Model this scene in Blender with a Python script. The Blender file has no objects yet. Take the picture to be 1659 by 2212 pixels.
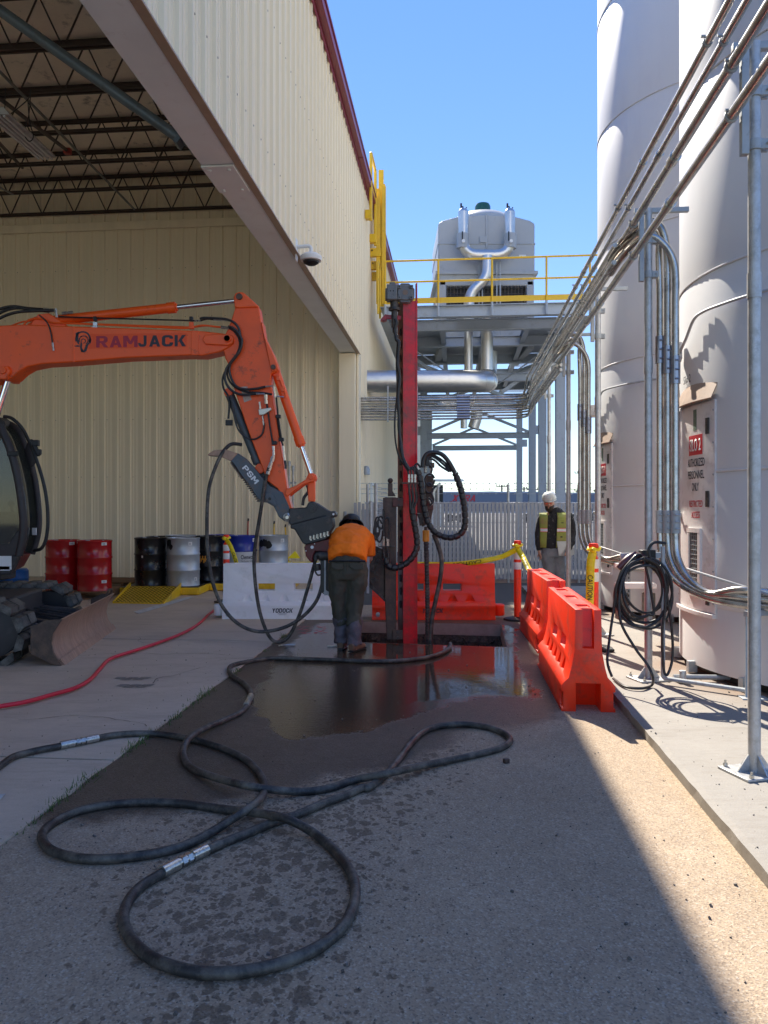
import bpy, bmesh, math, random
from mathutils import Vector, Matrix, noise
random.seed(7)
R = math.radians
S = bpy.context.scene
COL = S.collection
# ---------------- camera, sky, sun, exposure ----------------
F, CX, HY, EYE = 1661.0, 829.5, 1100.0, 1.57       # focal length and horizon measured in the photograph
cam_d = bpy.data.cameras.new('camera'); cam = bpy.data.objects.new('camera', cam_d); COL.objects.link(cam)
cam_d.sensor_fit = 'VERTICAL'; cam_d.sensor_height = 36.0; cam_d.lens = 36.0*F/2212.0
cam_d.shift_y = -6/2212.0; cam_d.clip_end = 2000; cam_d.clip_start = 0.05
cam.location = (0, 0, EYE); cam.rotation_euler = (R(90), 0, 0)
S.camera = cam
SUN = Vector((-0.205, 1.02, 0.98)).normalized()
W = bpy.data.worlds.new("World"); S.world = W; W.use_nodes = True
nt = W.node_tree; nt.nodes.clear()
sky = nt.nodes.new('ShaderNodeTexSky'); sky.sky_type = 'NISHITA'; sky.sun_disc = False
sky.sun_elevation = math.asin(SUN.z); sky.sun_rotation = math.atan2(SUN.x, SUN.y)
sky.air_density = 1.0; sky.dust_density = 0.0; sky.ozone_density = 3.0; sky.altitude = 600
bg = nt.nodes.new('ShaderNodeBackground'); bg.inputs[1].default_value = 0.15
out = nt.nodes.new('ShaderNodeOutputWorld')
hs = nt.nodes.new('ShaderNodeHueSaturation'); hs.inputs['Saturation'].default_value = 1.66; hs.inputs['Hue'].default_value = .521; hs.inputs['Value'].default_value = .97
gm = nt.nodes.new('ShaderNodeGamma'); gm.inputs[1].default_value = .55
nt.links.new(sky.outputs[0], gm.inputs[0]); nt.links.new(gm.outputs[0], hs.inputs['Color']); nt.links.new(hs.outputs[0], bg.inputs[0]); nt.links.new(bg.outputs[0], out.inputs[0])
sl = bpy.data.lights.new('sun', 'SUN'); sl.energy = 3.1; sl.angle = R(0.55); sl.color = (1, .92, .80)
so = bpy.data.objects.new('sun', sl); COL.objects.link(so)
so.rotation_euler = SUN.to_track_quat('Z', 'Y').to_euler(); so.location = (0, 0, 30)
S.view_settings.view_transform = 'Standard'; S.view_settings.look = 'None'
S.view_settings.gamma = 1; S.view_settings.use_curve_mapping = False
S.view_settings.exposure = 1.78
S.render.engine = 'CYCLES'
try:
    S.cycles.max_bounces = 10; S.cycles.diffuse_bounces = 5; S.cycles.glossy_bounces = 5
    S.cycles.sample_clamp_indirect = 8
except Exception: pass

# ---------------- coordinates ----------------
PSI = R(5.35); SB, CB = math.sin(PSI), math.cos(PSI)
def B(a, b, z=0): return Vector((b*CB+a*SB, -b*SB+a*CB, z))     # a along the building, b to its right
def P(x, y, d): return Vector(((x-CX)/F*d, d, EYE+(HY-y)/F*d))
def G(x, y, z=0.0):
    d = (EYE-z)*F/(y-HY); return Vector(((x-CX)/F*d, d, z))
def crop(k, ox, oy): return lambda pts: [(x/k+ox, y/k+oy) for x, y in pts]
cA = crop(2.016, 0, 1426.4)      # foreground left
cB = crop(1.862, 768, 1426.4)    # foreground right
cC = crop(3.36, 603.5, 932.6)    # drill rig
cD = crop(2.16, 0, 603.5)        # boom
cE = crop(5.76, 630.9, 1069.8)   # worker
cF = crop(3.667, 438.9, 603.5)   # arm
cG = crop(6.72, 1124.6, 1042.3)  # standing man
cH = crop(3.664, 0, 877.8)       # cab
cI = crop(2.16, 0, 1097.2)       # drums
cJ = crop(3.6, 208.5, 1130.1)    # drums close
# ---------------- materials ----------------
MT = {}
def srgb(h):
    h = h.lstrip('#'); c = [int(h[i:i+2], 16)/255 for i in (0, 2, 4)]
    return tuple(x/12.92 if x <= .04045 else ((x+.055)/1.055)**2.4 for x in c)
def mat(name, col, rough=.5, metal=0, var=.12, scale=6, bump=0, bscale=60, dirt=None, damt=.35, dscale=3, coat=0, sub=0, stretch=None, trans=0, spots=None):
    if name in MT: return MT[name]
    m = bpy.data.materials.new(name); m.use_nodes = True; MT[name] = m
    n = m.node_tree.nodes; l = m.node_tree.links; p = n['Principled BSDF']
    p.inputs['Metallic'].default_value = metal
    if coat: p.inputs['Coat Weight'].default_value = coat
    if sub: p.inputs['Subsurface Weight'].default_value = sub; p.inputs['Subsurface Radius'].default_value = (.05, .02, .01)
    if trans: p.inputs['Transmission Weight'].default_value = trans
    tc = n.new('ShaderNodeTexCoord'); mp = n.new('ShaderNodeMapping'); l.new(tc.outputs['Object'], mp.inputs[0])
    if stretch: mp.inputs['Scale'].default_value = stretch
    nz = n.new('ShaderNodeTexNoise'); nz.inputs['Scale'].default_value = scale; nz.inputs['Detail'].default_value = 5; nz.inputs['Roughness'].default_value = .6
    l.new(mp.outputs[0], nz.inputs[0])
    r = n.new('ShaderNodeValToRGB'); l.new(nz.outputs[0], r.inputs[0])
    r.color_ramp.elements[0].position = .3; r.color_ramp.elements[1].position = .7
    r.color_ramp.elements[0].color = tuple(max(0, c*(1-var)) for c in col)+(1,)
    r.color_ramp.elements[1].color = tuple(min(1, c*(1+var)) for c in col)+(1,)
    cur = r.outputs[0]
    if dirt:
        n2 = n.new('ShaderNodeTexNoise'); n2.inputs['Scale'].default_value = dscale; n2.inputs['Detail'].default_value = 9; n2.inputs['Roughness'].default_value = .72
        l.new(mp.outputs[0], n2.inputs[0])
        r2 = n.new('ShaderNodeValToRGB'); l.new(n2.outputs[0], r2.inputs[0])
        r2.color_ramp.elements[0].position = .62-damt*.4; r2.color_ramp.elements[1].position = .78-damt*.25
        mx = n.new('ShaderNodeMix'); mx.data_type = 'RGBA'; l.new(r2.outputs[0], mx.inputs[0])
        l.new(cur, mx.inputs[6]); mx.inputs[7].default_value = tuple(dirt)+(1,)
        cur = mx.outputs[2]
    l.new(cur, p.inputs['Base Color'])
    rr = n.new('ShaderNodeMapRange'); l.new(nz.outputs[0], rr.inputs[0])
    rr.inputs[3].default_value = max(0.02, rough*.8); rr.inputs[4].default_value = min(1, rough*1.2)
    l.new(rr.outputs[0], p.inputs['Roughness'])
    if bump:
        b = n.new('ShaderNodeBump'); b.inputs['Strength'].default_value = bump; b.inputs['Distance'].default_value = .01
        n3 = n.new('ShaderNodeTexNoise'); n3.inputs['Scale'].default_value = bscale; n3.inputs['Detail'].default_value = 4
        l.new(mp.outputs[0], n3.inputs[0]); l.new(n3.outputs[0], b.inputs['Height']); l.new(b.outputs[0], p.inputs['Normal'])
    return m
m_panel = mat('panel_cream', (.90, .79, .57), .62, 0, .04, 1.2, dirt=(.83, .71, .50), damt=.15, dscale=1.6, stretch=(3, 3, .25))
m_panel_in = mat('panel_tan', (.92, .81, .60), .6, 0, .06, 1.2, dirt=(.84, .73, .52), damt=.15, dscale=1.2, stretch=(3, 3, .25))
m_screw = mat('screw', (.2, .17, .13), .5, .5)
m_maroon = mat('maroon_trim', (.23, .025, .045), .35, 0, .1)
m_greybeam = mat('grey_header', (.80, .82, .78), .55, 0, .05, 2, dirt=(.70, .69, .64), damt=.12, dscale=5)
m_joist = mat('dark_joist', (.055, .036, .030), .6, 0, .25)
m_deck = mat('ceiling_liner', (.88, .76, .62), .85, 0, .08, 1.5, dirt=(.14, .10, .07), damt=.12, dscale=2)
m_galv = mat('galvanised', (.46, .46, .45), .45, .55, .22, 14, dirt=(.56, .58, .60), damt=.4, dscale=22, bump=.06, bscale=30)
m_galvd = mat('galvanised_dull', (.40, .43, .45), .55, .35, .15, 10, dirt=(.25, .22, .18), damt=.2, dscale=12)
m_conduit = mat('conduit_steel', (.56, .54, .50), .26, .85, .12, 5, dirt=(.26, .24, .22), damt=.3, dscale=9)
m_bluesteel = mat('painted_steel', (.40, .45, .50), .42, .1, .06, 4, dirt=(.30, .31, .32), damt=.2, dscale=4)
m_yellow = mat('safety_yellow', (.80, .50, .015), .4, 0, .07, 5, dirt=(.45, .28, .03), damt=.15)
m_silo = mat('silo_white', (.66, .665, .67), .5, 0, .03, .8, dirt=(.62, .61, .62), damt=.18, dscale=1.1, coat=0, stretch=(1, 1, .35), bump=.015, bscale=6)
m_silodoor = mat('silo_door', (.72, .69, .68), .35, 0, .05, 2, dirt=(.5, .45, .42), damt=.25, dscale=6)
m_alu = mat('aluminium_jacket', (.66, .65, .62), .36, .9, .08, 4, bump=.05, bscale=8)
m_tower = mat('tower_grey', (.42, .44, .45), .5, 0, .05, 3, dirt=(.33, .34, .34), damt=.2, dscale=3)
m_black = mat('black', (.012, .012, .013), .5, 0, .3, 20)
m_rubber = mat('rubber_hose', (.026, .024, .022), .5, 0, .3, 30, dirt=(.16, .14, .11), damt=.45, dscale=7, bump=.2, bscale=120, stretch=None)
m_rubberb = mat('rubber_clean', (.016, .016, .018), .36, 0, .3, 20, dirt=(.06, .055, .05), damt=.25, dscale=25)
m_track = mat('track_rubber', (.045, .040, .034), .6, 0, .3, 10, dirt=(.15, .14, .12), damt=.5, dscale=9, bump=.4, bscale=50)
m_orange = mat('machine_orange', (.97, .115, .010), .42, 0, .06, 4, dirt=(.30, .05, .02), damt=.10, dscale=7, coat=.05)
m_orangew = mat('machine_orange_worn', (.93, .108, .010), .46, 0, .08, 4, dirt=(.12, .04, .02), damt=.14, dscale=7, coat=.05)
m_chrome = mat('chrome', (.75, .75, .76), .08, 1, .05)
m_silver = mat('fitting_steel', (.55, .54, .50), .3, .9, .15, 40, dirt=(.2, .19, .17), damt=.3, dscale=60)
m_thumb = mat('thumb_slate', (.075, .095, .11), .45, 0, .12, 8, dirt=(.18, .10, .06), damt=.25, dscale=7)
m_coupler = mat('coupler_black', (.030, .030, .030), .42, 0, .25, 10, dirt=(.07, .06, .05), damt=.2, dscale=10)
m_rust = mat('worn_steel', (.40, .25, .17), .55, .1, .2, 6, dirt=(.28, .16, .11), damt=.35, dscale=4, bump=.2, bscale=40, stretch=(1, 5, 1))
m_rustd = mat('dark_rust_steel', (.07, .045, .035), .5, .2, .3, 8, dirt=(.14, .085, .055), damt=.4, dscale=9, bump=.3, bscale=50)
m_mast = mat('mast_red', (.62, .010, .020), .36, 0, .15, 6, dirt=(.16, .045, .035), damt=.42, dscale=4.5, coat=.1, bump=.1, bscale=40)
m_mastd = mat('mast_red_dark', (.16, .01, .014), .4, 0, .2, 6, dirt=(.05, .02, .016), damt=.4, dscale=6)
m_cabblk = mat('cab_charcoal', (.034, .030, .031), .55, 0, .15, 6, dirt=(.09, .08, .08), damt=.2)
m_barrier = mat('barrier_orange', (.95, .036, .004), .38, 0, .05, 3, dirt=(.50, .06, .03), damt=.3, dscale=6, sub=.25, bump=.05, bscale=12)
m_barrierw = mat('barrier_white', (.90, .89, .90), .42, 0, .04, 3, dirt=(.74, .72, .70), damt=.2, dscale=3.5, sub=.1)
m_tape = mat('caution_yellow', (.88, .70, .01), .4, 0, .04)
m_white = mat('white_print', (.78, .78, .76), .5, 0, .05)
m_retro = mat('reflective_white', (.75, .76, .80), .3, 0, .06, 20)
m_redp = mat('print_red', (.55, .02, .035), .45, 0, .06)
m_navy = mat('print_navy', (.015, .018, .035), .45, 0, .06)
m_drumr = mat('drum_red', (.42, .008, .012), .25, 0, .06, 4, coat=.4)
m_drumk = mat('drum_black', (.010, .010, .011), .28, 0, .2, 4, coat=.2)
m_drums = mat('drum_silver', (.48, .52, .56), .4, .55, .08, 5, dirt=(.35, .37, .39), damt=.3)
m_drumb = mat('drum_blue', (.012, .03, .30), .3, 0, .08, 4, coat=.3)
m_drumw = mat('drum_white', (.60, .62, .64), .35, 0, .05)
m_plasblue = mat('plastic_blue', (.01, .12, .42), .4, 0, .1)
m_wood = mat('pallet_wood', (.30, .17, .09), .75, 0, .25, 5, stretch=(1, 8, 8), dirt=(.12, .07, .04), damt=.3)
m_skin = mat('skin', (.52, .27, .19), .5, 0, .08, 12, sub=.1)
m_tee = mat('hi_vis_tee', (1.0, .19, .0), .75, 0, .04, 5, bump=.15, bscale=20)
m_pants = mat('work_trousers', (.060, .058, .040), .8, 0, .15, 7, bump=.25, bscale=25)
m_pantsl = mat('trouser_cuff_muddy', (.095, .085, .10), .75, 0, .2, 9, bump=.25, bscale=25)
m_boot = mat('boot_leather', (.16, .09, .055), .5, 0, .2, 10)
m_jeans = mat('grey_jeans', (.19, .21, .23), .8, 0, .15, 6, dirt=(.27, .29, .31), damt=.35, dscale=4, bump=.3, bscale=22)
m_hood = mat('black_hoodie', (.016, .016, .019), .8, 0, .3, 10, dirt=(.4, .4, .4), damt=.10, dscale=26, bump=.2)
m_vest = mat('hi_vis_vest', (.31, .35, .07), .65, 0, .1, 6, dirt=(.34, .22, .09), damt=.35, dscale=7, bump=.2, bscale=22)
m_hat = mat('helmet_white', (.70, .72, .68), .3, 0, .04, coat=.3)
m_hair = mat('dark_hair', (.02, .012, .009), .6, 0, .3, 60)
m_lens = mat('orange_lens', (.75, .08, .03), .12, .3, .1, coat=1)
m_slat = mat('fence_slat', (.40, .39, .39), .5, 0, .08, 8)
m_trailer = mat('trailer_blue', (.16, .19, .25), .45, 0, .05)
m_trailw = mat('trailer_white', (.55, .60, .68), .45, 0, .05)
m_glass = mat('cab_glass', (.10, .13, .14), .04, 0, .05, trans=.85)
m_redhose = mat('red_hose', (.62, .015, .04), .42, 0, .08, 8)
m_grass = mat('grass_blades', (.09, .15, .03), .7, 0, .35, 40)
m_gasket = mat('soil_gravel', (.055, .040, .030), .75, 0, .5, 30, bump=.8, bscale=60, dirt=(.12, .09, .07), damt=.4, dscale=30)
m_kraft = mat('old_concrete', (.34, .25, .21), .85, 0, .15, 12, bump=.4, bscale=60)
m_line = mat('line_paint', (.58, .58, .57), .7, 0, .08, 20, dirt=(.3, .28, .25), damt=.3, dscale=10)
m_pink = mat('marking_pink', (.70, .06, .13), .6, 0, .2)
m_brass = mat('orange_grip', (.72, .30, .03), .4, 0, .12)
m_greenm = mat('fan_motor_green', (.02, .09, .07), .4, 0, .1)
m_tree = mat('far_foliage', (.045, .065, .03), .9, 0, .3, 2)
m_mudgrey = mat('muddy_steel', (.055, .05, .048), .5, .3, .3, 14, dirt=(.16, .13, .10), damt=.35, dscale=16, bump=.3)

# ---------------- mesh builder ----------------
WM = {}
def wmat(o):
    while o is not None:
        if o.name in WM: return WM[o.name]
        o = o.parent
    return Matrix()
def catmull(pts, k=6, closed=False):
    pts = [Vector(p) for p in pts]; n = len(pts); o = []
    for i in range(n-1):
        p0 = pts[max(i-1, 0)]; p1 = pts[i]; p2 = pts[i+1]; p3 = pts[min(i+2, n-1)]
        for j in range(k):
            t = j/k; t2 = t*t; t3 = t2*t
            o.append(.5*((2*p1)+(-p0+p2)*t+(2*p0-5*p1+4*p2-p3)*t2+(-p0+3*p1-3*p2+p3)*t3))
    o.append(pts[-1]); return o
def fillet(pts, r, k=6):
    pts = [Vector(p) for p in pts]; o = [pts[0]]
    for i in range(1, len(pts)-1):
        a, b, c = pts[i-1], pts[i], pts[i+1]
        u = (a-b); v = (c-b); rr = min(r, u.length*.49, v.length*.49)
        p = b+u.normalized()*rr; q = b+v.normalized()*rr
        for j in range(k+1):
            t = j/k; o.append(p*(1-t)**2+b*2*t*(1-t)+q*t*t)
    o.append(pts[-1]); return o
class MB:
    def __init__(s): s.v = []; s.f = []
    def add(s, vs, fs):
        n = len(s.v); s.v += [Vector(v) for v in vs]; s.f += [[i+n for i in f] for f in fs]; return s
    def boxm(s, M, sx, sy, sz):
        c = [M @ Vector((x*sx/2, y*sy/2, z*sz/2)) for z in (-1, 1) for y in (-1, 1) for x in (-1, 1)]
        return s.add(c, [(0, 2, 3, 1), (4, 5, 7, 6), (0, 1, 5, 4), (2, 6, 7, 3), (0, 4, 6, 2), (1, 3, 7, 5)])
    def box(s, c, size, rz=0): return s.boxm(Matrix.Translation(Vector(c)) @ Matrix.Rotation(rz, 4, 'Z'), *size)
    def bar(s, p, q, w, h, up=(0, 0, 1)):
        p, q = Vector(p), Vector(q); d = q-p; L = d.length
        if L < 1e-6: return s
        y = d.normalized(); up = Vector(up); x = y.cross(up)
        if x.length < 1e-4: x = y.cross(Vector((1, 0, 0)))
        x.normalize(); z = x.cross(y)
        M = Matrix((x, y, z)).transposed().to_4x4(); M.translation = (p+q)/2
        return s.boxm(M, w, L, h)
    def ibeam(s, p, q, w, h, t=.012, up=(0, 0, 1)):
        p, q = Vector(p), Vector(q); y = (q-p).normalized(); u = Vector(up)
        x = y.cross(u)
        if x.length < 1e-4: x = y.cross(Vector((1, 0, 0)))
        x.normalize(); z = x.cross(y)
        s.bar(p, q, t, h-2*t-.001, up)
        s.bar(p+z*(h-t)/2, q+z*(h-t)/2, w, t, up); s.bar(p-z*(h-t)/2, q-z*(h-t)/2, w, t, up); return s
    def tube(s, pts, r, n=10, rf=None, cap=True):
        pts = [Vector(p) for p in pts]; m = len(pts)
        if m < 2: return s
        T = [(pts[min(i+1, m-1)]-pts[max(i-1, 0)]).normalized() for i in range(m)]
        u = T[0].orthogonal().normalized()
        if abs(T[0].z) < .9: u = T[0].cross(Vector((0, 0, 1))).normalized()
        vs = []; L = 0
        for i in range(m):
            if i: L += (pts[i]-pts[i-1]).length
            u = (u-T[i]*u.dot(T[i]));
            u = u.normalized() if u.length > 1e-6 else T[i].orthogonal().normalized()
            w = T[i].cross(u); rr = (rf(L, i/(m-1)) if rf else 1)*(r[i] if isinstance(r, (list, tuple)) else r)
            for j in range(n):
                a = 2*math.pi*j/n; vs.append(pts[i]+(u*math.cos(a)+w*math.sin(a))*rr)
        fs = [(i*n+j, i*n+(j+1) % n, (i+1)*n+(j+1) % n, (i+1)*n+j) for i in range(m-1) for j in range(n)]
        if cap: fs += [tuple(range(n-1, -1, -1)), tuple((m-1)*n+j for j in range(n))]
        return s.add(vs, fs)
    def cyl(s, p, q, r, n=20): return s.tube([p, q], r, n)
    def prism(s, pts, off):
        off = Vector(off); n = len(pts); pts = [Vector(p) for p in pts]
        s.add(pts+[p+off for p in pts], [tuple(range(n)), tuple(range(2*n-1, n-1, -1))]+[(i, i+n, (i+1) % n+n, (i+1) % n) for i in range(n)])
        return s
    def lathe(s, prof, c=(0, 0, 0), n=32, M=None, a0=0, a1=2*math.pi):
        c = Vector(c); M = M or Matrix(); full = abs(a1-a0-2*math.pi) < 1e-6; k = n if full else n+1
        vs = [M @ (c+Vector((r*math.cos(a0+(a1-a0)*j/n), r*math.sin(a0+(a1-a0)*j/n), z))) for r, z in prof for j in range(k)]
        fs = []
        for i in range(len(prof)-1):
            for j in range(n):
                j2 = (j+1) % k
                fs.append((i*k+j, i*k+j2, (i+1)*k+j2, (i+1)*k+j))
        return s.add(vs, fs)
    def loft(s, secs, n=20, side=(1, 0, 0), cap=True, pw=2.0):
        # secs: (centre, half width, half depth)
        m = len(secs); C = [Vector(a[0]) for a in secs]; vs = []
        for i in range(m):
            T = (C[min(i+1, m-1)]-C[max(i-1, 0)]).normalized(); sd = Vector(secs[i][3] if len(secs[i]) > 3 else side)
            u = (sd-T*sd.dot(T)).normalized(); w = T.cross(u)
            for j in range(n):
                a = 2*math.pi*j/n; ca, sa = math.cos(a), math.sin(a)
                ca = math.copysign(abs(ca)**(2/pw), ca); sa = math.copysign(abs(sa)**(2/pw), sa)
                vs.append(C[i]+u*ca*secs[i][1]+w*sa*secs[i][2])
        fs = [(i*n+j, i*n+(j+1) % n, (i+1)*n+(j+1) % n, (i+1)*n+j) for i in range(m-1) for j in range(n)]
        if cap: fs += [tuple(range(n-1, -1, -1)), tuple((m-1)*n+j for j in range(n))]
        return s.add(vs, fs)
    def ball(s, c, r, n=12, m=8):
        r = Vector(r) if hasattr(r, '__len__') else Vector((r, r, r)); c = Vector(c)
        vs = [c+Vector((r.x*math.sin(math.pi*i/m)*math.cos(2*math.pi*j/n), r.y*math.sin(math.pi*i/m)*math.sin(2*math.pi*j/n), r.z*math.cos(math.pi*i/m))) for i in range(m+1) for j in range(n)]
        return s.add(vs, [(i*n+j, (i+1)*n+j, (i+1)*n+(j+1) % n, i*n+(j+1) % n) for i in range(m) for j in range(n)])
    def mesh(s, name, inv=None):
        me = bpy.data.meshes.new(name)
        me.from_pydata([inv @ v if inv else v for v in s.v], [], s.f); me.validate(); return me
    def build(s, name, m, parent=None, bevel=0, smooth=35, local=False, seg=2):
        inv = None if (local or parent is None) else wmat(parent).inverted()
        me = s.mesh(name, inv)
        bm = bmesh.new(); bm.from_mesh(me)
        bmesh.ops.remove_doubles(bm, verts=bm.verts, dist=1e-5)
        bmesh.ops.recalc_face_normals(bm, faces=bm.faces); bm.to_mesh(me); bm.free()
        o = bpy.data.objects.new(name, me); COL.objects.link(o); me.materials.append(m)
        if smooth:
            me.polygons.foreach_set('use_smooth', [True]*len(me.polygons)); me.set_sharp_from_angle(angle=R(smooth))
        if parent: o.parent = parent
        if bevel:
            b = o.modifiers.new('bevel', 'BEVEL'); b.width = bevel; b.segments = seg; b.limit_method = 'ANGLE'; b.angle_limit = R(40); b.harden_normals = False
        return o
def thing(name, label, cat, loc=(0, 0, 0), rz=0, group=None):
    o = bpy.data.objects.new(name, None); COL.objects.link(o); o.location = loc; o.rotation_euler = (0, 0, rz)
    o.empty_display_size = .2; o['label'] = label; o['category'] = cat
    if group: o['group'] = group
    WM[o.name] = Matrix.Translation(Vector(loc)) @ Matrix.Rotation(rz, 4, 'Z'); return o
def tag(o, label, cat, group=None):
    o['label'] = label; o['category'] = cat
    if group: o['group'] = group
    return o
def struct(o, kind='structure'): o['kind'] = kind; return o
def copy_tree(o, parent=None, matmap=None):
    c = o.copy(); COL.objects.link(c)
    if parent: c.parent = parent
    if matmap and o.type == 'MESH' and o.data.materials and o.data.materials[0].name in matmap:
        c.data = o.data.copy(); c.data.materials[0] = MT[matmap[o.data.materials[0].name]]
    for ch in [x for x in bpy.data.objects if x.parent == o]: copy_tree(ch, c, matmap)
    return c
def dup(o, loc, rz, label, group=None, matmap=None):
    c = copy_tree(o, None, matmap); c.location = loc; c.rotation_euler = (0, 0, rz); c['label'] = label
    if group: c['group'] = group
    return c
def evald(o):
    dg = bpy.context.evaluated_depsgraph_get(); dg.update(); return bpy.data.meshes.new_from_object(o.evaluated_get(dg))
def text(body, name, m, parent, fn, w, h, bold=0.0, thick=.002, shear=0, spacing=1.0, sub=False):
    """fit the word into w x h and put every vertex through fn(x, y, z)"""
    cu = bpy.data.curves.new('t', 'FONT'); cu.body = body; cu.size = 1; cu.offset = min(bold, .012); cu.resolution_u = 3; cu.space_character = spacing
    cu.extrude = 0.0; t = bpy.data.objects.new('t', cu); COL.objects.link(t)
    me = evald(t); bpy.data.objects.remove(t)
    if bold > .012:
        b0 = bmesh.new(); b0.from_mesh(me); b1 = bmesh.new()
        for k_ in range(3):
            tmp = b0.copy(); bmesh.ops.translate(tmp, verts=tmp.verts, vec=((k_-1)*bold, 0, -.004*k_)); mm = bpy.data.meshes.new('x'); tmp.to_mesh(mm); b1.from_mesh(mm); tmp.free(); bpy.data.meshes.remove(mm)
        b1.to_mesh(me); b0.free(); b1.free()
    xs = [v.co.x for v in me.vertices]; ys = [v.co.y for v in me.vertices]
    x0, x1, y0, y1 = min(xs), max(xs), min(ys), max(ys)
    bm = bmesh.new(); bm.from_mesh(me)
    if sub: bmesh.ops.subdivide_edges(bm, edges=[e for e in bm.edges if e.calc_length() > .3], cuts=2, use_grid_fill=False)
    r = bmesh.ops.extrude_face_region(bm, geom=list(bm.faces))
    up = {v for v in r['geom'] if isinstance(v, bmesh.types.BMVert)}
    inv = wmat(parent).inverted() if parent else Matrix()
    for v in bm.verts:
        y = (v.co.y-y0)/(y1-y0)*h; x = (v.co.x-x0)/(x1-x0)*w+shear*y
        v.co = inv @ Vector(fn(x, y, (thick if v in up else 0)-v.co.z*.08*(1 if bold > .012 else 0)))
    bmesh.ops.recalc_face_normals(bm, faces=bm.faces)
    bm.to_mesh(me); bm.free(); me.materials.clear(); me.materials.append(m)
    o = bpy.data.objects.new(name, me); COL.objects.link(o)
    if parent: o.parent = parent
    return o
def plane_fn(o, xd, yd):
    o, xd, yd = Vector(o), Vector(xd).normalized(), Vector(yd).normalized(); nd = xd.cross(yd)
    return lambda x, y, z: o+xd*x+yd*y+nd*z
def blob(mb, name, m, parent, voxel=.014, sm=6, fold=0, fscale=.12, local=False):
    me = mb.mesh('b'); t = bpy.data.objects.new('b', me); COL.objects.link(t)
    r = t.modifiers.new('r', 'REMESH'); r.mode = 'VOXEL'; r.voxel_size = voxel
    s = t.modifiers.new('s', 'SMOOTH'); s.iterations = sm; s.factor = .6
    me2 = evald(t); bpy.data.objects.remove(t)
    inv = Matrix() if local or parent is None else wmat(parent).inverted()
    me2.update()
    ns = [v.normal.copy() for v in me2.vertices]
    for v, nn in zip(me2.vertices, ns):
        if fold:
            q = v.co/fscale; q.z *= .8
            v.co += nn*fold*(noise.noise(q)+.55*abs(noise.noise(q*2.1+Vector((3, 1, 5)))))
        v.co = inv @ v.co
    me2.materials.clear(); me2.materials.append(m)
    me2.polygons.foreach_set('use_smooth', [True]*len(me2.polygons))
    o = bpy.data.objects.new(name, me2); COL.objects.link(o); o.parent = parent; return o

LET = {'A': [[(0,0),(.28,0),(.62,1),(.36,1)], [(1,0),(.72,0),(.38,1),(.64,1)], [(.25,.2),(.75,.2),(.70,.40),(.30,.40)]],
 'P': [[(0,0),(.28,0),(.28,1),(0,1)], [(.28,1),(.62,1),(.82,.96),(.95,.84),(.95,.55),(.82,.42),(.62,.38),(.28,.38),(.28,.57),(.60,.57),(.66,.62),(.66,.77),(.60,.81),(.28,.81)]],
 'M': [[(0,0),(.24,0),(.24,1),(0,1)], [(.76,0),(1,0),(1,1),(.76,1)], [(.0,1),(.30,1),(.60,.26),(.42,.26)], [(1,1),(.70,1),(.40,.26),(.58,.26)]],
 'J': [[(.60,.28),(.90,.28),(.90,1),(.60,1)], [(.90,.28),(.82,.08),(.62,0),(.28,0),(.08,.10),(0,.34),(.28,.34),(.32,.22),(.58,.22),(.60,.28)]],
 'C': [[(1,.68),(1,.80),(.88,.95),(.70,1),(.30,1),(.10,.93),(0,.78),(0,.22),(.10,.07),(.30,0),(.70,0),(.88,.05),(1,.2),(1,.36),(.70,.36),(.68,.24),(.60,.20),(.38,.20),(.30,.26),(.30,.74),(.38,.80),(.60,.80),(.68,.76),(.70,.68)]],
 'K': [[(0,0),(.28,0),(.28,1),(0,1)], [(.28,.38),(.66,1),(1,1),(.58,.48)], [(.36,.54),(.62,.62),(1,0),(.66,0)]],
 'O': [[(.5,1),(.30,1),(.10,.93),(0,.78),(0,.22),(.10,.07),(.30,0),(.5,0),(.5,.2),(.38,.2),(.30,.26),(.30,.74),(.38,.8),(.5,.8)]],
 'D': [[(0,0),(.28,0),(.28,1),(0,1)], [(.28,1),(.68,1),(.9,.92),(1,.76),(1,.24),(.9,.08),(.68,0),(.28,0),(.28,.2),(.62,.2),(.70,.28),(.70,.72),(.62,.8),(.28,.8)]],
 'Y': [[(0,1),(.32,1),(.5,.66),(.68,1),(1,1),(.64,.42),(.64,0),(.36,0),(.36,.42)]],
 'X': [[(0,0),(.32,0),(1,1),(.68,1)], [(1,0),(.68,0),(0,1),(.32,1)]], 'T': [[(0,.78),(1,.78),(1,1),(0,1)], [(.36,0),(.64,0),(.64,.78),(.36,.78)]],
 'I': [[(.1,0),(.9,0),(.9,1),(.1,1)]], 'L': [[(0,0),(.32,0),(.32,1),(0,1)], [(.32,0),(.95,0),(.95,.22),(.32,.22)]],
 '2': [[(0,.68),(.28,.68),(.34,.80),(.62,.80),(.68,.72),(.66,.60),(0,.14),(0,0),(1,0),(1,.2),(.42,.2),(.9,.5),(.98,.7),(.92,.9),(.74,1),(.26,1),(.06,.9)]],
 'S': [[(1,.68),(1,.8),(.88,.95),(.7,1),(.3,1),(.1,.93),(0,.8),(0,.6),(.1,.48),(.3,.43),(.66,.42),(.7,.38),(.7,.24),(.62,.2),(.38,.2),(.3,.26),(.3,.34),(0,.34),(0,.2),(.1,.07),(.3,0),(.7,0),(.9,.07),(1,.2),(1,.42),(.9,.53),(.7,.58),(.34,.6),(.3,.64),(.3,.76),(.38,.8),(.62,.8),(.7,.76),(.7,.68)]]}
LET['R'] = LET['P']+[[(.36,.44),(.66,.46),(1,0),(.67,0)]]
LET['O'].append([(1-x, y) for x, y in LET['O'][0]][::-1])
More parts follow.
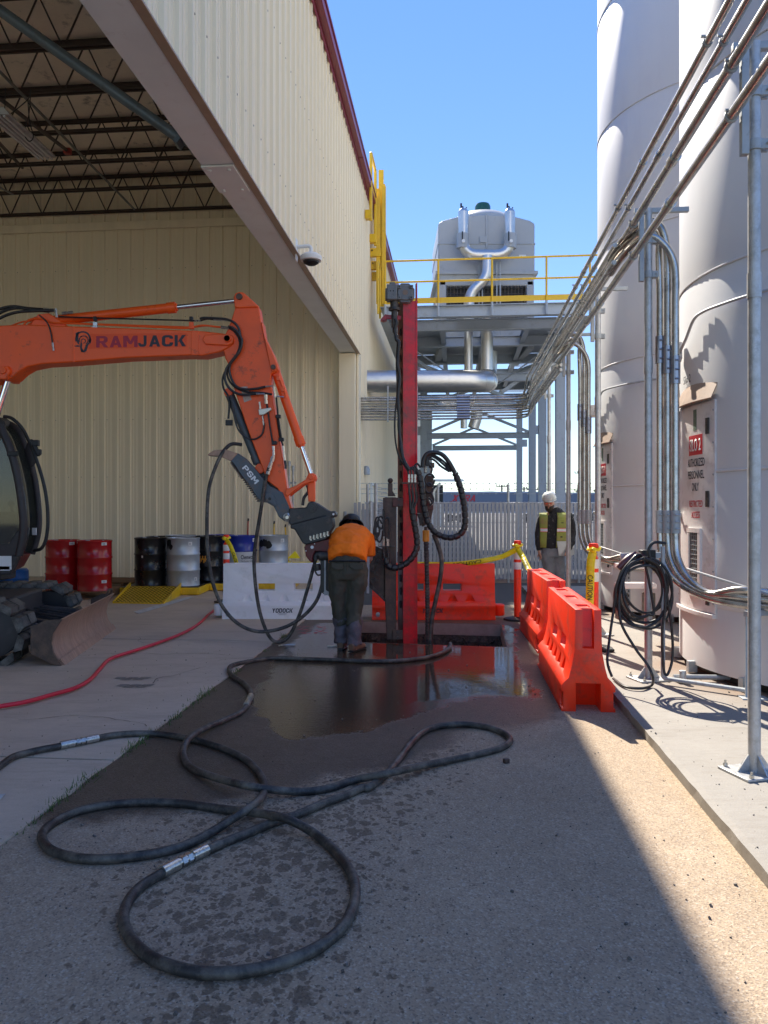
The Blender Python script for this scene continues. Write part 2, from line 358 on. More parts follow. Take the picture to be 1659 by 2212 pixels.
def block(word, m, par, fn, w, h, shear=0, gap=.14, thick=.0012):
    """heavy lettering drawn stroke by stroke, each stroke a hair prouder than the last"""
    ws = [{'I': .4, 'M': 1.2, ' ': .45, 'J': .85}.get(c, 1) for c in word]; tot = sum(ws)+gap*(len(word)-1); x = 0; mb = MB()
    for c, cw in zip(word, ws):
        for k, poly in enumerate(LET.get(c, [])):
            q = [((x+px*cw)/tot*w+shear*py*h, py*h) for px, py in poly]; n = len(q); z0, z1 = 0, thick+.0002*k
            mb.add([fn(a, b, z) for z in (z0, z1) for a, b in q], [tuple(range(n)), tuple(range(2*n-1, n-1, -1))]+[(i, i+n, (i+1) % n+n, (i+1) % n) for i in range(n)])
        x += cw+gap
    return mb.build('lettering', m, par, smooth=0)
# ================= SETTING: ground =================
PIT = [(-.36, 9.10), (1.40, 8.76), (1.60, 10.48), (-.40, 10.80)]     # the excavation, corners on the ground
def pip(x, y, poly):
    c = False; n = len(poly)
    for i in range(n):
        x1, y1 = poly[i]; x2, y2 = poly[(i+1) % n]
        if (y1 > y) != (y2 > y) and x < (x2-x1)*(y-y1)/(y2-y1)+x1: c = not c
    return c
def pdist(x, y, poly):
    best = 1e9; n = len(poly)
    for i in range(n):
        x1, y1 = poly[i]; x2, y2 = poly[(i+1) % n]; dx, dy = x2-x1, y2-y1
        t = max(0, min(1, ((x-x1)*dx+(y-y1)*dy)/(dx*dx+dy*dy))); best = min(best, math.hypot(x-x1-t*dx, y-y1-t*dy))
    return -best if pip(x, y, poly) else best
def smooth01(v): v = max(0, min(1, v)); return v*v*(3-2*v)
MIR = [(.15, 6.2), (.85, 6.5), (1.30, 6.4), (1.40, 8.0), (1.5, 8.78), (1.75, 10.0), (1.62, 10.5), (1.42, 8.75), (-.3, 9.05), (-.2, 8.3), (.35, 7.9), (.25, 7.0)]
PUD = [(-1.12, 6.3), (-.72, 5.25), (-.1, 5.4), (.30, 5.95), (.85, 6.42), (1.30, 6.35), (1.40, 8.0), (1.50, 8.78), (1.75, 10.0), (1.6, 10.5), (1.4, 8.8), (-.35, 9.1), (-.4, 10.8), (-.9, 10.6), (-1.15, 8.6)]
DAMP = [(-3.0, 3.5), (-1.2, 3.9), (-.4, 4.4), (.1, 4.7), (.75, 5.55), (1.35, 5.7), (1.6, 7), (2.0, 11), (-1.3, 11.2), (-3, 11)]
DROP = [(-2.2, 1.6), (-.1, 1.6), (.12, 2.6), (.30, 3.6), (.6, 4.6), (.8, 5.6), (-.4, 5.0), (-1.3, 4.0), (-1.5, 3.2), (-1.0, 2.5)]
def asphalt_mat():
    m = bpy.data.materials.new('asphalt'); m.use_nodes = True; n = m.node_tree.nodes; l = m.node_tree.links; p = n['Principled BSDF']
    def N(t, **k):
        x = n.new(t)
        for a, b in k.items(): setattr(x, a, b)
        return x
    def noise_(s, d=5, r=.6, src=None):
        x = N('ShaderNodeTexNoise'); x.inputs['Scale'].default_value = s; x.inputs['Detail'].default_value = d; x.inputs['Roughness'].default_value = r
        l.new(src or tc.outputs['Object'], x.inputs[0]); return x.outputs[0]
    def ramp(src, a, b, ca=(0, 0, 0, 1), cb=(1, 1, 1, 1)):
        x = N('ShaderNodeValToRGB'); x.color_ramp.elements[0].position = a; x.color_ramp.elements[1].position = b
        x.color_ramp.elements[0].color = ca; x.color_ramp.elements[1].color = cb; l.new(src, x.inputs[0]); return x.outputs[0]
    def mixc(f, a, b):
        x = N('ShaderNodeMix', data_type='RGBA')
        for i, s in ((0, f), (6, a), (7, b)):
            if isinstance(s, (tuple, float, int)): x.inputs[i].default_value = s
            else: l.new(s, x.inputs[i])
        return x.outputs[2]
    def mth(op, a, b=0.0, clamp=False):
        x = N('ShaderNodeMath', operation=op); x.use_clamp = clamp
        for i, s in ((0, a), (1, b)):
            if isinstance(s, (float, int)): x.inputs[i].default_value = s
            else: l.new(s, x.inputs[i])
        return x.outputs[0]
    tc = N('ShaderNodeTexCoord')
    big = noise_(.9, 6, .65); mid = noise_(9, 6, .7); fine = noise_(95, 3, .7)
    base = mixc(ramp(big, .35, .68), (.395, .300, .205, 1), (.495, .385, .270, 1))
    base = mixc(ramp(mid, .30, .75), mixc(.35, base, (.24, .18, .13, 1)), base)
    v = N('ShaderNodeTexVoronoi'); v.inputs['Scale'].default_value = 130; l.new(tc.outputs['Object'], v.inputs[0])
    vc = N('ShaderNodeSeparateColor'); l.new(v.outputs['Color'], vc.inputs[0])
    base = mixc(mth('MULTIPLY', ramp(vc.outputs[0], .72, .9), .38), base, (.62, .54, .43, 1))
    base = mixc(mth('MULTIPLY', ramp(vc.outputs[1], .6, .85), .45), base, (.14, .11, .085, 1))
    v2 = N('ShaderNodeTexVoronoi'); v2.inputs['Scale'].default_value = 38; l.new(tc.outputs['Object'], v2.inputs[0])
    v2c = N('ShaderNodeSeparateColor'); l.new(v2.outputs['Color'], v2c.inputs[0])
    chips = mth('MULTIPLY', ramp(v2.outputs['Distance'], .14, .20, (1, 1, 1, 1), (0, 0, 0, 1)), ramp(v2c.outputs[2], .90, .91))
    base = mixc(mth('MULTIPLY', chips, .8), base, (.42, .38, .33, 1))
    rust = ramp(noise_(1.7, 4, .5), .70, .78)
    base = mixc(mth('MULTIPLY', rust, .35), base, (.26, .15, .07, 1))
    at = N('ShaderNodeAttribute'); at.attribute_name = 'wet'; sp = N('ShaderNodeSeparateColor'); l.new(at.outputs['Color'], sp.inputs[0])
    wob = mth('MULTIPLY', mth('SUBTRACT', noise_(2.6, 8, .72), .5), 1.5)
    pud = ramp(mth('ADD', sp.outputs[0], wob), .44, .62)
    pud2 = ramp(mth('ADD', at.outputs['Alpha'], mth('MULTIPLY', mth('SUBTRACT', noise_(7, 6, .7), .5), .9)), .35, .75)
    damp = ramp(mth('ADD', sp.outputs[1], mth('MULTIPLY', wob, .8)), .40, .66)
    # splashes: voronoi cells of random size
    mp = N('ShaderNodeMapping'); l.new(tc.outputs['Object'], mp.inputs[0]); mp.inputs['Scale'].default_value = (1, .85, 1)
    dn = N('ShaderNodeTexNoise'); dn.inputs['Scale'].default_value = 24; l.new(mp.outputs[0], dn.inputs[0])
    dv = N('ShaderNodeVectorMath', operation='SCALE'); dv.inputs['Scale'].default_value = .055; l.new(dn.outputs['Color'], dv.inputs[0])
    da = N('ShaderNodeVectorMath', operation='ADD'); l.new(mp.outputs[0], da.inputs[0]); l.new(dv.outputs[0], da.inputs[1])
    def spots(scale, lo):
        vv = N('ShaderNodeTexVoronoi'); vv.inputs['Scale'].default_value = scale; l.new(da.outputs[0], vv.inputs[0])
        c = N('ShaderNodeSeparateColor'); l.new(vv.outputs['Color'], c.inputs[0])
        ex_ = mth('SUBTRACT', mth('ADD', c.outputs[0], sp.outputs[2]), 1.0+lo); rad = mth('ADD', mth('MULTIPLY', ex_, .62), 0.10)
        x = mth('SUBTRACT', rad, vv.outputs['Distance']); return mth('MULTIPLY', ramp(x, .0, .13), ramp(ex_, .0, .03))
    dro = mth('MAXIMUM', spots(17, .05), mth('MAXIMUM', spots(36, .02), spots(8.5, .42)))
    wet = mth('MAXIMUM', mth('MAXIMUM', damp, pud), mth('MULTIPLY', dro, .75), True)
    dark = N('ShaderNodeMix', data_type='RGBA', blend_type='MULTIPLY'); dark.inputs[0].default_value = 1; l.new(base, dark.inputs[6]); dark.inputs[7].default_value = (.30, .27, .25, 1)
    colr = mixc(mth('MULTIPLY', wet, mth('ADD', .80, mth('MULTIPLY', ramp(mid, .3, .7), .20))), base, dark.outputs[2])
    colr = mixc(mth('MULTIPLY', pud, .7), colr, (.038, .023, .013, 1))
    l.new(colr, p.inputs['Base Color'])
    r0 = mth('SUBTRACT', mth('SUBTRACT', .92, mth('MULTIPLY', wet, .12)), mth('MULTIPLY', damp, .32))
    r1 = N('ShaderNodeMix', data_type='FLOAT'); l.new(pud, r1.inputs[0]); l.new(r0, r1.inputs[2]); r1.inputs[3].default_value = .075
    r2 = N('ShaderNodeMix', data_type='FLOAT'); l.new(mth('MULTIPLY', pud2, pud), r2.inputs[0]); l.new(r1.outputs[0], r2.inputs[2]); r2.inputs[3].default_value = .015
    l.new(r2.outputs[0], p.inputs['Roughness']); l.new(mth('ADD', .22, mth('MULTIPLY', pud, .33)), p.inputs['Specular IOR Level'])
    b = N('ShaderNodeBump'); b.inputs['Distance'].default_value = .006
    hgt = mth('ADD', mth('MULTIPLY', fine, .6), mth('ADD', mth('MULTIPLY', v.outputs['Distance'], .5), mth('MULTIPLY', mid, .6)))
    l.new(hgt, b.inputs['Height']); st = mth('SUBTRACT', .75, mth('MULTIPLY', pud, .58)); st2 = mth('SUBTRACT', st, mth('MULTIPLY', mth('MULTIPLY', pud2, pud), .155)); l.new(st2, b.inputs['Strength'])
    rp_ = N('ShaderNodeMapping'); rp_.inputs['Scale'].default_value = (7, 16, 1); l.new(tc.outputs['Object'], rp_.inputs[0])
    b3 = N('ShaderNodeBump'); b3.inputs['Distance'].default_value = .01; l.new(noise_(1.6, 3, .5, rp_.outputs[0]), b3.inputs['Height']); l.new(mth('MULTIPLY', pud, .08), b3.inputs['Strength'])
    l.new(b.outputs[0], b3.inputs['Normal']); l.new(b3.outputs[0], p.inputs['Normal'])
    return m
def concrete_mat(name, c1, c2, stain, rough=.85, attr=False):
    m = bpy.data.materials.new(name); m.use_nodes = True; n = m.node_tree.nodes; l = m.node_tree.links; p = n['Principled BSDF']
    tc = n.new('ShaderNodeTexCoord'); mp = n.new('ShaderNodeMapping'); mp.inputs['Scale'].default_value = (.6, 2.4, 1); l.new(tc.outputs['Object'], mp.inputs[0])
    def nz(s, d=7, r=.68, src=None):
        x = n.new('ShaderNodeTexNoise'); x.inputs['Scale'].default_value = s; x.inputs['Detail'].default_value = d; x.inputs['Roughness'].default_value = r
        l.new(src or tc.outputs['Object'], x.inputs[0]); return x.outputs[0]
    def mix(f, a, b, k=1.0):
        x = n.new('ShaderNodeMix'); x.data_type = 'RGBA'
        if k != 1.0:
            y = n.new('ShaderNodeMath'); y.operation = 'MULTIPLY'; l.new(f, y.inputs[0]); y.inputs[1].default_value = k; f = y.outputs[0]
        l.new(f, x.inputs[0])
        for i, s in ((6, a), (7, b)):
            if isinstance(s, tuple): x.inputs[i].default_value = s+(1,)
            else: l.new(s, x.inputs[i])
        return x.outputs[2]
    def rp(s, a, b):
        x = n.new('ShaderNodeValToRGB'); x.color_ramp.elements[0].position = a; x.color_ramp.elements[1].position = b; l.new(s, x.inputs[0]); return x.outputs[0]
    c = mix(rp(nz(1.3), .3, .7), c1, c2)
    c = mix(rp(nz(2.2, 8, .75, mp.outputs[0]), .5, .72), c, stain, .65)
    c = mix(rp(nz(14, 8, .75, mp.outputs[0]), .48, .75), c, stain, .4)
    c = mix(rp(nz(120, 3), .58, .75), c, tuple(x*.55 for x in c1), .55)
    c = mix(rp(nz(70, 3), .62, .72), c, tuple(min(1, x*1.35) for x in c2), .4)
    if attr:
        at = n.new('ShaderNodeAttribute'); at.attribute_name = 'stain'
        c = mix(at.outputs['Fac'], c, (.20, .115, .065), .75)
    l.new(c, p.inputs['Base Color']); p.inputs['Roughness'].default_value = rough
    b = n.new('ShaderNodeBump'); b.inputs['Strength'].default_value = .5; b.inputs['Distance'].default_value = .004; l.new(nz(90, 5, .7), b.inputs['Height']); l.new(b.outputs[0], p.inputs['Normal'])
    return m
m_asph = asphalt_mat()
m_apron = concrete_mat('apron_concrete', (.52, .42, .315), (.62, .50, .38), (.40, .31, .235))
m_slab = concrete_mat('slab_concrete', (.27, .25, .22), (.33, .305, .265), (.215, .185, .15), attr=True)
# near asphalt: fine grid carrying where water lies, cut round the pit
bm = bmesh.new(); lay = None
x0, x1, y0, y1, st = -3.2, 3.4, .4, 12.6, .055
nx, ny = int((x1-x0)/st), int((y1-y0)/st)
xs = [x0+(x1-x0)*i/nx for i in range(nx+1)]; ys = [y0+(y1-y0)*j/ny for j in range(ny+1)]
vg = [[bm.verts.new((x, y, 0)) for x in xs] for y in ys]
for j in range(ny):
    for i in range(nx):
        if not pip((xs[i]+xs[i+1])/2, (ys[j]+ys[j+1])/2, PIT): bm.faces.new((vg[j][i], vg[j][i+1], vg[j+1][i+1], vg[j+1][i]))
# pull the ragged rim onto the pit outline
for row in vg:
    for v in row:
        d = pdist(v.co.x, v.co.y, PIT)
        if abs(d) < st*1.05 and any(pip(f.calc_center_median().x, f.calc_center_median().y, PIT) is False for f in v.link_faces) and len(v.link_faces) < 4 and len(v.link_faces) > 0 and x0+.01 < v.co.x < x1-.01:
            best = None
            for k in range(4):
                a = Vector(PIT[k]); b_ = Vector(PIT[(k+1) % 4]); t = max(0, min(1, (v.co.xy-a).dot(b_-a)/(b_-a).length_squared)); q = a+(b_-a)*t
                if best is None or (q-v.co.xy).length < (best-v.co.xy).length: best = q
            v.co.x, v.co.y = best
bmesh.ops.delete(bm, geom=[v for v in bm.verts if not v.link_faces], context='VERTS')
me = bpy.data.meshes.new('asphalt'); bm.to_mesh(me); bm.free()
ca = me.color_attributes.new('wet', 'FLOAT_COLOR', 'POINT')
for i, v in enumerate(me.vertices):
    x, y = v.co.x, v.co.y
    p_ = smooth01(.5-pdist(x, y, PUD)/.5); d_ = smooth01(.5-pdist(x, y, DAMP)/.9); q = smooth01(.45-pdist(x, y, DROP)/1.1)
    dc = smooth01((1.6-abs(x+.25))/1.4)
    ca.data[i].color = (p_, d_, q*(.75+.25*dc), smooth01(.5-pdist(x, y, MIR)/.45))
me.materials.append(m_asph)
o = bpy.data.objects.new('asphalt', me); COL.objects.link(o); struct(o)
# far ground: one sheet to the horizon, left out where the fine asphalt lies
mb = MB(); X0, X1, Y0, Y1 = x0, x1, y0, y1; E = 900
for (a, b_, c, d) in ((-E, -60, E, Y0), (-E, Y1, E, E), (-E, Y0, X0, Y1), (X1, Y0, E, Y1)):
    mb.add([(a, b_, 0), (c, b_, 0), (c, d, 0), (a, d, 0)], [(0, 1, 2, 3)])
struct(mb.build('ground', mat('far_asphalt', (.075, .07, .062), .85, 0, .2, 1.5), smooth=0))  # darker than the near asphalt: shade behind the fence slats put into the colour
# concrete apron left of the seam, laid in bays with joints between
mb = MB()
for i, a in enumerate([-4, .35, 4.6, 8.9, 13.0]):
    an = [-4, .35, 4.6, 8.9, 13.0, 17.0][i+1]
    for j, b_ in enumerate([-2.12, -6.4, -10.7]):
        ap = [B(a+.012, b_), B(an-.012, b_), B(an-.012, b_-4.26), B(a+.012, b_-4.26)]
        h = .012+.002*((i*3+j*5) % 3)
        n = len(mb.v)
        pts = []
        if j == 0:   # broken edge along the asphalt
            k = 40; pts = [B(a+.012+(an-a-.024)*t/k, b_+.02*noise.noise(Vector((t*.9, i*7, 1)))+.018*noise.noise(Vector((t*.25, i*3, 4)))) for t in range(k+1)]
            pts += [ap[2], ap[3]]
        else: pts = ap
        mb.prism([Vector((p.x, p.y, -.03)) for p in pts], (0, 0, .03+h))
struct(mb.build('concrete_apron', m_apron, smooth=0))
mb = MB(); ap = [B(-4, -2.2, .006), B(17, -2.2, .006), B(17, -15, .006), B(-4, -15, .006)]
mb.add(ap, [(0, 1, 2, 3)]); struct(mb.build('joint_filler', mat('joint_dirt', (.07, .055, .04), .9), smooth=0))
# raised slab under the silos, poured in two strips
SZ = .08
bm = bmesh.new(); nxs, nys = 60, 130
b0, b1, a0, a1 = 1.275, 9.5, -1, 15.2
vg = [[bm.verts.new(B(a0+(a1-a0)*j/nys, b0+(b1-b0)*(i/nxs)**1.3, SZ)) for i in range(nxs+1)] for j in range(nys+1)]
for j in range(nys):
    for i in range(nxs): bm.faces.new((vg[j][i], vg[j][i+1], vg[j+1][i+1], vg[j+1][i]))
e = [vg[j][0] for j in range(nys+1)]
lo = [bm.verts.new((v.co.x+.012, v.co.y, -.02)) for v in e]
for j in range(nys): bm.faces.new((e[j], e[j+1], lo[j+1], lo[j]))
for v in e:
    v.co.x += .008*noise.noise(Vector((v.co.y*6, 0, 0))); v.co.z -= .006+.006*noise.noise(Vector((v.co.y*8, 3, 0)))
me = bpy.data.meshes.new('concrete_slab'); bm.to_mesh(me); bm.free()
ca = me.color_attributes.new('stain', 'FLOAT_COLOR', 'POINT')
for i, v in enumerate(me.vertices):
    bb = v.co.x*CB-v.co.y*SB; aa = v.co.x*SB+v.co.y*CB
    d1 = min(math.hypot(bb-3.98, aa-7.42), math.hypot(bb-3.98, aa-11.83))-1.8
    s = smooth01(1-(d1-.05)/.75)*(.7+.6*noise.noise(Vector((bb*2.2, aa*2.2, 0))))
    ca.data[i].color = (s, s, s, 1)
me.materials.append(m_slab); o = bpy.data.objects.new('concrete_slab', me); COL.objects.link(o); struct(o)
# excavation walls and rubble
mb = MB(); DEP = 1.15
pc = [Vector((x, y, 0)) for x, y in PIT]
for k in range(4):
    p, q = pc[k], pc[(k+1) % 4]; L = 34; H = 14
    nrm = (q-p).normalized().cross(Vector((0, 0, 1)))
    vs = []
    for j in range(H+1):
        for i in range(L+1):
            v = p.lerp(q, i/L)+Vector((0, 0, -DEP*j/H))
            if j > 2: v += nrm*(-.03*(1+noise.noise(v*9))-.03*noise.noise(v*22)) * (1 if 0 < i < L else 0)
            vs.append(v)
    mb.add(vs, [(j*(L+1)+i, j*(L+1)+i+1, (j+1)*(L+1)+i+1, (j+1)*(L+1)+i) for j in range(H) for i in range(L)])
mb.add([p+Vector((0, 0, -DEP)) for p in pc], [(0, 1, 2, 3)])
struct(mb.build('excavation_walls', m_gasket, smooth=0))
mb = MB()
for k in range(4):   # cut edge of the pavement round the hole
    p, q = pc[k], pc[(k+1) % 4]; nrm = (q-p).normalized().cross(Vector((0, 0, 1)))
    mb.prism([p+nrm*(-.004)+Vector((0, 0, -.003)), q+nrm*(-.004)+Vector((0, 0, -.003)), q+nrm*(-.012)+Vector((0, 0, -.16)), p+nrm*(-.012)+Vector((0, 0, -.16))], nrm*.03)
struct(mb.build('pavement_cut_edge', m_kraft, smooth=0))
mb = MB()
for i in range(900):
    k = random.choice((1, 2, 2, 2, 3)); p, q = pc[k], pc[(k+1) % 4]; nrm = (q-p).normalized().cross(Vector((0, 0, 1)))
    c = p.lerp(q, random.random())+Vector((0, 0, -random.uniform(.17, 1.05)))-nrm*random.uniform(.0, .05); r = random.uniform(.012, .035)
    M = Matrix.Translation(c) @ Matrix.Rotation(random.random()*6, 4, Vector((random.random(), random.random(), 1))); mb.boxm(M, r, r*random.uniform(.6, 1.2), r*random.uniform(.5, 1))
struct(mb.build('crushed_rock', m_gasket, smooth=0), 'stuff')
# loose grit on the asphalt and weeds in the seam
mb = MB()
for i in range(1500):
    d = 1.9+random.random()**1.6*7; u = random.uniform(-.55, .6)*d
    if pdist(u, d, PIT) < .05: continue
    bb = u*CB-d*SB; z = .012 if bb < -2.12 else (SZ if bb > 1.3 else 0)
    r = random.choice((.003, .004, .005, .007)) if random.random() < .97 else .013
    mb.boxm(Matrix.Translation((u, d, z+r*.3)) @ Matrix.Rotation(random.random()*6, 4, Vector((random.random(), 1, 1))), r, r*.8, r*.6)
struct(mb.build('loose_grit', mat('grit', (.16, .14, .12), .8, 0, .6, 3), smooth=0), 'stuff')
mb = MB()
for i in range(1500):
    a = 2.2+random.random()*7.2; dens = noise.noise(Vector((a*2.3, 0, 0)))+.15
    if 3.8 < a < 6.6: dens += .25
    if dens < .12 or random.random() > dens*2.4: continue
    bb = -2.115+random.gauss(0, .022); p = B(a, bb, .0); h = random.uniform(.012, .05)*min(1, dens*2.2); an = random.random()*6.28
    w = Vector((math.cos(an), math.sin(an), 0))*.0028; t = Vector((random.gauss(0, .35)*h, random.gauss(0, .35)*h, h))
    mb.add([p-w, p+w, p+t*.6+w*.7, p+t*.6-w*.7, p+t*1.1], [(0, 1, 2, 3), (3, 2, 4)])
struct(mb.build('seam_grass', m_grass, smooth=0), 'stuff')
mb = MB()
rc = random.Random(21)
for (x_, y_, n_, hd) in ((150, 1420, 26, -.2), (470, 1430, 14, .3), (330, 1480, 12, 1.2), (40, 1560, 16, .1), (300, 1380, 10, -.6)):
    q = G(x_, y_, .0); a_ = hd; w_ = .003
    for k in range(n_):
        a_ += rc.gauss(0, .35); a_ = hd+(a_-hd)*.8; p2_ = q+Vector((math.cos(a_), math.sin(a_), 0))*.07; nn = Vector((-math.sin(a_), math.cos(a_), 0))*w_*rc.uniform(.4, 1.3)
        mb.add([(*(q-nn).xy, .0175), (*(q+nn).xy, .0175), (*(p2_+nn).xy, .0175), (*(p2_-nn).xy, .0175)], [(0, 1, 2, 3)]); q = p2_
struct(mb.build('slab_cracks', MT['joint_dirt'], smooth=0))
mb = MB()   # dried track prints left by the excavator pads
for k in range(5):
    for j in range(2):
        c_ = G(262+k*13+j*6, 1468+j*16+(k % 2)*3, 0); mb.add([(c_.x-.06, c_.y-.03, .0172), (c_.x+.03, c_.y-.035, .0172), (c_.x+.05, c_.y+.035, .0172), (c_.x-.045, c_.y+.04, .0172)], [(0, 1, 2, 3)])
struct(mb.build('track_prints', mat('dried_mud', (.29, .245, .195), .9, 0, .2, 30), smooth=0))
# painted parking line and pink spray marks
mb = MB(); p = [G(288, 1321, .02), G(300, 1326, .02), G(418, 1290, .02), G(407, 1288.5, .02)]
mb.prism([Vector((v.x, v.y, .018)) for v in p], (0, 0, .002)); struct(mb.build('parking_line', m_line, smooth=0))
mb = MB(); p = [G(-20, 1726), G(12, 1722), G(-2, 1737), G(-20, 1738)]
mb.prism([Vector((v.x, v.y, .018)) for v in p], (0, 0, .002)); struct(mb.build('parking_line', m_line, smooth=0))
mb = MB()
for k in range(46):
    q = G(random.uniform(645, 705), random.uniform(1352, 1370)); r = random.uniform(.006, .03)
    mb.add([(q.x-r*1.6, q.y, .003), (q.x, q.y-r*.5, .003), (q.x+r*1.6, q.y+.01, .003), (q.x, q.y+r*.5, .003)], [(0, 1, 2, 3)])
struct(mb.build('pink_spray_marks', m_pink, smooth=0))

# ================= warehouse =================
wh = thing('warehouse', 'long cream ribbed metal warehouse with open bay and maroon eave trim', 'warehouse', (0, 0, 0), -PSI)
def rib_panel(w, z0, z1, flip=1):
    """one 0.914 m sheet, ribs every 0.305 m, lying in local x with relief to +y"""
    prof = []
    for k in range(3):
        o_ = k*.3048
        prof += [(o_+0, 0), (o_+.095, 0), (o_+.1, .006), (o_+.112, .006), (o_+.117, 0), (o_+.172, 0), (o_+.177, .006), (o_+.189, .006), (o_+.194, 0), (o_+.228, 0), (o_+.242, .034), (o_+.284, .034), (o_+.298, 0)]
    prof += [(.9134, .002)]
    n = len(prof); vs = [(x, y, z0) for x, y in prof]+[(x, y, z1) for x, y in prof]
    return vs, [(i, i+1, n+i+1, n+i) for i in range(n-1)]
def panel_mesh(z0, z1, name, m, dirx, diry):
    vs, fs = rib_panel(.914, z0, z1); mb = MB()
    mb.add([Vector(dirx)*v[0]+Vector(diry)*v[1]+Vector((0, 0, v[2])) for v in vs], fs)
    me = mb.mesh(name); me.materials.append(m); me.polygons.foreach_set('use_smooth', [False]*len(me.polygons)); return me
def put(me, name, loc, parent, rz=0):
    o = bpy.data.objects.new(name, me); COL.objects.link(o); o.parent = parent; o.location = loc; o.rotation_euler = (0, 0, rz); return o
FB = -2.15; TOP = 9.2; HD = 4.96; BW = 16.79
pm_up = panel_mesh(HD+.06, TOP, 'wall_panel', m_panel, (0, 1, 0), (1, 0, 0))
pm_full = panel_mesh(.02, TOP, 'wall_panel', m_panel, (0, 1, 0), (1, 0, 0))
pm_back = panel_mesh(.03, 7.9, 'wall_panel', m_panel_in, (-1, 0, 0), (0, -1, 0))
pm_back2 = panel_mesh(8.06, 9.1, 'wall_panel', m_panel_in, (-1, 0, 0), (0, -1, 0))
a = BW-.03
for i in range(27): put(pm_up, 'wall_panel', (FB, a-.914*(i+1), 0), wh)
for i in range(50): put(pm_full, 'wall_panel', (FB, a+.914*i, 0), wh)
for i in range(14):
    put(pm_back, 'wall_panel', (FB-.06-.914*i, BW, 0), wh); put(pm_back2, 'wall_panel', (FB-.06-.914*i, BW, 0), wh)
mbs = MB(); 
for i in range(27*3):
    for z in (5.6, 7.2, 8.9): mbs.box((FB+.034, a-.914*27+.286+.3048*i, z), (.006, .014, .014))
mbs.build('screw_heads', m_screw, wh, local=True, smooth=0)
mbs = MB()
for i in range(14*3):
    for z in (2.3, 3.6, 4.6, 5.9, 7.0): mbs.box((FB-.06-.286-.3048*i+.10, BW-.004, z), (.014, .008, .014))
mbs.build('screw_heads', m_screw, wh, local=True, smooth=0)
mb = MB(); mb.box((FB-6.6, BW+.25, 4.6), (12.9, .4, 9.1)); mb.build('back_wall_core', m_panel_in, wh, local=True)
mb = MB(); mb.box((FB-.25, BW+23.2, 4.55), (.44, 46, 9.05)); mb.build('side_wall_core', m_panel, wh, local=True)
mb = MB(); mb.box((FB-6.5, BW-.045, 7.98), (12.9, .06, .17)); mb.box((FB-6.5, BW-.075, 7.9), (12.9, .02, .05)); mb.build('wall_trim', m_panel_in, wh, local=True, bevel=.006)
# header: soffit beam with tan edge trim, jamb
mb = MB(); mb.box((FB-.19, 3.3, HD+.12), (.34, 26.9, .22)); mb.build('header_beam', m_greybeam, wh, local=True, bevel=.008)
mb = MB(); mb.box((FB-.34, 3.3, HD+.60), (.03, 26.9, .74)); mb.build('header_liner', m_greybeam, wh, local=True)
mb = MB(); mb.box((FB+.012, 3.3, HD+.035), (.05, 26.9, .07)); mb.box((FB+.025, 3.3, HD+.005), (.085, 26.9, .012)); mb.build('header_trim', mat('trim_tan', (.38, .27, .18), .45), wh, local=True, bevel=.004)
mb = MB(); mb.box((FB-.2, BW-.16, 2.5), (.36, .28, 4.9)); mb.build('door_jamb', m_panel, wh, local=True, bevel=.01)
mb = MB(); mb.box((FB+.02, BW-.02, 2.5), (.06, .30, 4.94)); mb.build('corner_trim', m_panel, wh, local=True, bevel=.01)
mb = MB(); mb.box((FB-.195, 7.7, HD-.006), (.33, .62, .02)); 
for dy in (-.24, .24):
    for dx in (-.1, .1): mb.cyl(Vector((FB-.195+dx, 7.7+dy, HD-.03)), Vector((FB-.195+dx, 7.7+dy, HD-.012)), .018, 8)
mb.build('splice_plate', m_greybeam, wh, local=True, bevel=.003)
# maroon eave trim and gutter
mb = MB()
for i in range(12):
    aa = -8+i*6.1; mb.box((FB+.09, aa+3.05, TOP+.02), (.16, 6.08, .2)); mb.box((FB+.178, aa+3.05, TOP+.10), (.03, 6.09, .06)); mb.box((FB+.04, aa+3.05, TOP-.11), (.03, 6.08, .08))
mb.build('eave_trim', m_maroon, wh, local=True, bevel=.012)
mb = MB(); mb.box((FB-7, 26, TOP+.14), (14, 72, .06)); mb.build('roof', m_greybeam, wh, local=True)
mb = MB(); mb.box((FB-6.6, 4, 9.13), (12.9, 26, .06)); mb.build('ceiling_liner', m_deck, wh, local=True)
mb = MB(); mb.box((FB-13, 4, 4.6), (.3, 26, 9)); mb.build('side_wall_far', m_panel_in, wh, local=True)
# roof joists
web = MB()
P0, P1 = Vector((0, 0, 0)), Vector((.345, 0, .72)); web.cyl(P0, P1, .014, 6); wme = web.mesh('web_bar'); wme.materials.append(m_joist)
web2 = MB(); web2.cyl(Vector((0, 0, .72)), Vector((.345, 0, 0)), .014, 6); wme2 = web2.mesh('web_bar'); wme2.materials.append(m_joist)
for ja in (16.62, 15.45, 14.2, 13.05, 11.8, 10.65, 9.4, 8.15, 6.9):
    mb = MB(); y = ja
    for dz, w in ((8.26, .05), (9.03, .06)):
        for s in (-1, 1): mb.box((FB-.35-6.1, y+s*.035, dz), (12.2, .02, w*.8)); 
        for s in (-1, 1): mb.box((FB-.35-6.1, y+s*.044, dz+(-.02 if dz < 9 else .025)), (12.2, .032, .008))
    j = mb.build('roof_joist', m_joist, wh, local=True, smooth=0)
    ph = random.uniform(0, .3)
    for k in range(16):
        x = FB-.7-ph-.755*k
        put(wme, 'web_bar', (x-.3775, y, 8.28), j); put(wme2, 'web_bar', (x, y, 8.28), j)
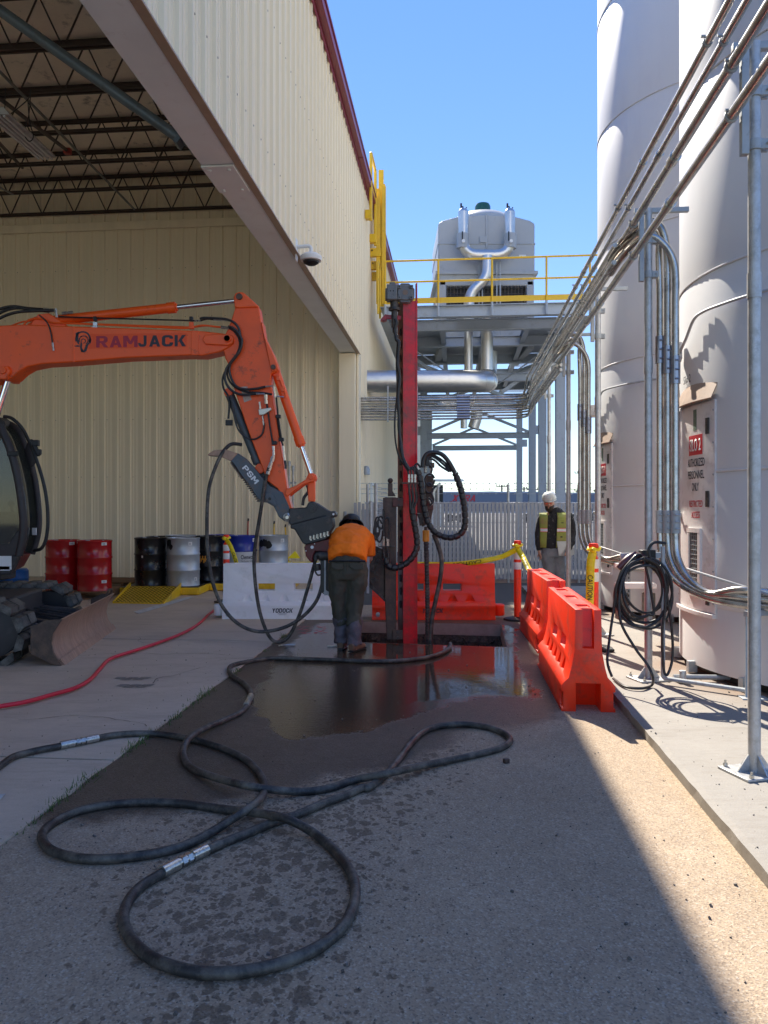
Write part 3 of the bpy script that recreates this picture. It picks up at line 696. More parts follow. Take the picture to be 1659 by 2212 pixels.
# long round brace inside the bay, with end plates, sprinkler line and tie rods
mb = MB(); q0 = P(392, 302, 7.75); q1 = P(-160, -92, 7.75); mb.cyl(q0, q1, .055, 20); mb.build('pipe_brace', mat('brace_grey', (.12, .15, .165), .4, .2, .1, 5, dirt=(.07, .07, .06), damt=.3), wh)
dd = (q0-q1).normalized(); mb = MB(); mb.bar(q0-dd*.03, q0+dd*.02, .17, .15); mb.bar(q0+dd*.0, q0+dd*.17, .03, .14, (0, 1, 0)); mb.bar(q0+dd*.14, q0+dd*.27, .12, .10); mb.cyl(q0+dd*.09+Vector((0, -.06, 0)), q0+dd*.09+Vector((0, .06, 0)), .018, 8); mb.build('brace_bracket', mat('brace_grey', (.12, .15, .165)), wh, bevel=.005)
mb = MB(); mb.cyl(P(0, 155, 10.6), P(290, 452, 16.0), .022, 8); mb.cyl(P(-20, 395, 13), P(28, 420, 15), .02, 8); mb.build('tie_rod', mat('tie_grey', (.16, .16, .15), .5, .3), wh)
mb = MB(); mb.cyl(P(-30, 190, 9.5), P(145, 325, 12.6), .03, 10); mb.cyl(P(-10, 300, 12.4), P(48, 362, 15.4), .03, 10); mb.build('sprinkler_pipe', m_joist, wh)
mb = MB(); mb.box(P(146, 327, 12.6), (.12, .1, .1)); mb.build('sprinkler_valve', mat('valve_red', (.3, .03, .02)), wh, bevel=.02)
# recessed personnel door, wall light and number plate on the side wall
mb = MB(); mb.box((FB+.035, 19.55, 1.08), (.03, .95, 2.1)); dr = mb.build('door', m_panel, wh, local=True, bevel=.01)
mb = MB()
for y in (-.5, .5): mb.box((FB+.045, 19.55+y, 1.1), (.05, .06, 2.2))
mb.box((FB+.045, 19.55, 2.2), (.05, 1.06, .06)); mb.build('door_frame', m_greybeam, wh, local=True, bevel=.004)
mb = MB(); mb.lathe([(0, .09), (.08, .075), (.14, .0), (.14, -.12), (0, -.12)], (0, 0, 0), 16, Matrix.Translation((FB+.06, 17.9, 2.5)) @ Matrix.Scale(.6, 4, (1, 0, 0))); mb.build('wall_light', m_galvd, wh, local=True)
# ---------------- things on the warehouse ----------------
t = thing('security_camera', 'white dome security camera on a curved arm above the bay corner', 'camera', B(10.4, FB+.03, 4.4), -PSI)
ca_ = B(10.35, FB+.036)   # wall point; depth fixed from the photograph
def wallpt(x, y):   # where a line of sight meets the side wall
    tt = (x-CX)/F; d = (FB+.03)/(CB*tt-SB); return P(x, y, d)
w0 = wallpt(640, 540); WM[t.name] = Matrix.Translation(w0) @ Matrix.Rotation(-PSI, 4, 'Z'); t.location = w0
mb = MB(); mb.boxm(Matrix.Translation(w0) @ Matrix.Rotation(-PSI, 4, 'Z'), .02, .11, .30); mb.build('mount_plate', m_white, t, bevel=.008)
e1 = w0+Vector((CB, -SB, 0))*.20; mb = MB(); mb.tube(fillet([w0+Vector((0, 0, .04)), e1+Vector((0, 0, .05)), e1+Vector((0, 0, -.06))], .06), .024, 12); mb.build('arm', m_white, t)
mb = MB(); mb.lathe([(0, .0), (.09, -.005), (.14, -.04), (.145, -.07), (.135, -.10), (.10, -.105)], e1+Vector((0, 0, -.05)), 28); mb.build('housing', m_white, t)
mb = MB(); mb.lathe([(.11, -.095), (.10, -.13), (.06, -.155), (0, -.165)], e1+Vector((0, 0, -.05)), 24); mb.build('dome', m_black, t)
t = thing('strip_light', 'dusty white fluorescent strip light hung under the bay ceiling', 'light fixture', P(60, 290, 8.6))
q0, q1 = P(-8, 244, 8.2), P(98, 338, 9.6); ax = (q1-q0).normalized(); sx = ax.cross(Vector((0, 0, 1))).normalized()
mb = MB(); mb.prism([q0-sx*.13, q0-sx*.07+Vector((0, 0, .07)), q0+sx*.07+Vector((0, 0, .07)), q0+sx*.13, q0+sx*.13-Vector((0, 0, .012)), q0-sx*.13-Vector((0, 0, .012))], q1-q0); mb.build('housing', mat('fixture_white', (.45, .42, .37), .5, 0, .1, 8, dirt=(.22, .19, .15), damt=.4, dscale=12), t, bevel=.004)
mb = MB()
for s in (-.08, -.03, .03, .08): mb.cyl(q0+sx*s-Vector((0, 0, .03)), q1+sx*s-Vector((0, 0, .03)), .014, 8)
mb.build('tube', mat('tube_white', (.5, .47, .42), .3), t)
mb = MB(); mb.tube(catmull([P(18, 250, 8.5), P(60, 215, 8.8), P(66, 195, 8.9), P(62, 250, 8.8), P(52, 285, 8.8), P(62, 305, 8.8), P(72, 295, 8.8), P(64, 262, 8.8), P(60, 215, 8.9)]), .006, 6); mb.tube([P(10, 240, 8.4), P(12, 190, 8.5)], .005, 6); mb.build('power_cord', m_black, t)
t = thing('electrical_cabinet', 'grey wall cabinet with pipework low on the wall behind the worker', 'cabinet', P(800, 1145, 16.4))
mb = MB(); mb.box(P(796, 1128, 16.5), (.30, .25, .55)); mb.build('cabinet_body', m_bluesteel, t, bevel=.01)
mb = MB(); mb.tube([P(735, 1126, 16.5), P(788, 1126, 16.5)], .03, 8); mb.tube([P(735, 1133, 16.5), P(788, 1133, 16.5)], .03, 8); mb.tube([P(745, 1105, 16.5), P(745, 1140, 16.5)], .035, 8)
mb.tube([P(770, 1105, 16.5), P(770, 1140, 16.5)], .02, 8); mb.build('pipework', m_galvd, t)
t = thing('wall_conduit', 'pair of galvanised riser pipes on the bay back wall beside the arm', 'pipe', P(624, 1030, 16.6))
mb = MB()
for x, y in ((625, 998), (633, 1008)): mb.cyl(P(x, y, 16.6), P(x, 1135, 16.6), .022, 8); mb.cyl(P(x, y-2, 16.6), P(x, y+9, 16.6), .035, 10)
mb.build('riser_pipe', m_galv, t)
mb = MB(); mb.bar(P(618, 1043, 16.68), P(640, 1043, 16.68), .04, .04); mb.build('clamp_rail', m_galvd, t)
# ================= roof access ladder =================
t = thing('roof_ladder', 'yellow caged roof ladder bolted to the side wall above the platform', 'ladder', B(19.6, FB+.5, 6.6), -PSI)
lb = FB+.03
mb = MB()
for a in (17.9, 18.9):
    pass
def wl(a, b, z): return B(a, b, z)
for a, b_, zt_ in ((19.3, .24, 10.12), (19.75, .24, 9.95)): mb.bar(wl(a, lb+b_, 6.65), wl(a, lb+b_, zt_), .06, .13)
mb.build('side_rail', m_yellow, t, bevel=.004)
mb = MB()
for i in range(11): mb.cyl(wl(19.3, lb+.24, 6.9+.3*i), wl(19.75, lb+.24, 6.9+.3*i), .012, 6)
mb.build('rung', m_yellow, t)
mb = MB(); mb.bar(wl(19.1, lb+.33, 6.68), wl(19.1, lb+.33, 9.62), .07, .10); mb.bar(wl(19.05, lb+.19, 6.68), wl(19.05, lb+.19, 9.55), .04, .10); mb.build('safety_channel', m_yellow, t, bevel=.004)
mb = MB(); mb.tube(fillet([wl(17.95, lb+.13, 8.35), wl(17.95, lb+.13, 9.95), wl(18.95, lb+.13, 9.95), wl(18.95, lb+.13, 8.1)], .08), .038, 10); mb.cyl(wl(17.95, lb+.13, 9.2), wl(18.95, lb+.13, 9.2), .03, 8); mb.build('grab_rail', m_yellow, t)
for a_, z_ in ((17.95, 8.48), (18.9, 8.25)):
    mb = MB(); mb.bar(wl(a_, lb+.0, z_), wl(a_, lb+.15, z_), .16, .20); mb.build('bracket', m_yellow, t, bevel=.004)
for z in (7.95, 7.68, 7.45):
    mb = MB(); mb.bar(wl(19.0+(8-z)*.6, lb+.0, z), wl(19.0+(8-z)*.6, lb+.26, z), .12, .20); mb.build('bracket', m_yellow, t, bevel=.004)
mb = MB()
for z in (7.91, 7.99, 7.64, 7.72): mb.cyl(wl(18.92+(8-z)*.6, lb+.05, z), wl(18.96+(8-z)*.6, lb+.05, z), .018, 8)
mb.build('bolt', m_black, t)

# ================= steel platform =================
pf = thing('steel_platform', 'grey painted steel platform on tall columns with yellow handrail', 'platform', B(22, .6, 0), -PSI)
PZ = 6.48; PL, PR, PA0, PA1 = -1.75, 3.05, 18.6, 36.0
def beam(name, p, q, w=.2, h=.3, par=pf, up=(0, 0, 1)):
    mb = MB(); mb.ibeam(p, q, w, h, .016, up); return mb.build(name, m_bluesteel, par, smooth=0)
for a in (PA0, 20.0, 22.0, 24.6, 27.2, 30.0, 33.0, 36.0): beam('cross_beam', B(a, PL, PZ-.15), B(a, PR, PZ-.15), .2, .28)
for b in (PL+.01, PR-.01): beam('edge_beam', B(PA0, b, PZ-.16), B(PA1, b, PZ-.16), .2, .34)
for b in (-.35, .75, 1.85): beam('stringer', B(20.1, b, PZ-.12), B(PA1, b, PZ-.12), .14, .20)
for a in (22.0, 26.5, 30.0, 36.0):
    for b in (-1.25, 2.92):
        if a == 26.5 and b < 0: continue
        beam('column', B(a, b, 0.05), B(a, b, PZ-.3), .26, .26, up=B(1, 0))
        mb = MB(); mb.boxm(Matrix.Translation(B(a, b, .025)) @ Matrix.Rotation(-PSI, 4, 'Z'), .4, .4, .05); mb.build('base_plate', m_bluesteel, pf)
for a in (30.0, 36.0):
    beam('tie_beam', B(a, -1.1, 4.42), B(a, 2.78, 4.42), .18, .22)
    for s, t_ in ((-1, -1.1), (1, 2.78)):
        mb = MB(); mb.bar(B(a, t_, 4.55), B(a, .84+s*.02, 5.35), .10, .10); mb.build('knee_brace', m_bluesteel, pf)
        mb = MB(); mb.boxm(Matrix.Translation(B(a-.06, t_-s*-.28, 4.62)) @ Matrix.Rotation(-PSI, 4, 'Z'), .42, .02, .34); mb.build('gusset', m_bluesteel, pf)
beam('tie_beam', B(22, -1.1, 5.3), B(22, 2.78, 5.3), .18, .22)
for (p, q) in ((B(22, -1.2, 5.9), B(22.0, .1, 4.9)), (B(24, -1.2, 6.1), B(30, 2.7, 5.6)), (B(24, 2.7, 6.1), B(30, -1.1, 5.6)), (B(22.1, 2.8, 5.95), B(22.1, 1.3, 4.9))):
    mb = MB(); mb.bar(p, q, .12, .10); mb.build('diagonal_brace', m_bluesteel, pf)
mb = MB(); mb.cyl(B(20.1, -1.6, 6.1), B(21.9, .4, 5.0), .02, 8); mb.cyl(B(20.1, 2.9, 6.1), B(21.9, .9, 4.9), .02, 8); mb.build('tension_rod', m_galvd, pf)
# deck: open bar grating at the front strips, plate further in
mb = MB()
for (a0_, a1_, b0_, b1_) in ((18.72, 19.9, PL+.12, .0), (18.72, 19.9, 1.5, PR-.12), (24.7, 27.1, 1.9, PR-.12), (24.7, 27.1, PL+.12, -.4), (30.1, 32.9, PL+.1, PR-.1)):
    k = int((b1_-b0_)/.045)
    for i in range(k): mb.bar(B(a0_, b0_+i*.045, PZ+.012), B(a1_, b0_+i*.045, PZ+.012), .006, .03)
    k = int((a1_-a0_)/.1)
    for i in range(k): mb.bar(B(a0_+i*.1, b0_, PZ+.03), B(a0_+i*.1, b1_, PZ+.03), .008, .008)
struct(mb.build('deck_grating', m_galvd, pf, smooth=0), 'stuff')
mb = MB()
for (a0_, a1_, b0_, b1_) in ((18.72, 19.9, .0, 1.5), (20.1, 24.5, PL+.12, -.4), (20.1, 24.5, 1.9, PR-.1), (27.3, 29.9, PL+.1, PR-.1), (33.1, 35.9, PL+.1, PR-.1)):
    p = [B(a0_, b0_, PZ), B(a0_, b1_, PZ), B(a1_, b1_, PZ), B(a1_, b0_, PZ)]; mb.prism(p, (0, 0, .02))
mb.build('deck_plate', m_bluesteel, pf, smooth=0)
def rail(a0_, b0_, a1_, b1_, n):
    mb = MB()
    for z in (.56, 1.07): mb.cyl(B(a0_, b0_, PZ+z), B(a1_, b1_, PZ+z), .024, 8)
    mb.build('handrail', m_yellow, pf)
    mb = MB(); mb.bar(B(a0_, b0_, PZ+.10), B(a1_, b1_, PZ+.10), .02, .13); mb.build('toe_board', m_yellow, pf)
    for i in range(n+1):
        t_ = i/n; p = B(a0_+(a1_-a0_)*t_, b0_+(b1_-b0_)*t_, 0)
        mb = MB(); mb.cyl(p+Vector((0, -.035, PZ-.30)), p+Vector((0, -.035, PZ+.02)), .03, 8); mb.build('rail_post_foot', m_bluesteel, pf)
        mb = MB(); mb.cyl(p+Vector((0, -.035, PZ+.02)), p+Vector((0, -.035, PZ+1.07)), .026, 8); mb.build('rail_post', m_yellow, pf)
rail(PA0-.12, PL+.05, PA0-.12, PR+.35, 4)
rail(PA0+.1, PR+.12, PA1, PR+.12, 7)
mb = MB(); mb.tube(fillet([B(18.45, PL-.12, PZ-.2), B(18.45, PL-.12, PZ+1.05), B(18.9, PL-.12, PZ+1.05), B(18.9, PL-.12, PZ-.2)], .05), .024, 8); mb.build('gate_rail', m_yellow, pf)
# ================= cooling tower =================
TA, TB = 23.0, .55
ct = thing('cooling_tower', 'pale grey cooling tower with green fan motor standing on the platform', 'cooling tower', B(TA, TB, PZ+.1), -PSI)
c0 = P(1051, 600, 22.6); TX = c0.x; TD = 22.6; k_ = TD/F
def T(x, z, d=0): return Vector((TX+x, TD+d, z))
hw = 1.42; ztop = EYE+(HY-478)*k_; zb = PZ+.35; zl = EYE+(HY-590)*k_
mb = MB(); mb.prism([T(-hw, zl+.02), T(hw, zl+.02), T(hw, ztop-.06), T(hw*.9, ztop+.03), T(hw*.5, ztop+.18), T(0, ztop+.22), T(-hw*.5, ztop+.18), T(-hw*.9, ztop+.03), T(-hw, ztop-.06)], (0, 2.7, 0)); mb.build('casing', m_tower, ct, bevel=.04)
mb = MB(); mb.box(T(0, zl+.0, 1.35), (2*hw+.16, 2.86, .10)); mb.box(T(0, (zl+ztop)/2+.1, 1.35), (2*hw+.03, 2.74, .035)); mb.box(T(0, ztop-.3, -.012), (.06, .05, 1.0)); mb.box(T(0, (zl+ztop)/2, -.01), (.05, .03, ztop-zl-.1))
mb.box(T(-.1, ztop-.55, -.02), (.22, .05, .18)); mb.build('casing_rib', m_tower, ct, bevel=.01)
mb = MB(); mb.prism([T(-hw+.02, zl-.05), T(-hw+.12, zb-.1), T(-hw+.12, zb-.35), T(hw-.12, zb-.35), T(hw-.12, zb-.1), T(hw-.02, zl-.05)], (0, .06, 0))
zL1 = EYE+(HY-617)*k_; zL0 = zb-.0
m1 = MB(); m1.box(T(0, zb-.1, 1.4), (2*hw-.24, 2.6, .4)); m1.box(T(-hw+.13, (zL1+zb)/2-.2, 1.35), (.22, 2.7, zL1-zb+.7)); m1.box(T(hw-.13, (zL1+zb)/2-.2, 1.35), (.22, 2.7, zL1-zb+.7)); m1.box(T(0, (zL1+zl)/2, 1.35), (2*hw-.06, 2.7, zl-zL1)); m1.build('lower_basin', m_tower, ct, bevel=.03)
mb = MB(); mb.box(T(0, (zL1+zb)/2, .35), (2*hw-.5, .1, zL1-zb+.4)); mb.build('louvre_core', m_black, ct)
mb = MB()
for i in range(16): mb.bar(T(-hw+.25, zb+.12+i*.065, .08), T(hw-.25, zb+.12+i*.065, .08), .05, .008)
for i in range(24): mb.bar(T(-hw+.27+i*.1, zb+.1, .05), T(-hw+.27+i*.1, zL1, .05), .008, .02)
mb.build('louvre', m_mudgrey, ct, smooth=0)
zc = ztop+.15
mb = MB(); mb.lathe([(.98, zc-.15), (.95, zc+.15), (.80, zc+.30), (.5, zc+.36), (0, zc+.38)], T(0, 0, 1.05), 32); mb.build('fan_cowl', m_tower, ct)
mb = MB(); mb.lathe([(.24, zc+.3), (.24, zc+.62), (.2, zc+.70), (0, zc+.72)], T(0, 0, .9), 20); mb.build('fan_motor', m_greenm, ct)
mb = MB()
for s in (-.18, .34): mb.bar(T(s-.07, PZ, -.25), T(s-.07, zl+.5, -.2), .035, .012); mb.bar(T(s+.03, PZ, -.25), T(s+.03, zl+.5, -.2), .035, .012)
mb.build('maintenance_ladder', m_galvd, ct)
mb = MB(); mb.box(T(1.06, EYE+(HY-554)*k_, -.005), (.2, .006, .1)); mb.build('warning_label', m_white, ct)
mb = MB(); mb.prism([T(.99, EYE+(HY-556.5)*k_, -.011), T(1.05, EYE+(HY-556.5)*k_, -.011), T(1.02, EYE+(HY-552)*k_, -.011)], (0, .003, 0)); mb.build('warning_sign', m_tape, ct)
# insulated pipes of the tower
ip = thing('tower_pipework', 'silver jacketed pipe fork rising in front of the cooling tower', 'pipework', P(1051, 640, 22))
def jtube(pts, r, fr=.1, n=20, par=ip, nm='pipe_run', ring=.9):
    mb = MB(); path = fillet(pts, fr, 7); mb.tube(path, r, n); mb.build(nm, m_alu, par)
    mb = MB(); L = 0; nxt = ring*.4
    for i in range(1, len(path)):
        sgl = (path[i]-path[i-1]); l_ = sgl.length
        while nxt < L+l_:
            p = path[i-1]+sgl*((nxt-L)/l_); dr_ = sgl.normalized()*.008; mb.tube([p-dr_, p+dr_], r*1.018, n); nxt += ring if l_ > fr*.6 else ring*.22
        L += l_
    mb.build('band', m_alu, par)
D_ = 22.2
jtube([P(1001, 459, D_), P(1001, 551, D_), P(1101, 551, D_), P(1101, 459, D_)], .155, .42)
jtube([P(1053, 553, D_-.1), P(1053, 600, D_-.1), P(1013, 633, D_-.1), P(1013, 700, D_-.1)], .155, .35)
mb = MB()
for x in (1001, 1101): mb.ball(P(x, 461, D_), (.155, .155, .15), 20, 10)
mb.build('end_cap', m_alu, ip)
mb = MB()
for x in (1001, 1104): mb.tube([P(x-1, 506, D_-.02), P(x-2, 537, D_-.02)], .175, 16)
mb.build('valve_wrap', m_tower, ip)
mb = MB()
for x in (1001, 1104): mb.lathe([(.0, 0), (.05, 0), (.05, .04), (0, .04)], (0, 0, 0), 14, Matrix.Translation(P(x, 521, D_-.24)) @ Matrix.Rotation(R(90), 4, 'X'))
mb.build('valve_cap', m_white, ip)
mb = MB()
for x in (1001, 1101):
    mb.tube([P(x-2, 520, D_-.25), P(x-2, 500, D_-.26)], .018, 6); mb.tube([P(x-1, 460, D_), P(x-1, 446, D_), P(x-4, 446, D_)], .02, 6); mb.box(P(x-5, 444, D_), (.05, .05, .12)); mb.tube([P(x+1, 455, D_), P(x+7, 448, D_)], .018, 6)
mb.build('valve_handle', m_black, ip)
# big horizontal duct out of the warehouse and its risers
dk = thing('insulated_duct', 'large silver jacketed pipe from the warehouse wall bending up to the platform', 'pipework', P(930, 823, 18.6))
DD = 18.9
e0 = wallpt(786, 826); 
jtube([P(786, 824, DD-.3), P(1052, 824, DD), P(1052, 824, DD+3.2), P(1054, 760, DD+3.2)], .27, .42, 28, dk, 'pipe_run', .85)
jtube([P(1052, 690, DD+1.2), P(1052, 800, DD+1.2)], .155*1.0, .1, 22, dk)
jtube([P(1012, 684, DD+1.5), P(1012, 810, DD+1.5)], .115, .1, 18, dk)
jtube([P(1002, 880, 21.5), P(1002, 925, 21.5)], .095, .1, 16, dk)
jtube([P(1030, 880, 22), P(1030, 902, 22), P(1022, 925, 22)], .16, .2, 16, dk)
# ================= support posts and conduit =================
PB = 1.676
def post(a, top, label, arms=True, b=PB, grp='galvanised posts holding up the conduit run'):
    t = thing('support_post', label, 'post', B(a, b, SZ), -PSI, grp)
    mb = MB(); mb.cyl(B(a, b, SZ+.01), B(a, b, top), .034, 20); mb.build('pole', m_galv, t)
    mb = MB(); mb.cyl(B(a, b, 2.76), B(a, b, 2.90), .0385, 20); mb.build('pole_sleeve', m_galv, t)
    mb = MB(); mb.boxm(Matrix.Translation(B(a, b, SZ+.008)) @ Matrix.Rotation(-PSI+.35, 4, 'Z'), .29, .25, .014); mb.build('base_plate', m_galv, t, bevel=.003)
    for k in range(4):
        an = math.pi/2*k+.35-PSI; dv = Vector((math.cos(an), math.sin(an), 0)); p = B(a, b, SZ+.015)
        mb = MB(); mb.prism([p+dv*.03, p+dv*.11, p+dv*.04+Vector((0, 0, .09)), p+dv*.03+Vector((0, 0, .09))], dv.cross(Vector((0, 0, 1)))*.008); mb.build('gusset', m_galv, t)
        an += math.pi/4; dv = Vector((math.cos(an), math.sin(an), 0)); q = p+dv*.15
        mb = MB(); mb.tube([q, q+Vector((0, 0, .035))], .007, 8); mb.tube([q+Vector((0, 0, .002)), q+Vector((0, 0, .018))], .013, 6); mb.build('anchor_bolt', m_silver, t)
    if arms:
        mb = MB(); mb.boxm(Matrix.Translation(B(a-.045, b-.07, 3.86)) @ Matrix.Rotation(-PSI, 4, 'Z'), .042, .042, .62); mb.build('upright_channel', m_galvd, t, bevel=.003)
        mb = MB(); mb.bar(B(a, b-.12, top-.02), B(a, b+.34, top-.02), .042, .042); mb.build('cross_arm', m_galvd, t, bevel=.003)
        for z in (3.62, 3.92):
            mb = MB(); mb.tube([B(a, b, z-.03), B(a, b, z+.03)], .044, 16); mb.boxm(Matrix.Translation(B(a-.02, b+.055, z)) @ Matrix.Rotation(-PSI, 4, 'Z'), .05, .02, .055); mb.boxm(Matrix.Translation(B(a+.02, b+.055, z)) @ Matrix.Rotation(-PSI, 4, 'Z'), .05, .02, .055)
            mb.cyl(B(a-.05, b+.06, z), B(a+.05, b+.06, z), .007, 6); mb.build('pipe_clamp', m_galvd, t, bevel=.002)
    return t
post(4.516, 4.2, 'nearest galvanised support post, at the right edge of the slab')
hp = post(6.916, 4.2, 'galvanised support post carrying the black coiled hose')
post(9.32, 4.2, 'galvanised post beside the caution tape delineator in front of the first silo')
post(11.72, 4.2, 'galvanised post crossing in front of the clipboard man')
post(14.12, 4.2, 'galvanised post rising behind the white hard hat')
post(16.6, 4.2, 'slim galvanised post at the elbow under the cross pipes', False, -.86+.0)
cr = thing('overhead_conduit', 'bundle of overhead steel conduits running along the posts and across to the warehouse', 'conduit', B(10, 1.5, 4.0), -PSI)
CL = [(1.54, 4.06, -3, 3.99, 17.00), (1.54, 3.78, -3, 3.755, 17.02), (1.50, 4.20, -3, 4.05, 17.04), (1.41, 4.20, -3, 4.05, 17.3),
      (1.55, 3.95, 7.3, 3.93, 17.1), (1.47, 4.02, 7.3, 3.87, 17.1), (1.46, 3.86, 7.3, 3.812, 17.1), (1.55, 3.71, 11.6, 3.695, 17.05), (1.55, 3.64, 11.6, 3.635, 17.08), (1.49, 3.70, 11.6, 3.575, 17.1)]
for i, (b, z, a0_, z1, ae) in enumerate(CL):
    r = .031 if i < 2 else .022
    p = [B(a0_, b, z), B(15.5, b, z), B(16.2, b+.02, z1), B(ae, b+.05, z1), B(ae, FB+.02, z1)]
    mb = MB(); mb.tube(fillet(p, .5, 8), r, 14); c = mb.build('conduit', m_conduit, cr)
    mb = MB()
    for a in (2.2, 5.6, 8.3, 10.4, 12.9, 15.0):
        a += i*.13
        if a > a0_+.4: mb.tube([B(a, b, z), B(a+.09, b, z)], r*1.22, 14); mb.tube([B(a-.02, b, z), B(a, b, z)], r*1.35, 14)
    if mb.v: mb.build('coupling', m_conduit, c)
    mb = MB()
    for a in (4.47, 6.87, 9.27, 11.67, 14.07):
        if a > a0_: 
            q = B(a, b, z); mb.tube([q, q+B(.02, 0)], r*1.28, 12); mb.cyl(q+Vector((-.045, -.01, .02)), q+Vector((-.02, -.01, .02)), .008, 6)
    for x in (-.86, 0):
        pass
    if mb.v: mb.build('strap', m_galvd, c)
mb = MB()
for z1 in [c[3] for c in CL]: mb.tube([B(16.98, .02, z1), B(16.98, .30, z1)], .036, 12)
mb.build('coupling_sleeve', mat('coupling_sky_sheen', (.34, .36, .42), .3, .9), cr)  # blue in this colour is the sky's reflection painted onto the sleeves
mb = MB(); mb.bar(B(16.95, -.86, 3.5), B(16.95, -.86, 4.28), .042, .042); mb.bar(B(16.95, -1.5, 3.5), B(16.95, -1.5, 4.3), .03, .03); mb.build('strut_channel', m_galvd, cr)
def drop(off, label):
    t = thing('conduit_drop', label, 'conduit', B(6.95+off, 1.86, 0), -PSI)
    for i, (dz, da, db) in enumerate(((3.95, .06, -.03), (4.02, .0, .02), (3.86, -.06, .07))):
        z0 = dz; A = 6.95+off+da; b = 1.83+db; zb_ = .80+i*.055
        p = [B(A+.75, 1.5, z0), B(A+.30, 1.53, z0+.03), B(A+.05, 1.66, z0+.10), B(A, 1.78, z0+.04), B(A, b-.01, z0-.16), B(A, b, z0-.5)]
        pth = catmull(p, 7)[:-1]+[B(A, b, z0-.5), B(A, b, 1.35)]
        q = [B(A, b, 1.35), B(A-.03, b+.01, 1.15), B(A-.14, b+.07, .98), B(A-.33, b+.19, .875), B(A-.55, b+.36, zb_+.02), B(6.18+off-i*.02, b+.68, zb_), B(5.6+off, b+1.05, zb_), B(4.6+off, b+1.7, zb_)]
        if off > 1: q = q[:5]+[B(A-.75, b+.5, zb_), B(A-1.2, b+.72, zb_-.02), B(A-1.6, b+.85, zb_-.02)]
        mb = MB(); mb.tube(pth+catmull(q, 6)[1:], .031, 14); c = mb.build('conduit', m_conduit, t)
        mb = MB(); mb.tube([B(A, b, 1.36), B(A, b, 1.56)], .042, 14); 
        for zz in (1.4, 1.46, 1.52): mb.cyl(B(A, b, zz)+Vector((-.02, -.045, 0)), B(A, b, zz)+Vector((.02, -.045, 0)), .009, 6)
        mb.build('coupling', m_galvd, c)
        mb = MB(); mb.tube([B(A, b, 2.86-i*.1), B(A, b, 3.10-i*.1)], .041, 14)
        for zz in (2.9, 2.98, 3.06): mb.cyl(B(A, b, zz-i*.1)+Vector((-.02, -.045, 0)), B(A, b, zz-i*.1)+Vector((.015, -.045, 0)), .008, 6)
        mb.build('coupling_sleeve', MT['coupling_sky_sheen'], c)
    A = 6.3+off
    mb = MB(); mb.bar(B(A, 2.33, SZ), B(A, 2.33, .78), .042, .042); mb.bar(B(A, 2.29, SZ+.01), B(A, 2.29, .78), .012, .042); mb.build('strut_stand', m_galvd, t)
    mb = MB()
    for k in range(10): mb.boxm(Matrix.Translation(B(A-.0225, 2.33, .16+k*.06)) @ Matrix.Rotation(-PSI, 4, 'Z'), .014, .002, .032)
    mb.build('strut_slot', m_black, t, smooth=0)
    mb = MB(); mb.boxm(Matrix.Translation(B(A, 2.33, SZ+.005)) @ Matrix.Rotation(-PSI, 4, 'Z'), .2, .12, .01); mb.boxm(Matrix.Translation(B(A, 2.45, .76)) @ Matrix.Rotation(-PSI+.5, 4, 'Z'), .5, .042, .042); mb.build('stand_base', m_galvd, t)
    mb = MB(); mb.tube(catmull([B(6.9+off, 2.0, 1.05), B(6.5+off, 2.2, .98), B(6.0+off, 2.55, .86)], 5), .012, 8); mb.build('flex_conduit', mat('flex_grey', (.35, .36, .37), .45), t)
    return t
drop(0, 'three shiny steel conduits dropping in a curve beside the nearer silo door')
drop(4.4, 'three shiny steel conduits dropping in a curve behind the striped delineator')

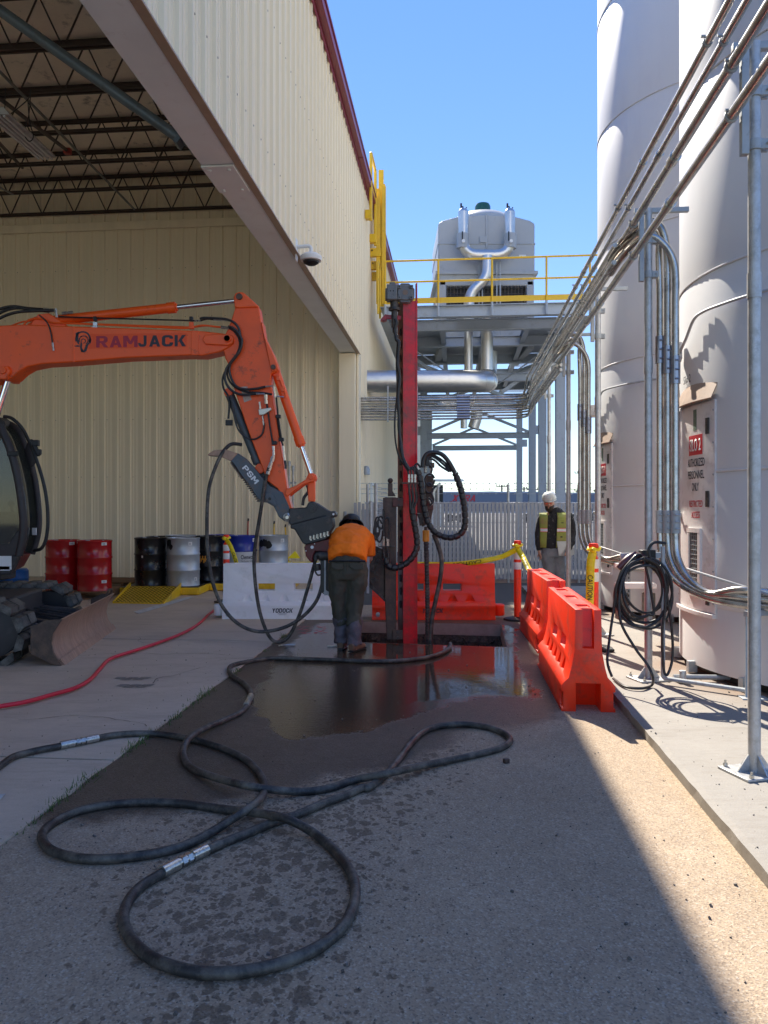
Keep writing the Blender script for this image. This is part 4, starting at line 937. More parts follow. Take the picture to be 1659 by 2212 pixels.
# ================= silos =================
def silo(a, label, num):
    t = thing('silo', label, 'silo', (0, 0, 0)); RR = 1.83
    mb = MB(); zs = [SZ+.08, .72, 1.9, 3.65, 5.4, 7.15, 8.9, 10.65, 12.4, 14]
    for i in range(len(zs)-1): mb.lathe([(RR, zs[i]), (RR, zs[i+1]-.02), (RR-.004, zs[i+1]-.012), (RR-.004, zs[i+1])], n=128)
    mb.lathe([(RR, 14), (.5, 14.6), (0, 14.6)], n=64); sh = mb.build('shell', m_silo, t, smooth=30)
    for z in zs[2:-1]:
        mb = MB(); mb.lathe([(RR+.0005, z-.012), (RR+.009, z-.006), (RR+.009, z+.004), (RR+.0005, z+.01)], n=128); mb.build('weld_seam', m_silo, sh)
    mb = MB(); mb.lathe([(RR-.10, SZ), (RR-.10, SZ+.09)], n=96); mb.lathe([(RR-.1, SZ+.079), (RR-.002, SZ+.08)], n=96); mb.build('base_ring', m_black, t)
    mb = MB()
    for k in range(16):
        an = k*math.pi/8+.1; mb.boxm(Matrix.Rotation(an, 4, 'Z') @ Matrix.Translation((RR+.02, 0, SZ+.06)), .08, .05, .1)
    mb.build('anchor_lug', m_galvd, t)
    zl, zh = .66, 2.52
    def arcbox(mb, t0, t1, z0, z1, r0, r1, n=10):   # curved slab hugging the shell; angles in degrees from the side facing the yard
        vs = []
        for k in range(n+1):
            an = math.pi+R(t0+(t1-t0)*k/n); c_, s_ = math.cos(an), math.sin(an)
            vs += [(c_*r0, s_*r0, z0), (c_*r1, s_*r1, z0), (c_*r1, s_*r1, z1), (c_*r0, s_*r0, z1)]
        fs = [(4*k+q, 4*k+(q+1) % 4, 4*k+4+(q+1) % 4, 4*k+4+q) for k in range(n) for q in range(4)]+[(0, 1, 2, 3), (4*n+3, 4*n+2, 4*n+1, 4*n)]
        mb.add(vs, fs); return mb
    RD = RR+.012
    mb = MB(); arcbox(mb, -9.6, -8.4, zl, zh, RR-.03, RD+.004); arcbox(mb, 16.4, 17.6, zl, zh, RR-.03, RD+.004); arcbox(mb, -9.6, 17.6, zl-.035, zl, RR-.03, RD+.03); mb.build('door_frame', m_silodoor, t, bevel=.003)
    mb = MB(); arcbox(mb, -8.3, 16.3, zl+.005, zh-.005, RR-.02, RD); d = mb.build('door', m_silodoor, t, bevel=.003)
    mb = MB(); n = 14; vs = []
    for k in range(n+1):
        an = math.pi+R(-10+28*k/n); c_, s_ = math.cos(an), math.sin(an); dz = .05*math.sin(math.pi*k/n)
        vs += [(c_*(RR-.01), s_*(RR-.01), zh+.15+dz), (c_*(RR+.06), s_*(RR+.06), zh+.0), (c_*(RR+.065), s_*(RR+.065), zh+.012), (c_*(RR-.01), s_*(RR-.01), zh+.165+dz)]
    mb.add(vs, [(4*k+q, 4*k+(q+1) % 4, 4*k+4+(q+1) % 4, 4*k+4+q) for k in range(n) for q in range(4)]+[(0, 1, 2, 3), (4*n+3, 4*n+2, 4*n+1, 4*n)]); mb.build('door_hood', mat('hood_tan', (.36, .25, .18), .6, 0, .2, 8), t)
    def cf(tc, z0, dep=0):   # cylinder mapping centred at angle tc
        return lambda x, y, z: (math.cos(math.pi+R(tc)+x/RD)*(RD+.001+dep+z), math.sin(math.pi+R(tc)+x/RD)*(RD+.001+dep+z), z0+y)
    vt, vb = 1.36, .84
    mb = MB(); arcbox(mb, 2.8, 4.1, vb, vt, RD-.002, RD+.02, 3); arcbox(mb, 9.9, 11.2, vb, vt, RD-.002, RD+.02, 3); arcbox(mb, 2.8, 11.2, vt, vt+.04, RD-.002, RD+.022, 5); arcbox(mb, 2.8, 11.2, vb-.05, vb, RD-.002, RD+.03, 5); mb.build('vent_frame', m_silodoor, d, bevel=.003)
    mb = MB(); arcbox(mb, 4.1, 9.9, vb, vt, RD-.001, RD+.003, 4); mb.build('vent_back', m_mudgrey, d)
    mb = MB()
    for k in range(12): arcbox(mb, 4.2, 9.8, vb+.025+k*.042, vb+.029+k*.042, RD+.003, RD+.012, 3)
    for k in range(4): arcbox(mb, 5+k*1.3, 5.2+k*1.3, vb, vt, RD+.003, RD+.008, 1)
    mb.build('vent_slat', m_galvd, d, smooth=0)
    for z in (2.30, 1.66, .80):
        mb = MB(); arcbox(mb, 13.6, 14.8, z-.07, z+.07, RD-.001, RD+.012, 2); mb.cyl(Vector(cf(14.9, z-.07, .008)(0, 0, 0)), Vector(cf(14.9, z-.07, .008)(0, .14, 0)), .008, 8); mb.build('hinge', m_mudgrey, d)
    mb = MB(); q = Vector(cf(-5.5, 1.52, 0)(0, 0, 0)); n_ = Vector((q.x, q.y, 0)).normalized(); mb.cyl(q, q+n_*.05, .022, 12); mb.bar(q+n_*.05, q+n_*.05+Vector((0, -.12, .0)), .02, .025); mb.cyl(q+Vector((0, 0, -.02)), q+n_*.012+Vector((0, 0, -.02)), .04, 16); mb.build('handle', m_silver, d, bevel=.003)
    mb = MB()
    for s in (-9, 17):
        for k in range(7): q = Vector(cf(s, .75+k*.28, .002)(0, 0, 0)); n_ = Vector((q.x, q.y, 0)).normalized(); mb.cyl(q, q+n_*.006, .009, 6)
    mb.build('rivet', m_galvd, t, smooth=0)
    def word(s, m, tc, z, w, h, bold=.01, blk=False, dep=0):
        f0 = cf(tc, z, dep); f = lambda x, y, zz: f0(x-w/2, y, zz)
        return block(s, m, d, f, w, h, 0, .22) if blk else text(s, 'lettering', m, d, f, w, h, bold, .0008)
    mb = MB(); arcbox(mb, 3.0, 11.6, 2.06, 2.24, RD, RD+.002, 6); mb.build('red_sign_plate', m_redp, d)
    word('SILO '+num, m_white, 7.3, 2.095, .225, .11, .012, False, .0022)
    word('AUTHORIZED', m_navy, 7.4, 1.955, .34, .075); word('PERSONNEL', m_navy, 7.4, 1.845, .33, .075); word('ONLY', m_navy, 7.4, 1.735, .14, .075)
    word('RESTRICTED', m_redp, 7.5, 1.59, .27, .06); word('ACCESS', m_redp, 7.5, 1.49, .17, .06)
    mb = MB(); arcbox(mb, 6.2, 8.2, 2.28, 2.47, RD, RD+.002, 2); mb.build('green_sticker', mat('sticker_green', (.12, .18, .13), .5, 0, .4, 40), d)
    if num == '2':
        text('Silo 2', 'lettering', m_navy, t, cf(-2, 2.74), .2, .075, 0, .001)
    # level probe box and thin ring conduit
    mb = MB(); an = math.pi+R(-4); c = Vector((math.cos(an), math.sin(an), 0)); mb.boxm(Matrix.Translation(c*(RR+.07)+Vector((0, 0, 3.07))) @ Matrix.Rotation(an, 4, 'Z'), .10, .12, .17); mb.cyl(c*(RR+.02)+Vector((0, 0, 3.0)), c*(RR+.17)+Vector((0, 0, 3.0)), .035, 12)
    mb.build('junction_box', m_silodoor, t, bevel=.012)
    mb = MB(); pts = [Vector((math.cos(math.pi+R(q))*(RR+.05), math.sin(math.pi+R(q))*(RR+.05), zz)) for q, zz in ((-2, 3.05), (4, 3.14), (9, 3.27), (14, 3.30), (22, 3.30), (32, 3.30), (45, 3.30), (60, 3.30), (80, 3.3), (110, 3.3))]; mb.tube(catmull(pts, 5), .014, 8); mb.build('ring_conduit', m_galvd, t)
    t.location = B(a, 3.98, 0); t.rotation_euler = (0, 0, -PSI)
    return t
silo(7.42, 'nearer tall white silo, with its door reading SILO 2', '2')
silo(11.83, 'farther tall white silo, partly hidden behind the nearer one', '1')
# drain flange and pipework between the silos
t = thing('drain_pipe', 'low galvanised pipe lying clamped on the slab beside the nearer silo', 'pipe', B(6.6, 1.9, SZ))
mb = MB(); mb.tube(fillet([B(6.75, 1.757, 1.25), B(6.75, 1.757, SZ+.05), B(6.35, 2.3, SZ+.05)], .03), .018, 10); mb.tube(fillet([G(1455, 1462, .12), G(1600, 1464, .12)], .03), .022, 10); mb.build('pipe', m_galvd, t)
mb = MB(); q = G(1475, 1466, .12); mb.tube([q+Vector((0, 0, -.03)), q+Vector((0, 0, .07))], .03, 8); mb.box(q+Vector((.0, 0, -.02)), (.09, .05, .02)); mb.build('pipe_clamp', m_galv, t, bevel=.004)
t = thing('drain_flange', 'bolted white flange with feet between the two silos', 'flange', B(9.3, 3.0, SZ))
mb = MB(); c = P(1372, 1222, 8.6); mb.box(c, (.42, .2, .06)); mb.box(c+Vector((0, 0, -.22)), (.42, .2, .06)); mb.build('flange_plate', m_silodoor, t, bevel=.01)
mb = MB()
for s in (-.15, .15): mb.cyl(c+Vector((s, -.03, -.3)), c+Vector((s, -.03, .07)), .02, 8); mb.box(c+Vector((s, 0, -.45)), (.11, .14, .3))
mb.build('flange_foot', m_mudgrey, t, bevel=.01)
# ================= coiled hose on the post =================
hb = thing('hose_hanger', 'maroon nozzle and steel bracket clamped on the post above the hose', 'bracket', B(6.9, PB, 1.2))
pc_ = B(6.916, PB, 0)
mb = MB(); q = P(1398, 1199, 6.68); mb.box(q, (.12, .1, .09)); mb.build('clamp', m_black, hb, bevel=.008)
mb = MB(); mb.bar(P(1340, 1201, 6.72), P(1432, 1199, 6.72), .03, .05); mb.build('strut_arm', m_galvd, hb, bevel=.003)
mb = MB(); mb.loft([(P(1336, 1228, 6.6), .025, .025), (P(1346, 1217, 6.6), .032, .032), (P(1358, 1206, 6.6), .035, .035), (P(1372, 1198, 6.6), .028, .03), (P(1392, 1203, 6.62), .02, .02)], 12); mb.build('nozzle', mat('nozzle_maroon', (.10, .025, .035), .35, 0, .2, 20, coat=.3), hb)
hc = []
rnd = random.Random(3)
zc0, xc0 = P(1385, 1273, 6.62), 0
def coilpt(an, rx, rz, cx, cz, y): return Vector((cx+math.cos(an)*rx, y, cz+math.sin(an)*rz))
pts = [P(1375, 1198, 6.6)]
tot = 5.5
for k in range(int(tot*16)+1):
    an = math.pi*.75+2*math.pi*k/16; lp = k/16
    rx = .205+.03*math.sin(lp*2.1); rz = .25+.045*math.sin(lp*1.7+1)
    c = P(1384+9*math.sin(lp*3.1), 1276+8*math.sin(lp*2.3), 6.62)
    pts.append(coilpt(an, rx, rz, c.x, c.z, 6.60-.03*math.sin(an*1.5+lp)-lp*.012))
tail = [P(1335, 1240, 6.55), P(1322, 1340, 6.5), P(1313, 1400, 6.4), P(1316, 1440, 6.3)]
s1 = pts+[P(1388, 1204, 6.55), P(1360, 1215, 6.52), P(1335, 1255, 6.5), P(1325, 1320, 6.5), P(1316, 1385, 6.45), P(1312, 1430, 6.38), P(1322, 1462, 6.35)]
s2 = [P(1392, 1205, 6.50), P(1358, 1222, 6.5), P(1340, 1270, 6.48), P(1340, 1340, 6.45), P(1372, 1400, 6.4), P(1398, 1435, 6.35), P(1410, 1462, 6.32), G(1408, 1480, .10), G(1385, 1487, .10), G(1350, 1483, .10), G(1325, 1466, .10)]
s3 = [P(1392, 1205, 6.48), P(1428, 1228, 6.5), P(1443, 1300, 6.5), P(1452, 1370, 6.5), P(1452, 1425, 6.5), P(1441, 1458, 6.48), P(1433, 1440, 6.5), P(1431, 1360, 6.5), P(1438, 1300, 6.5), P(1430, 1240, 6.52), P(1405, 1210, 6.55)]
ch = thing('coiled_hose', 'black rubber hose coiled and hung on the middle galvanised post', 'hose', pc_+Vector((0, 0, 1)))
for s in (s1, s2, s3):
    mb = MB(); mb.tube(catmull(s, 5), .0115, 10); mb.build('hose_loop', m_rubberb, ch)
mb = MB(); mb.tube(catmull([P(1438, 1174, 6.55), P(1412, 1172, 6.55), P(1401, 1190, 6.55), P(1408, 1215, 6.55), P(1425, 1245, 6.55), P(1440, 1290, 6.55)], 6), .013, 10); mb.build('hose_tail', m_rubberb, ch)

# ================= fence and what lies beyond =================
fd = 16.35
fn = thing('slatted_fence', 'grey slatted chain link fence with barbed wire behind the work area', 'fence', (1.6, fd, 0), -.02)
FW = Matrix.Translation((0, fd, 0)); fsl = .012
def FP(x, z, y=0): return Vector((x, fd-fsl*x*8*0+y, z))
x = -.25; sl_ = MB(); sl_.box((0, 0, .9), (.062, .012, 1.62)); slm = sl_.mesh('slat'); slm.materials.append(m_slat)
fn.rotation_euler = (0, 0, 0); WM[fn.name] = Matrix.Translation((1.6, fd, 0))
i = 0
while x < 4.75:
    o = put(slm, 'slat', Vector((x-1.6, random.uniform(-.004, .004), random.uniform(-.02, .02))), fn, random.uniform(-.12, .12)); x += .083; i += 1
mb = MB()
for x in (-.35, 1.15, 2.65, 4.15): mb.cyl(FP(x, 0, .05), FP(x, 2.1, .05), .03, 10)
mb.cyl(FP(-.4, 1.70, .03), FP(4.9, 1.70, .03), .02, 8)
mb.build('fence_post', m_galv, fn)
mb = MB(); zt, zb_ = 1.74, .06; W_ = 5.3; st = .085
k = -int(1.7/st)
for sgn in (-1, 1):
    for j in range(int((W_+1.7)/st)):
        xs_ = -.42+j*st-(0 if sgn < 0 else 1.7)
        za, zb2 = zb_, zt; xa, xb = xs_, xs_+sgn*-(zt-zb_)*1.0
        if sgn > 0: xa, xb = xs_+1.7, xs_+1.7-0-(zt-zb_)*-1.0*1
        # wires at about 40 degrees
        xa = xs_; xb = xs_+(1.2 if sgn > 0 else -1.2); 
        p, q = Vector((xa, fd-.02*sgn-.022, zb_)), Vector((xb, fd-.02*sgn-.022, zt))
        if min(xa, xb) < -.45 or max(xa, xb) > 4.95: continue
        mb.tube([p, q], .0028, 4, cap=False)
struct(mb.build('wire_mesh', m_galv, fn, smooth=0), 'stuff')
for z in (1.9, 2.0, 2.12):
    mb = MB(); p = []
    for j in range(30): p.append(FP(-.5+j*.19, z+.008*math.sin(j*2.1), .05))
    mb.tube(p, .004, 4)
    for j in range(40): mb.box(FP(-.45+j*.135, z, .05), (.008, .02, .028), j)
    mb.build('barbed_wire', m_galvd, fn, smooth=0)
mb = MB(); mb.box((2.2, fd+.1, .02), (5.6, .12, .12)); o = mb.build('fence_kerb', m_kraft, fn)
# return panel of chain link next to the wall, without slats
fr = thing('chain_link_gate', 'open chain link gate leaf with tall posts beside the warehouse wall', 'gate', P(806, 1200, 14.5))
mb = MB(); mb.cyl(P(812, 1250, 15.2), P(812, 1045, 15.2), .035, 10); mb.cyl(P(801, 1260, 15.0), P(801, 1082, 15.0), .03, 10); mb.build('gate_post', m_galv, fr)
mb = MB()
for z in range(7):
    mb.tube([P(812, 1052+z*9, 15.2), P(836, 1056+z*9, 16)], .007, 4); 
for j in range(14): mb.tube([P(812, 1090+j*12, 15.2), P(848, 1074+j*12, 16)], .005, 4); mb.tube([P(812, 1075+j*12, 15.2), P(848, 1090+j*12, 16)], .005, 4)
mb.build('gate_mesh', m_galvd, fr, smooth=0)
fs = thing('privacy_slats', 'short run of grey fence slats behind the red drill mast', 'fence', P(830, 1200, 16.3))
for j in range(9): 
    o = put(slm, 'slat', Vector((-.36+j*.083, 0, random.uniform(-.02, .02)))-Vector((0, 0, 0)), fs, 0)
fs.location = Vector((.0-.25+.0, fd+.02, 0)); 
# trailers, far shed, poles
TDp = 92
def tp(x, y, d=TDp): return P(x, y, d)
def trailer(x0_, x1_, label, words=None, d=TDp, ytop=1062):
    t = thing('semi_trailer', label, 'trailer', (P((x0_+x1_)/2, HY, d).x, d, 0))
    L, R_ = P(x0_, HY, d).x, P(x1_, HY, d).x; zt = EYE+(HY-ytop)/F*d
    mb = MB(); mb.box(((L+R_)/2, d+1.3, (1.15+zt)/2), (R_-L, 2.6, zt-1.15)); b_ = mb.build('trailer_body', m_trailer, t, bevel=.05)
    mb = MB(); mb.box(((L+R_)/2, d-.03, zt-.06), (R_-L, .06, .14)); mb.box(((L+R_)/2, d-.03, 1.2), (R_-L, .06, .18)); mb.build('top_rail', m_trailw, t)
    mb = MB()
    for k in range(3):
        for s in (L+2.0, R_-2.0-.0): mb.lathe([(0, 0), (.5, 0), (.5, .25), (0, .25)], M=Matrix.Translation((s+(k-1)*1.15, d+.4, .5)) @ Matrix.Rotation(R(90), 4, 'X'), n=18)
    mb.build('wheel', m_black, t); return t
tr = trailer(936, 1196, 'long pale blue semi trailer with red lettering seen over the fence')
f = plane_fn(P(976, 1083, TDp)+Vector((0, -.02, 0)), (1, 0, 0), (0, 0, 1)); block('XTRA', m_redp, tr, f, 50*TDp/F, 14*TDp/F, .3, .12, .02)
mb = MB(); mb.prism([P(971, 1085, TDp)+Vector((0, -.03, 0)), P(974, 1085, TDp)+Vector((0, -.03, 0)), P(988, 1078, TDp)+Vector((0, -.03, 0)), P(985, 1078, TDp)+Vector((0, -.03, 0))], (0, .02, 0)); mb.build('red_stripe', m_redp, tr)
trailer(1202, 1290, 'plain blue semi trailer seen over the fence behind the man', None, TDp, 1064)
t = thing('far_shed', 'low grey shed with white gutter beyond the fence', 'building', (P(960, HY, 70).x, 70, 0))
mb = MB(); L, R_ = P(880, HY, 70).x, P(990, HY, 70).x; mb.prism([(L, 70, EYE+65/F*70), (P(1000, HY, 70).x, 70, EYE+65/F*70), (P(1004, HY, 70).x, 70, EYE+60/F*70), (L, 70, EYE+60/F*70)], (0, 9, .3)); mb.build('roof', m_greybeam, t)
mb = MB(); mb.box(((L+P(958, HY, 70).x)/2, 74, 1.8), (P(958, HY, 70).x-L, 6, 3.9)); mb.build('wall', m_greybeam, t)
mb = MB(); mb.box((P(948, HY, 70).x, 70.9, 3.0), (.9, .1, 1.6)); mb.build('window', m_black, t)
mb = MB(); mb.tube(fillet([P(938, 1100, 70), P(938, 1058, 70), P(950, 1050, 70), P(950, 1042, 70)], .4), .09, 8); mb.build('downpipe', m_panel, t)
for (x, h, lab) in ((1084, 1047, 'distant wooden power pole with crossarm left of the columns'), (1132, 1052, 'distant power pole between the steel columns'), (1253, 1018, 'tallest distant power pole right of the standing man'), (1150, 1054, 'short distant power pole seen over the blue trailer')):
    d = 150; t = thing('power_pole', lab, 'pole', (P(x, HY, d).x, d, 0), 0, 'power poles far beyond the fence')
    mb = MB(); mb.cyl(Vector((P(x, HY, d).x, d, 0)), P(x, h, d), .16, 8); mb.build('pole', mat('pole_brown', (.12, .10, .09), .9), t)
    mb = MB(); mb.bar(P(x-12, h+4, d), P(x+12, h+4, d), .14, .16); 
    for q in (-11, -5, 5, 11): mb.cyl(P(x+q, h+4, d), P(x+q, h-1, d), .08, 6)
    mb.build('crossarm', MT['pole_brown'], t)
t = thing('power_lines', 'thin overhead power lines strung far beyond the fence', 'power line', (10, 150, 8))
mb = MB()
for (x0_, y0_, x1_, y1_) in ((900, 1040, 1300, 1052), (900, 1046, 1300, 1058), (930, 1002, 1290, 1060), (1084, 1048, 1300, 1030)):
    p, q = P(x0_, y0_, 148), P(x1_, y1_, 152); mb.tube([p.lerp(q, k/12)-Vector((0, 0, 1.0*(1-(k/6-1)**2))) for k in range(13)], .022, 4)
mb.build('wire', m_black, t)
mb = MB(); rr = random.Random(5)
for k in range(2600):
    x = rr.uniform(1225, 1420) if k % 3 else rr.uniform(700, 1420); y = 1100-abs(rr.gauss(0, 1))*14*(1 if x > 1240 else .6)-2; p = P(x, max(y, 1052), 190+rr.uniform(-6, 6)); s = rr.uniform(.3, .8)
    v = Vector((rr.gauss(0, 1), rr.gauss(0, 1), rr.gauss(0, 1)))*s; w = Vector((rr.gauss(0, 1), rr.gauss(0, 1), rr.gauss(0, 1)))*s; mb.add([p, p+v, p+w], [(0, 1, 2)])
struct(tag(mb.build('distant_trees', m_tree, smooth=0), 'low dark line of trees on the horizon beyond the trailers', 'trees'), 'stuff')
# ================= plastic barriers =================
def barrier_mesh(L=1.75, H=.80):
    prof = [(.205, 0), (.205, .20), (.178, .235), (.150, .26), (.128, .34), (.104, .47), (.098, .79)]
    prof = [(-x, z) for x, z in prof]+[(x, z) for x, z in reversed(prof)]
    mb = MB(); mb.prism([(-L/2, y, z) for y, z in prof], (L, 0, 0)); me = mb.mesh('barrier_body')
    body = bpy.data.objects.new('bb', me); COL.objects.link(body)
    cut = MB()
    def cutter(m_): return m_
    for s in (-1, 1):
        cut.box((s*.27, 0, .455), (.27, .6, .105))
        cut.box((s*L/2, 0, .09), (.44, .19, .26))
        cut.box((s*L/2, 0, .66), (.20, .088, .34))
        cut.box((s*.62, 0, .80), (.20, .10, .05))
        for u in (-.52, -.27, 0, .27, .52):
            cut.add(*(lambda b_: (b_.v, b_.f))(MB().lathe([(.0, .5), (.035, .46), (.06, .38), (.075, .28), (.08, .255), (0, .255)], (u, s*.185, 0), 16)))
    cut.box((0, 0, .80), (.28, .10, .05))
    for s in (-1, 1): cut.box((s*(L/2+.02), -.205, .09), (.26, .03, .13)); cut.box((s*(L/2+.02), .205, .09), (.26, .03, .13))
    cm = cut.mesh('cut'); co = bpy.data.objects.new('cut', cm); COL.objects.link(co)
    for o in (body, co):
        b2 = bmesh.new(); b2.from_mesh(o.data); bmesh.ops.remove_doubles(b2, verts=b2.verts, dist=1e-5); bmesh.ops.recalc_face_normals(b2, faces=b2.faces); b2.to_mesh(o.data); b2.free()
    bo = body.modifiers.new('b', 'BOOLEAN'); bo.operation = 'DIFFERENCE'; bo.solver = 'EXACT'; bo.use_self = True; bo.object = co
    bv = body.modifiers.new('v', 'BEVEL'); bv.width = .008; bv.segments = 2; bv.limit_method = 'ANGLE'; bv.angle_limit = R(35)
    me2 = evald(body); bpy.data.objects.remove(body); bpy.data.objects.remove(co)
    return me2
bme = barrier_mesh(); bme.materials.clear(); bme.materials.append(m_barrier)
bme.polygons.foreach_set('use_smooth', [True]*len(bme.polygons)); bme.set_sharp_from_angle(angle=R(40))
def make_barrier(label, loc, rz, m, lug=1, logo=-1, tm=m_navy, grp='plastic road barriers'):
    t = thing('road_barrier', label, 'barrier', (0, 0, 0), 0, grp)
    me = bme if m is m_barrier else bme.copy()
    if m is not m_barrier: me.materials.clear(); me.materials.append(m)
    put(me, 'barrier_body', (0, 0, 0), t)
    mb = MB(); mb.lathe([(0, .04), (.075, .04), (.085, .06), (.085, .19), (.07, .205), (0, .205)], (lug*(.875+.07), 0, 0), 20); mb.box((lug*.90, 0, .12), (.06, .12, .15)); mb.build('coupling_lug', m, t, bevel=.006)
    mb = MB(); mb.lathe([(0, 0), (.03, 0), (.033, .006), (.02, .012), (0, .012)], M=Matrix.Translation((-.79 if logo < 0 else -.7, -.192, .075)) @ Matrix.Rotation(R(90), 4, 'X'), n=16); mb.build('drain_plug', m_galvd, t)
    if logo:
        f = plane_fn((-.165, -.2058, .10), (1, 0, 0), (0, 0, 1)); block('YODOCK', tm, t, f, .29, .062, .12)
        mb = MB(); mb.box((-.02, -.2065, .085), (.13, .0012, .006)); mb.box((-.02, -.2065, .07), (.09, .0012, .003)); mb.build('print_line', tm, t)
    t.location = loc; t.rotation_euler = (0, 0, rz); return t
c = P(613, 1338, 10.95)
make_barrier('white plastic barrier in front of the drums, behind the worker', (c.x, 11.12, .0), R(.5), m_barrierw, -1)
c = P(937, 1338, 10.95)
make_barrier('orange plastic barrier standing crosswise at the far edge of the pit', (c.x, 11.1, 0), R(-.8), m_barrier, 1)
make_barrier('nearer orange plastic barrier of the pair along the slab, end facing the camera', (1.665, 6.83, 0), math.pi/2-PSI, m_barrier, 1, 0)
make_barrier('farther orange plastic barrier of the pair along the slab', (1.93, 9.24, 0), math.pi/2-PSI+.03, m_barrier, 1, 0)
# ================= delineators and tape =================
def make_delin():
    t = thing('delineator_post', 'x', 'delineator', (0, 0, 0), 0, 'striped delineator posts with caution tape')
    mb = MB(); mb.lathe([(0, 0), (.20, 0), (.20, .025), (.08, .05), (.05, .05), (0, .05)], n=8); mb.build('rubber_base', m_black, t)
    mb = MB(); mb.lathe([(.05, .03), (.052, .95), (.045, .98), (.028, 1.0), (.026, 1.03), (.05, 1.06), (.055, 1.09), (.045, 1.125), (0, 1.13)], n=24); mb.build('tube', m_barrier, t)
    for z in (.72, .86):
        mb = MB(); mb.lathe([(.0535, z), (.0545, z+.005), (.0545, z+.095), (.0535, z+.1)], n=24); mb.build('reflective_band', m_retro, t)
    return t
dl = make_delin(); dl.location = (P(1118, HY, 10.9).x, 10.9, 0); dl['label'] = 'striped orange delineator at the far corner of the pit, tape tied round its neck'
dup(dl, (2.235, 8.2, SZ), .4, 'striped orange delineator behind the nearer barrier, tape hanging straight down it')
dup(dl, (P(489, HY, 12.8).x, 12.8, .02), .9, 'striped delineator standing behind the white barrier among the drums')
def tape(pts, label, words, wd=.075, twist=None, flip=-1, size=.05, sp=.5):
    path = catmull(pts, 8); t = thing('caution_tape', label, 'tape', pts[0], 0, 'yellow caution tape')
    L = [0]
    for i in range(1, len(path)): L.append(L[-1]+(path[i]-path[i-1]).length)
    def fr(s):
        s = max(0, min(L[-1]-1e-4, s)); i = max(0, min(len(L)-2, next((k for k in range(len(L)-1) if L[k+1] > s), len(L)-2)))
        u = (s-L[i])/max(1e-6, L[i+1]-L[i]); p = path[i].lerp(path[i+1], u); T_ = (path[i+1]-path[i]).normalized()
        an = twist(s/L[-1]) if twist else 0
        n_ = T_.cross(Vector((0, 1, 0))).normalized(); w_ = (Matrix.Rotation(an, 3, T_) @ n_); return p, T_, w_
    n = 60; vs = []; fs = []
    for k in range(n+1):
        p, T_, w_ = fr(L[-1]*k/n); vs += [p-w_*wd/2, p, p+w_*wd/2]
        vs[-2] = p+T_.cross(w_)*.006*math.sin(k)
    for k in range(n): fs += [(3*k, 3*k+1, 3*k+4, 3*k+3), (3*k+1, 3*k+2, 3*k+5, 3*k+4)]
    mb = MB(); mb.add(vs, fs); o = mb.build('tape_strip', m_tape, t, smooth=60); so_ = o.modifiers.new('s', 'SOLIDIFY'); so_.thickness = .0012
    for s0 in words:
        def fn_(x, y, z):
            p, T_, w_ = fr(s0+flip*x); N_ = T_.cross(w_); 
            if N_.y > 0: N_ = -N_
            return p+w_*(y-size/2)*(-flip if flip < 0 else 1)*1.0+N_*(.007+z)
        text('CAUTION', 'lettering', m_black, t, fn_, sp, size, .01, .0006, sub=True)
    return t
A_ = P(1118, 1185, 10.82)
tape([A_, P(1085, 1202, 10.9), P(1040, 1212, 10.95), P(1000, 1217, 11.0), P(950, 1219, 11.05), P(900, 1219, 11.1)], 'caution tape sagging from the pit corner delineator to the crosswise barrier', [.55, 1.35], flip=1, sp=.40, size=.045, twist=lambda u: .5*math.sin(u*7))
tape([A_, P(1130, 1205, 10.6), P(1140, 1225, 10.3), P(1148, 1236, 10.0)], 'caution tape running from the pit corner delineator down to the farther barrier', [.62], flip=-1, sp=.3, size=.045, twist=lambda u: .3)
tape([P(1281, 1192, 8.12), P(1276, 1215, 8.1), P(1275, 1250, 8.08), P(1274, 1290, 8.06), P(1273, 1330, 8.04)], 'caution tape hanging down the delineator behind the nearer barrier', [.25, .62], wd=.085, flip=1, sp=.26, size=.055, twist=lambda u: .2+.2*math.sin(u*6))
tape([P(489, 1165, 12.7), P(497, 1178, 12.6), P(504, 1195, 12.55), P(511, 1217, 12.5)], 'caution tape tail drooping off the delineator among the drums', [.3], wd=.07, flip=1, sp=.25, size=.045)
for q, (x, y, d) in enumerate(((1118, 1178, 10.82), (1283, 1186, 8.12), (489, 1162, 12.72))):
    par = [o for o in bpy.data.objects if o.name.startswith('caution_tape')][q if q == 0 else (2 if q == 1 else 3)]
    mb = MB(); c = P(x, y, d+.06); mb.tube([c+Vector((math.cos(k*.6)*.06, math.sin(k*.6)*.06, .012*math.sin(k*2))) for k in range(12)], .018, 6); mb.ball(c+Vector((-.02, -.07, -.01)), (.03, .02, .03)); mb.build('knot', m_tape, par)
